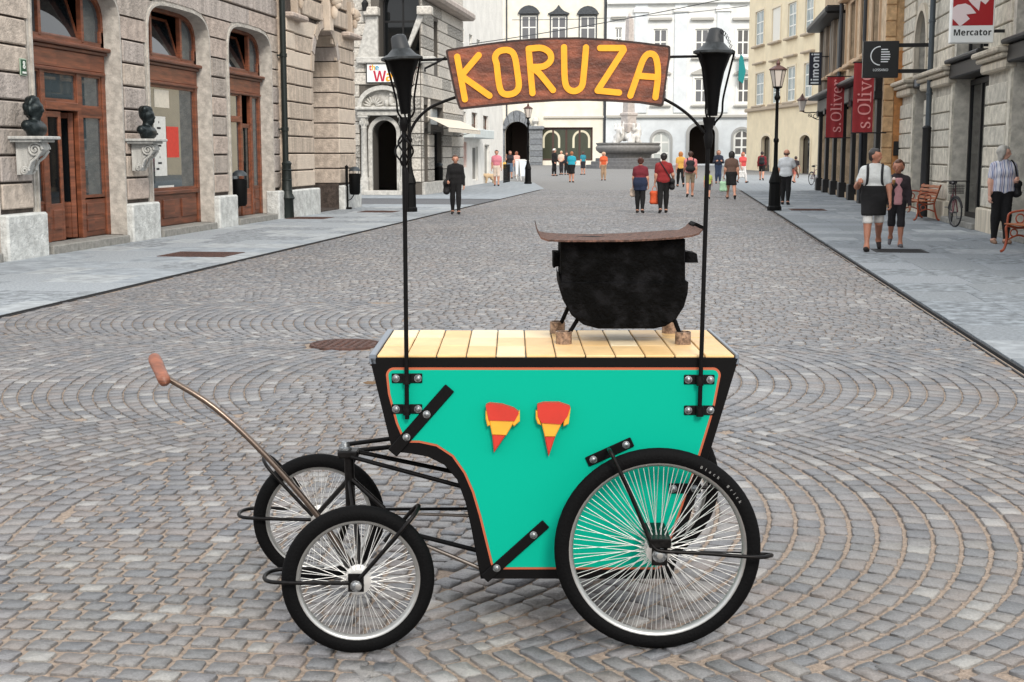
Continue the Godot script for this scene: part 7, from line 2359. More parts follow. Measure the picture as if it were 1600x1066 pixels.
func make_people() -> void:
	var blk := c8(17, 16, 18)
	var walk := [[20, 4], [-18, 16]]
	var walk2 := [[-16, 14], [18, 3]]
	var aw := [[-14, 9, 12, 0], [16, 9, 16, 0]]
	var aw2 := [[16, 9, 16, 0], [-14, 9, 12, 0]]
	# near right: man in polo shirt, boy with an ice, grey-haired woman
	var p := person("man in white polo shirt and white shorts with a dark jumper round his waist, walking", "person", 1363, 392, 229, {face = -8, head = 62, legs = [[-18, 24], [20, 4]], arms = [[6, 12, 10, 0], [8, 22, 100, 18]], top = [c8(206, 208, 206), "short", 1.0], bottom = [c8(204, 202, 198), "half"], shoes = c8(34, 28, 28), skin = "b", hair = c8(52, 46, 44), grip = [0.6, 1.1], wide = 1.08})
	var jm := []
	for q in p.torso.slice(0, 2): jm.append(grow(q, 0.03))
	for i in 2:
		jm.append([p.J["hip%d" % i], p.J["hip%d" % i].lerp(p.J["knee%d" % i], 0.8), 0.125, 0.112])
	jm.append([p.pv, p.pv + Vector3(0, -0.3, 0.03), 0.12, 0.11])
	var jo := inst("jumper_round_waist", field_mesh(jm, 0.017, 50.0, 0.6, 1.1), cloth("jumper", c8(18, 17, 19)), p.root)
	jo.scale = Vector3.ONE * p.k
	backpack(p, "dark backpack on the man in the white polo shirt", c8(30, 30, 34))
	p = person("boy in a dark open jacket and pink shirt walking and eating an ice", "person", 1399, 386, 252, {face = -6, head = -14, child = true, legs = [[8, 2], [-14, 26]], arms = [[4, 10, 14, 0], [22, 10, 118, 26]], top = [c8(48, 40, 44), "long", 0.84], bottom = [c8(34, 32, 36), "long_shorts"], shoes = c8(96, 92, 96), skin = "b", hair = c8(96, 62, 44), grip = [0.5, 1.2]})
	var pb := []
	for x in [-0.025, 0.02, 0.055]: pb.append([p.up.call(Vector3(x, 0.92, 0.075)), p.up.call(Vector3(x * 0.8, 1.38, 0.062)), 0.058, 0.05])
	var pk := inst("pink_shirt", field_mesh(pb, 0.014, 70.0, p.dy.y + 0.87, p.dy.y + 1.42), cloth("pinkshirt", c8(206, 150, 154)), p.root)
	pk.scale = Vector3.ONE * p.k
	var ice := thing("ice_cream_cone", "small pale ice cream cone held at the boy's mouth", "ice cream", Transform3D(Basis(), at_joint(p, "hd1") + Vector3(0.02, 0.0, 0.03)))
	var s := S(); lathe(s, [Vector2(0.0, -0.09), Vector2(0.025, 0.02)], Vector3.ZERO, 12); part("cone", s, M("wafer", c8(196, 146, 84), 0.8), ice)
	var s1 := S(); ball(s1, Vector3(0, 0.035, 0), Vector3(0.03, 0.03, 0.03)); part("scoop", s1, M("ice", c8(232, 206, 196), 0.6), ice)
	p = person("grey-haired woman in a blue and white striped shirt standing by the banded pier", "person", 1562, 381, 229, {face = 8, head = 60, woman = true, wide = 1.22, legs = [[5, 2], [-3, 2]], arms = [[4, 14, 96, 22], [2, 12, 10, 0]], top = [c8(178, 184, 200), "short", 0.84], bottom = [c8(18, 17, 19), "trousers"], shoes = c8(140, 110, 90), skin = "c", hair = c8(190, 186, 178), hair_style = "wavy", grip = [1.1, 0.7]})
	striped_shirt(p)
	var hb := bag("handbag", "black handbag on the shoulder of the grey-haired woman", "bag", Transform3D(p.root.transform.basis, world_of(p, Vector3(0.25, 1.12, 0.02))), Vector3(0.12, 0.26, 0.26), blk, 0.0)
	strap(p, [Vector3(0.24, 1.1, -0.05), Vector3(0.17, 1.40, -0.09), Vector3(0.14, 1.49, 0.0), Vector3(0.17, 1.38, 0.11), Vector3(0.24, 1.1, 0.09)], M("strap_black", blk, 0.8), hb, 0.014)
	# couple walking away
	p = person("woman in a maroon top with a navy jacket tied round her waist, seen from behind", "person", 1000, 333, 247, {face = 176, woman = true, wide = 1.12, legs = [[6, 3], [-6, 6]], arms = [[6, 12, 26, 0], [0, 12, 14, 0]], top = [c8(112, 34, 46), "short", 1.0], bottom = [blk, "trousers"], hair = c8(84, 44, 34), hair_style = "bun", grip = [1.0, 0.8]})
	var jm2 := []
	for q in p.torso.slice(0, 2): jm2.append(grow(q, 0.035))
	for i in 2: jm2.append([p.J["hip%d" % i], p.J["hip%d" % i].lerp(p.J["knee%d" % i], 0.45), 0.125, 0.125])
	var jo2 := inst("jacket_round_waist", field_mesh(jm2, 0.022, 50.0, 0.72, 1.14), cloth("navyjacket", c8(34, 44, 70)), p.root)
	jo2.scale = Vector3.ONE * p.k
	bag("paper_bag", "small cream paper bag in the hand of the woman in maroon", "bag", Transform3D(Basis(), at_joint(p, "hd0")), Vector3(0.14, 0.2, 0.08), c8(206, 186, 168), 0.06)
	p = person("man in a red shirt and black trousers with a shoulder bag, seen from behind", "person", 1036, 333, 240, {face = 184, legs = [[-8, 8], [8, 2]], arms = [[4, 10, 8, 0], [6, 20, 22, 0]], top = [c8(136, 36, 38), "short", 0.86], bottom = [blk, "trousers"], hair = c8(30, 26, 26), grip = [1.2, 0.6], wide = 1.08})
	bag("orange_bag", "bright orange carrier bag hanging between the couple", "bag", Transform3D(Basis(), at_joint(p, "hd0")), Vector3(0.24, 0.34, 0.12), c8(208, 84, 40), 0.14)
	var sb := bag("shoulder_bag", "black bag hanging at the hip of the man in red", "bag", Transform3D(p.root.transform.basis, world_of(p, Vector3(-0.25, 0.98, -0.02))), Vector3(0.12, 0.26, 0.30), blk, 0.0)
	strap(p, [Vector3(-0.24, 0.96, -0.1), Vector3(-0.05, 1.25, -0.145), Vector3(0.09, 1.46, -0.08), Vector3(0.10, 1.48, 0.03), Vector3(-0.05, 1.25, 0.14), Vector3(-0.24, 0.96, 0.06)], mats["strap_black"], sb, 0.014)
	# man in black by the lamp
	p = person("man in a black suit walking towards the cart with a dark bag", "person", 712, 335, 243, {face = 10, legs = [[7, 3], [-7, 8]], arms = [[-4, 10, 10, 0], [4, 10, 56, 4]], top = [c8(15, 14, 16), "long", 0.80], bottom = [c8(16, 15, 17), "trousers"], hair = c8(88, 62, 46), grip = [0.5, 1.2]})
	bag("black_bag", "dark shoulder bag carried by the man in the black suit", "bag", Transform3D(p.root.transform.basis, world_of(p, Vector3(-0.27, 1.05, 0.06))), Vector3(0.14, 0.34, 0.34), blk, 0.05)
	# middle distance
	p = person("walker in a pink shirt and khaki shorts with a black backpack", "person", 1078, 308, 236, {face = 180, legs = walk2, arms = aw2, top = [c8(206, 128, 128), "short", 0.9], bottom = [c8(140, 128, 108), "shorts"], hair = c8(70, 44, 34), shoes = c8(60, 56, 54)})
	backpack(p, "black backpack on the walker in khaki shorts", c8(26, 26, 30))
	person("woman in a yellow top and black trousers beside the walker with the backpack", "person", 1063, 292, 236, {face = 190, woman = true, legs = walk, arms = aw, top = [c8(222, 170, 84), "short", 0.9], bottom = [blk, "trousers"], hair = c8(200, 128, 66), hair_style = "long"})
	person("child in a lime green top half hidden by the cart's lantern post", "person", 1106, 311, 266, {face = 178, child = true, legs = walk, arms = aw, top = [c8(176, 186, 96), "short", 0.9], bottom = [c8(60, 56, 60), "shorts"], hair = c8(90, 64, 44)})
	person("person in a dark jacket and blue jeans standing in front of the dark gate", "person", 1122, 287, 235, {face = 5, legs = [[3, 2], [-3, 2]], arms = [[14, 14, 92, 30], [14, 14, 92, 30]], top = [c8(38, 44, 60), "long", 0.84], bottom = [c8(52, 66, 92), "trousers"], hair = c8(150, 98, 66), hair_style = "long"})
	p = person("woman in a brown top and black knee-length skirt, seen from behind", "person", 1142, 311, 235, {face = 186, woman = true, legs = walk, arms = [[8, 12, 10, 0], [-6, 14, 10, 0]], top = [c8(98, 76, 66), "short", 0.9], bottom = [blk, "skirt"], hair = c8(30, 26, 26), hair_style = "long"})
	bag("green_bag", "pale green carrier bag held by the woman in the black skirt", "bag", Transform3D(Basis(), at_joint(p, "hd0")), Vector3(0.26, 0.34, 0.12), c8(166, 206, 172), 0.14)
	p = person("woman in a coral top and white trousers near the yellow house", "person", 1160, 286, 237, {face = 30, woman = true, legs = walk, arms = aw, top = [c8(214, 84, 82), "short", 0.86], bottom = [c8(222, 218, 214), "trousers"], hair = c8(196, 96, 62), hair_style = "long"})
	bag("white_bag", "white carrier bag held by the woman in coral", "bag", Transform3D(Basis(), at_joint(p, "hd1")), Vector3(0.3, 0.36, 0.12), c8(228, 226, 222), 0.12)
	p = person("man in a dark red jacket and black shorts by the yellow house", "person", 1190, 282, 236, {face = 175, legs = walk, arms = aw, top = [c8(120, 30, 38), "long", 0.84], bottom = [blk, "shorts"], hair = c8(50, 36, 34)})
	backpack(p, "black backpack on the man in the dark red jacket", c8(24, 24, 28))
	person("balding man in a white shirt and black trousers behind the tall lantern", "person", 1227, 320, 234, {face = 170, legs = [[5, 2], [-5, 4]], arms = [[10, 14, 30, 0], [14, 24, 30, 0]], top = [c8(206, 210, 214), "short", 0.86], bottom = [blk, "trousers"], hair = c8(86, 60, 48), hair_style = "bald", wide = 1.1})
	person("person in dark clothes stooping in front of the yellow house doorway", "person", 1241, 286, 243, {face = 150, lean = 16, legs = walk, arms = aw, top = [c8(48, 42, 46), "short", 0.86], bottom = [c8(190, 110, 96), "shorts"], hair = c8(60, 40, 34)})
	# left, towards the square
	person("man in a pink polo shirt and pale shorts with a black belt", "person", 776, 291, 235, {face = 6, legs = [[8, 3], [-8, 8]], arms = [[4, 10, 14, 0], [-4, 10, 10, 0]], top = [c8(214, 132, 146), "short", 0.98], bottom = [c8(222, 206, 190), "half"], hair = c8(74, 44, 36)})
	p = person("woman in a black top and blue jeans raising one arm near the portal", "person", 797, 279, 236, {face = 20, woman = true, legs = [[4, 2], [-4, 2]], arms = [[4, 10, 10, 0], [40, 30, 110, 10]], top = [c8(40, 36, 42), "short", 0.92], bottom = [c8(96, 116, 140), "long_shorts"], hair = c8(120, 64, 44), hair_style = "long"})
	bag("yellow_bag", "yellow bag held by the woman raising her arm", "bag", Transform3D(Basis(), at_joint(p, "hd1") + Vector3(-0.15, -0.35, 0)), Vector3(0.3, 0.4, 0.14), c8(226, 182, 90), 0.1)
	person("woman in a pale pink top and blue jeans in front of the portal", "person", 807, 277, 237, {face = 200, woman = true, legs = [[4, 2], [-4, 2]], arms = aw, top = [c8(226, 172, 158), "short", 0.92], bottom = [c8(92, 112, 138), "long_shorts"], hair = c8(150, 84, 56), hair_style = "long"})
	person("person in black with a white hat in front of the shop window", "person", 866, 275, 233, {face = 60, legs = [[3, 2], [-3, 2]], arms = [[6, 8, 30, 0], [6, 8, 30, 0]], top = [blk, "long", 0.8], bottom = [blk, "trousers"], hair = c8(120, 90, 70), hat = c8(232, 228, 220)})
	person("person in a cream top and dark trousers in the group by the shop window", "person", 877, 273, 236, {face = -20, legs = [[3, 2], [-3, 2]], arms = [[6, 10, 60, 10], [6, 10, 60, 10]], top = [c8(226, 200, 180), "short", 0.9], bottom = [c8(44, 40, 44), "trousers"], hair = c8(220, 200, 170)})
	person("slim person all in black in the group by the shop window", "person", 885, 273, 238, {face = 30, legs = [[3, 2], [-3, 2]], top = [c8(32, 34, 44), "long", 0.84], bottom = [blk, "trousers"], hair = c8(40, 32, 30)})
	person("woman in a turquoise top and black skirt with her back turned", "person", 893, 285, 237, {face = 180, woman = true, wide = 1.15, legs = [[3, 2], [-3, 2]], arms = [[10, 12, 60, 14], [10, 12, 60, 14]], top = [c8(40, 158, 180), "short", 0.86], bottom = [blk, "skirt"], hair = c8(178, 110, 70)})
	person("woman in a teal top and short dark skirt beside the shop window", "person", 911, 273, 237, {face = 215, woman = true, legs = [[3, 2], [-3, 2]], top = [c8(44, 132, 152), "short", 0.9], bottom = [c8(40, 38, 46), "skirt"], hair = c8(84, 54, 44), hair_style = "long"})
	person("white-haired woman in an orange top, pale cardigan and khaki trousers", "person", 943, 282, 238, {face = 4, woman = true, legs = [[4, 2], [-4, 2]], arms = [[8, 10, 60, 12], [4, 10, 20, 0]], top = [c8(212, 96, 56), "short", 0.92], bottom = [c8(170, 142, 116), "trousers"], hair = c8(222, 190, 160), hair_style = "wavy"})
	make_dog()
func striped_shirt(p: Dictionary) -> void:      # a printed stripe along the cloth
	var im := Image.create(128, 128, false, Image.FORMAT_RGB8)
	var cols := [c8(214, 212, 218), c8(214, 212, 218), c8(108, 122, 162), c8(196, 196, 208), c8(150, 140, 160), c8(214, 212, 218), c8(96, 112, 156), c8(206, 206, 214)]
	for x in 128:
		im.fill_rect(Rect2i(x, 0, 1, 128), cols[(x * 8 / 128) % 8])
	var m := StandardMaterial3D.new()
	im.generate_mipmaps()
	m.albedo_texture = ImageTexture.create_from_image(im)
	m.uv1_triplanar = true
	m.uv1_scale = Vector3(7.5, 7.5, 7.5)
	m.roughness = 0.9
	for q in p.root.get_children():
		if q.name == "shirt": q.material_override = m
func make_dog() -> void:
	var at := G(764, 287)
	var d := thing("dog", "small beige dog sniffing the pavement beside the man in pink", "dog", Transform3D(Basis(Vector3.UP, -1.0), at))
	var b := [[Vector3(0, 0.42, -0.2), Vector3(0, 0.42, 0.05), 0.10, 0.115], [Vector3(0, 0.41, 0.05), Vector3(0, 0.42, 0.18), 0.12, 0.10], [Vector3(0, 0.46, 0.2), Vector3(0, 0.46, 0.36), 0.075, 0.06], [Vector3(0, 0.46, 0.36), Vector3(0, 0.44, 0.44), 0.075, 0.07], [Vector3(0, 0.42, 0.46), Vector3(0, 0.36, 0.56), 0.045, 0.032], [Vector3(0, 0.46, -0.28), Vector3(0, 0.58, -0.42), 0.03, 0.018]]
	for sd in [-1.0, 1.0]:
		b.append([Vector3(sd * 0.07, 0.38, 0.16), Vector3(sd * 0.07, 0.2, 0.14), 0.05, 0.03]); b.append([Vector3(sd * 0.07, 0.2, 0.14), Vector3(sd * 0.07, 0.03, 0.17), 0.028, 0.028])
		b.append([Vector3(sd * 0.07, 0.4, -0.22), Vector3(sd * 0.075, 0.26, -0.16), 0.07, 0.045]); b.append([Vector3(sd * 0.075, 0.26, -0.16), Vector3(sd * 0.075, 0.16, -0.28), 0.036, 0.026]); b.append([Vector3(sd * 0.075, 0.16, -0.28), Vector3(sd * 0.075, 0.03, -0.25), 0.026, 0.028])
		b.append([Vector3(sd * 0.05, 0.5, 0.38), Vector3(sd * 0.085, 0.42, 0.39), 0.03, 0.022])
	inst("body", field_mesh(b, 0.03, 45.0), M("fur", c8(214, 186, 150), 0.9, {tex = "blotch", scale = 5.0}), d)
# ---------------------------------------------------------------- lamps, bins, benches, bicycles, boards
func iron() -> StandardMaterial3D:
	return M("street_iron", c8(14, 15, 16), 0.55, {spec = 0.25, tex = "grain", scale = 2.0})
func street_lamp(at: Vector3, h: float, label: String, glassy := true) -> void:
	var o := thing("street_lamp", label, "lamp", Transform3D(Basis(), at), "lantern posts along the street")
	var s := S()
	lathe(s, [Vector2(0.20, 0.0), Vector2(0.20, 0.1), Vector2(0.17, 0.14), Vector2(0.155, 0.75), Vector2(0.175, 0.8), Vector2(0.15, 0.9), Vector2(0.10, 1.05), Vector2(0.075, 1.2)], Vector3.ZERO, 8, Basis(), 0.0, TAU, true)
	part("base", s, iron(), o)
	var s1 := S()
	var m := h - 1.05
	lathe(s1, [Vector2(0.075, 1.2), Vector2(0.06, 1.25), Vector2(0.055, 1.9), Vector2(0.075, 1.93), Vector2(0.075, 2.0), Vector2(0.05, 2.04), Vector2(0.042, m), Vector2(0.075, m + 0.04), Vector2(0.085, m + 0.1), Vector2(0.05, m + 0.16), Vector2(0.045, m + 0.32), Vector2(0.13, m + 0.36), Vector2(0.13, m + 0.39), Vector2(0.0, m + 0.4)], Vector3.ZERO, 12)
	part("post", s1, iron(), o)
	var b := m + 0.39
	var s2 := S()
	var R0 := 0.12; var R1 := 0.22; var hh := 0.46
	for k in 6:
		var a := TAU * k / 6.0; var a2 := TAU * (k + 1) / 6.0
		rod(s2, Vector3(cos(a) * R0, b, sin(a) * R0), Vector3(cos(a) * R1, b + hh, sin(a) * R1), 0.011, 6)
		rod(s2, Vector3(cos(a) * R1, b + hh, sin(a) * R1), Vector3(cos(a2) * R1, b + hh, sin(a2) * R1), 0.016, 6)
	part("lantern_frame", s2, iron(), o)
	for k in 6:
		var a := TAU * k / 6.0; var a2 := TAU * (k + 1) / 6.0
		var g := S()
		var q := [Vector3(cos(a) * R0, b, sin(a) * R0), Vector3(cos(a2) * R0, b, sin(a2) * R0), Vector3(cos(a2) * R1, b + hh, sin(a2) * R1), Vector3(cos(a) * R1, b + hh, sin(a) * R1)]
		quad(g, q[0], q[1], q[2], q[3], Vector3(cos((a + a2) * 0.5), 0, sin((a + a2) * 0.5)))
		part("pane", g, M("lamp_glass", c8(206, 196, 186), 0.25, {spec = 0.5}), o)
	var s3 := S()
	lathe(s3, [Vector2(0.25, b + hh - 0.01), Vector2(0.25, b + hh + 0.02), Vector2(0.12, b + hh + 0.1), Vector2(0.05, b + hh + 0.13), Vector2(0.06, b + hh + 0.18), Vector2(0.03, b + hh + 0.24), Vector2(0.0, b + hh + 0.3)], Vector3.ZERO, 6, Basis(), 0.0, TAU, true)
	part("roof", s3, M("lamp_roof", c8(86, 56, 50), 0.5, {metal = 0.3}), o)
func litter_bin(at: Vector3, turn: float, label: String) -> void:
	var o := thing("litter_bin", label, "bin", Transform3D(Basis(Vector3.UP, turn), at), "litter bins on posts")
	var s := S()
	cbox(s, Vector3(-0.14, 0.6, 0), Vector3(0.075, 1.2, 0.075), 0.008)
	cbox(s, Vector3(-0.14, 0.03, 0), Vector3(0.26, 0.06, 0.22), 0.01)
	lathe(s, [Vector2(0.045, 1.2), Vector2(0.055, 1.23), Vector2(0.0, 1.28)], Vector3(-0.14, 0, 0), 10)
	tube(s, spline([Vector3(-0.12, 0.25, 0), Vector3(-0.02, 0.3, 0), Vector3(0.06, 0.42, 0)], 4), 0.015, 6)
	part("post", s, iron(), o)
	var s1 := S()
	lathe(s1, [Vector2(0.12, 0.42), Vector2(0.155, 0.47), Vector2(0.17, 0.9), Vector2(0.17, 1.02), Vector2(0.155, 1.03), Vector2(0.15, 0.9), Vector2(0.0, 0.6)], Vector3(0.09, 0, 0), 20)
	part("bucket", s1, iron(), o)
	var s2 := S()
	lathe(s2, [Vector2(0.176, 1.10), Vector2(0.15, 1.17), Vector2(0.08, 1.22), Vector2(0.0, 1.23)], Vector3(0.09, 0, 0), 20)
	for a in [0.6, 2.5, 4.3]: rod(s2, Vector3(0.09 + cos(a) * 0.16, 1.0, sin(a) * 0.16), Vector3(0.09 + cos(a) * 0.16, 1.12, sin(a) * 0.16), 0.01, 6)
	part("hood", s2, M("bin_hood", c8(60, 66, 70), 0.5, {metal = 0.4}), o)
func bench(at: Transform3D, label: String) -> void:
	var o := thing("bench", label, "bench", at, "cast iron benches")
	var im := M("bench_iron", c8(158, 72, 42), 0.5, {tex = "soft", scale = 2.0})
	var wm := M("bench_wood", c8(172, 98, 50), 0.55, {tex = "wood", scale = 2.0, world = false})
	for x in [-0.75, 0.75]:
		var s := S()
		tube(s, spline([Vector3(x, 0.02, 0.30), Vector3(x, 0.06, 0.24), Vector3(x, 0.22, 0.20), Vector3(x, 0.40, 0.22), Vector3(x, 0.44, 0.18)], 5), 0.022, 8)
		tube(s, spline([Vector3(x, 0.02, -0.32), Vector3(x, 0.06, -0.26), Vector3(x, 0.25, -0.20), Vector3(x, 0.42, -0.18), Vector3(x, 0.62, -0.24), Vector3(x, 0.86, -0.32)], 5), 0.022, 8)
		tube(s, spline([Vector3(x, 0.42, -0.2), Vector3(x, 0.40, 0.0), Vector3(x, 0.44, 0.2)], 5), 0.02, 8)
		tube(s, spline([Vector3(x, 0.2, 0.2), Vector3(x, 0.28, 0.0), Vector3(x, 0.22, -0.2)], 5), 0.016, 8)
		tube(s, spline([Vector3(x, 0.66, -0.25), Vector3(x, 0.68, -0.05), Vector3(x, 0.64, 0.16), Vector3(x, 0.55, 0.2), Vector3(x, 0.44, 0.2)], 5), 0.018, 8)
		for q in [[0.55, -0.02, 0.075], [0.32, 0.08, 0.06]]:
			var ring := []
			for k in 16: ring.append(Vector3(x, q[0] + q[2] * sin(TAU * k / 16), q[1] + q[2] * cos(TAU * k / 16)))
			tube(s, ring, 0.013, 6, false, true)
		part("end_frame", s, im, o)
	for k in 5: block("seat_slat", Vector3(0, 0.465, 0.19 - k * 0.085), Vector3(1.62, 0.025, 0.07), 0.006, wm, o)
	for k in 4: block("back_slat", Vector3(0, 0.54 + k * 0.09, -0.195 - k * 0.028), Vector3(1.62, 0.07, 0.022), 0.006, wm, o, Basis(Vector3.RIGHT, -0.3))
func bicycle(at: Transform3D, label: String) -> void:
	var o := thing("bicycle", label, "bicycle", at, "parked bicycles")
	var blk := M("bike_black", c8(36, 32, 34), 0.4, {metal = 0.3})
	var red := M("bike_red", c8(96, 36, 40), 0.4, {coat = 0.4})
	var ch := M("bike_chrome", c8(110, 110, 112), 0.35, {metal = 0.8})
	for z in [-0.52, 0.53]:
		var w := node("wheel", o)
		w.transform = Transform3D(Basis(Vector3.UP, 0.0 if z < 0 else 0.35), Vector3(0, 0.33, z))
		var s := S()
		var ring := []; var rim := []
		for k in 32:
			ring.append(Vector3(0, sin(TAU * k / 32), cos(TAU * k / 32)) * 0.315); rim.append(Vector3(0, sin(TAU * k / 32), cos(TAU * k / 32)) * 0.293)
		tube(s, ring, 0.018, 8, false, true); part("tyre", s, M("tyre_dark", c8(34, 34, 36), 0.7), w)
		var s1 := S(); tube(s1, rim, 0.008, 6, false, true)
		for k in 24:
			var a := TAU * k / 24
			rod(s1, Vector3(0.02 if k % 2 else -0.02, sin(a) * 0.02, cos(a) * 0.02), Vector3(0, sin(a) * 0.29, cos(a) * 0.29), 0.0015, 4)
		rod(s1, Vector3(-0.05, 0, 0), Vector3(0.05, 0, 0), 0.012)
		part("rim", s1, ch, w)
		var s2 := S(); var fp := []
		for k in 12:
			var a := PI * 0.1 + PI * k / 13.0
			fp.append(Vector3(0, sin(a), cos(a)) * 0.345)
		tube(s2, fp, 0.02, 6); part("mudguard", s2, blk, w)
	var bb := Vector3(0, 0.29, -0.08); var seat := Vector3(0, 0.82, -0.24); var hd := Vector3(0, 0.84, 0.36); var hl := Vector3(0, 0.68, 0.40)
	var s3 := S()
	for e in [[bb, seat], [bb, hl], [Vector3(0, 0.74, -0.21), hd], [bb, Vector3(0.05, 0.33, -0.52)], [bb, Vector3(-0.05, 0.33, -0.52)], [Vector3(0, 0.74, -0.21), Vector3(0.05, 0.33, -0.52)], [Vector3(0, 0.74, -0.21), Vector3(-0.05, 0.33, -0.52)], [hd + Vector3(0, 0.05, -0.01), hl], [hl, Vector3(0.05, 0.33, 0.53)], [hl, Vector3(-0.05, 0.33, 0.53)]]:
		rod(s3, e[0], e[1], 0.016)
	part("frame", s3, red, o)
	var s4 := S(); rod(s4, hd, hd + Vector3(0, 0.16, -0.02), 0.013)
	tube(s4, spline([Vector3(-0.28, 0.98, 0.16), Vector3(-0.24, 1.0, 0.26), Vector3(-0.08, 1.0, 0.36), Vector3(0, 1.0, 0.36), Vector3(0.08, 1.0, 0.36), Vector3(0.24, 1.0, 0.26), Vector3(0.28, 0.98, 0.16)], 4), 0.012, 8)
	part("handlebar", s4, blk, o)
	var s5 := S(); rod(s5, seat, seat + Vector3(0, 0.1, -0.03), 0.013)
	part("seat_post", s5, ch, o)
	inst("saddle", field_mesh([[Vector3(0, 0.94, -0.14), Vector3(0, 0.95, -0.28), 0.025, 0.035], [Vector3(-0.06, 0.955, -0.36), Vector3(0.06, 0.955, -0.36), 0.035, 0.035], [Vector3(0, 0.95, -0.25), Vector3(0, 0.955, -0.36), 0.03, 0.045]], 0.014, 70.0), blk, o)
	var s6 := S()
	rod(s6, bb + Vector3(-0.09, 0, 0), bb + Vector3(0.09, 0, 0), 0.012)
	for e in [[0.08, 1.0], [-0.08, -1.0]]:
		rod(s6, bb + Vector3(e[0], 0, 0), bb + Vector3(e[0], -0.12 * e[1], 0.11 * e[1]), 0.01)
		cbox(s6, bb + Vector3(e[0] + 0.05 * e[1], -0.12 * e[1], 0.11 * e[1]), Vector3(0.09, 0.02, 0.06), 0.005)
	part("crank", s6, ch, o)
	var s7 := S()
	for k in 6:
		var y := 0.74 + k * 0.036
		var w := 0.15 + k * 0.006
		tube(s7, [Vector3(-w, y, 0.44), Vector3(w, y, 0.44), Vector3(w, y, 0.66), Vector3(-w, y, 0.66)], 0.004, 5, false, true)
	for k in 10:
		var u := -0.15 + k * 0.033
		rod(s7, Vector3(u, 0.74, 0.66), Vector3(u, 0.92, 0.67), 0.0035, 4); rod(s7, Vector3(u, 0.74, 0.44), Vector3(u, 0.92, 0.43), 0.0035, 4)
	part("basket", s7, blk, o)
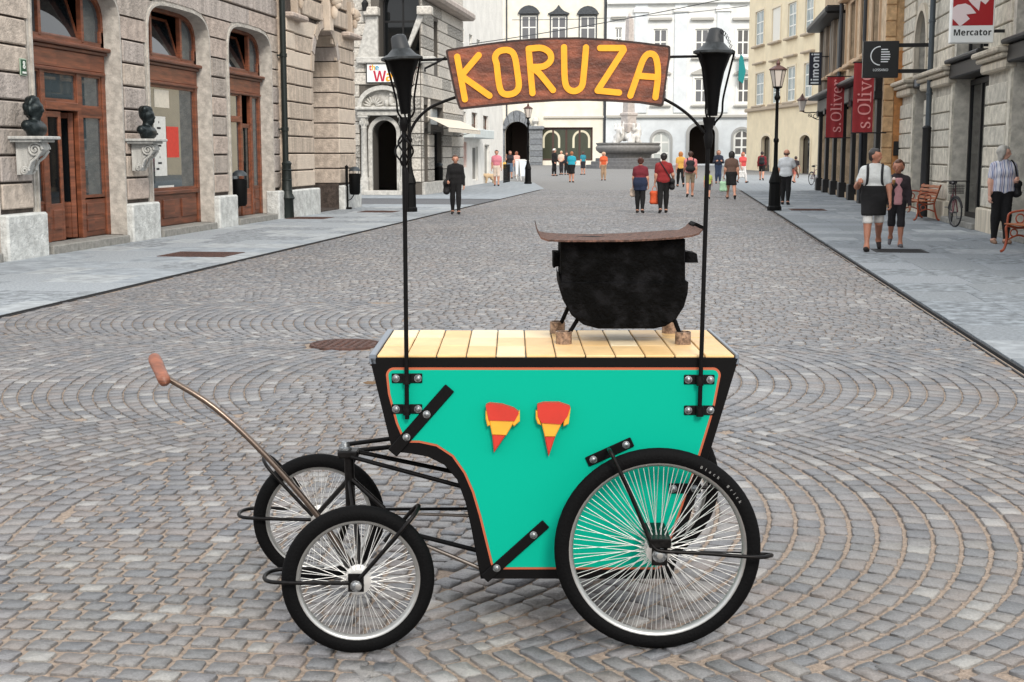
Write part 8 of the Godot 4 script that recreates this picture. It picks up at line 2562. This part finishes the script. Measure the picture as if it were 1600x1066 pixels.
func make_street_furniture() -> void:
	TF = Transform3D()
	street_lamp(G(1210, 329), 4.12, "tall black lantern post on the pavement with the benches")
	street_lamp(G(641, 331), 4.12, "tall black lantern post behind the cart's left lantern")
	street_lamp(G(825, 288), 4.12, "slim black lantern post in front of the square's dark portal")
	litter_bin(G(370, 351), 0.15, "dark litter bin on a post by the stone house's brown door")
	litter_bin(G(550, 327), 0.1, "dark litter bin on a post at the corner of the stone house")
	litter_bin(G(683, 300), 0.1, "dark litter bin on a post by the street windows of the portal house")
	bench(Transform3D(Basis(Vector3.UP, -PI / 2 + 0.1), G(1434, 343)), "cast iron bench with orange slats beside the leaning bicycle")
	bench(Transform3D(Basis(Vector3.UP, -PI / 2 + 0.3), G(1602, 396) + Vector3(0.15, 0, 0.5)), "cast iron bench with orange slats next to the grey-haired woman")
	bicycle(Transform3D(Basis(Vector3.UP, -0.1), Vector3(5.74, 0, -31.1)), "dark red bicycle with a front basket parked against the banded house")
	bicycle(Transform3D(Basis(Vector3.UP, 2.6), G(1275, 289)), "bicycle parked at the far end of the black shop fronts")
	# wall lantern on the black shop fronts
	var wp := PZ(1253, 178, -61.0)
	var o := thing("wall_lantern", "black lantern on a scrolled wall bracket past the black shop fronts", "lamp", Transform3D(Basis(), wp))
	var s := S()
	tube(s, spline([Vector3(1.0, 0.0, 0), Vector3(0.6, 0.06, 0), Vector3(0.2, 0.05, 0), Vector3(0.0, 0.12, 0)], 5), 0.025, 6)
	for k in 3:
		var ring := []
		for q in 14: ring.append(Vector3(0.85 - k * 0.25 + (0.12 - k * 0.025) * cos(TAU * q / 14), -0.13 + k * 0.03 + (0.12 - k * 0.025) * sin(TAU * q / 14), 0))
		tube(s, ring, 0.014, 5, false, true)
	rod(s, Vector3(1.0, -0.35, 0), Vector3(1.0, 0.2, 0), 0.03)
	tube(s, spline([Vector3(1.0, -0.3, 0), Vector3(0.6, -0.22, 0), Vector3(0.3, -0.04, 0)], 4), 0.018, 6)
	part("bracket", s, iron(), o)
	var s1 := S(); lathe(s1, [Vector2(0.1, 0.14), Vector2(0.2, 0.58)], Vector3.ZERO, 6, Basis(), 0, TAU, true); part("pane", s1, M("lamp_glass"), o)
	var s2 := S(); lathe(s2, [Vector2(0.11, 0.1), Vector2(0.11, 0.14)], Vector3.ZERO, 6); lathe(s2, [Vector2(0.24, 0.57), Vector2(0.24, 0.6), Vector2(0.1, 0.72), Vector2(0.0, 0.9)], Vector3.ZERO, 6, Basis(), 0, TAU, true); part("roof", s2, M("lamp_roof"), o)
	var s12 := S(); rod(s12, Vector3(1.0, -1.8, 0.0), Vector3(1.0, -0.2, 0), 0.04); part("wall_post", s12, iron(), o)
	# pavement boards by the square
	for i in 2:
		var a := thing("pavement_board", ["white folding pavement board beside the lantern post on the square", "white framed pavement board behind the women in jeans"][i], "board", Transform3D(Basis(Vector3.UP, [0.5, 0.3][i]), G([819, 813][i], [282, 279][i])), "pavement boards")
		var f := S()
		for sd in [-1.0, 1.0]:
			for x in [-0.3, 0.3]: rod(f, Vector3(x, 0, sd * 0.28), Vector3(x, 1.15, sd * 0.04), 0.025)
			rod(f, Vector3(-0.3, 1.15, sd * 0.04), Vector3(0.3, 1.15, sd * 0.04), 0.025)
		part("frame", f, M("board_white", c8(226, 226, 222), 0.6), a)
		for sd in [-1.0, 1.0]:
			var bq := S(); quad(bq, Vector3(-0.28, 0.25, sd * 0.23), Vector3(0.28, 0.25, sd * 0.23), Vector3(0.28, 1.1, sd * 0.052), Vector3(-0.28, 1.1, sd * 0.052), Vector3(0, 0.2, sd)); part("panel", bq, M("board_face", c8(196, 204, 214), 0.5), a)
	# railing of the café front and small hanging figures
	var ra := thing("cafe_railing", "low dark railing in front of the white house", "railing", Transform3D(BL, Vector3(-10.2, 0, -72.5)))
	var r1 := S()
	for k in 9: rod(r1, Vector3(k * 0.3, 0, 0), Vector3(k * 0.3, 1.0, 0), 0.02)
	rod(r1, Vector3(0, 1.0, 0), Vector3(2.4, 1.0, 0), 0.025); rod(r1, Vector3(0, 0.12, 0), Vector3(2.4, 0.12, 0), 0.02)
	part("bars", r1, iron(), ra)
	# fallen leaf on the cobbles
	var lp := G(578, 603)
	var lf := S()
	prism(lf, PackedVector2Array([Vector2(-0.05, 0), Vector2(-0.02, 0.02), Vector2(0.03, 0.018), Vector2(0.06, 0.0), Vector2(0.02, -0.02), Vector2(-0.02, -0.018)]), 0.0, 0.003, Transform3D(Basis(Vector3.RIGHT, -1.2), Vector3(0, 0.02, 0)))
	var lo := part("fallen_leaf", lf, M("leaf_brown", c8(96, 74, 50), 0.8), self)
	lo.position = lp
	tag(lo, "dry brown leaf on the cobbles behind the cart's black edge", "leaf")
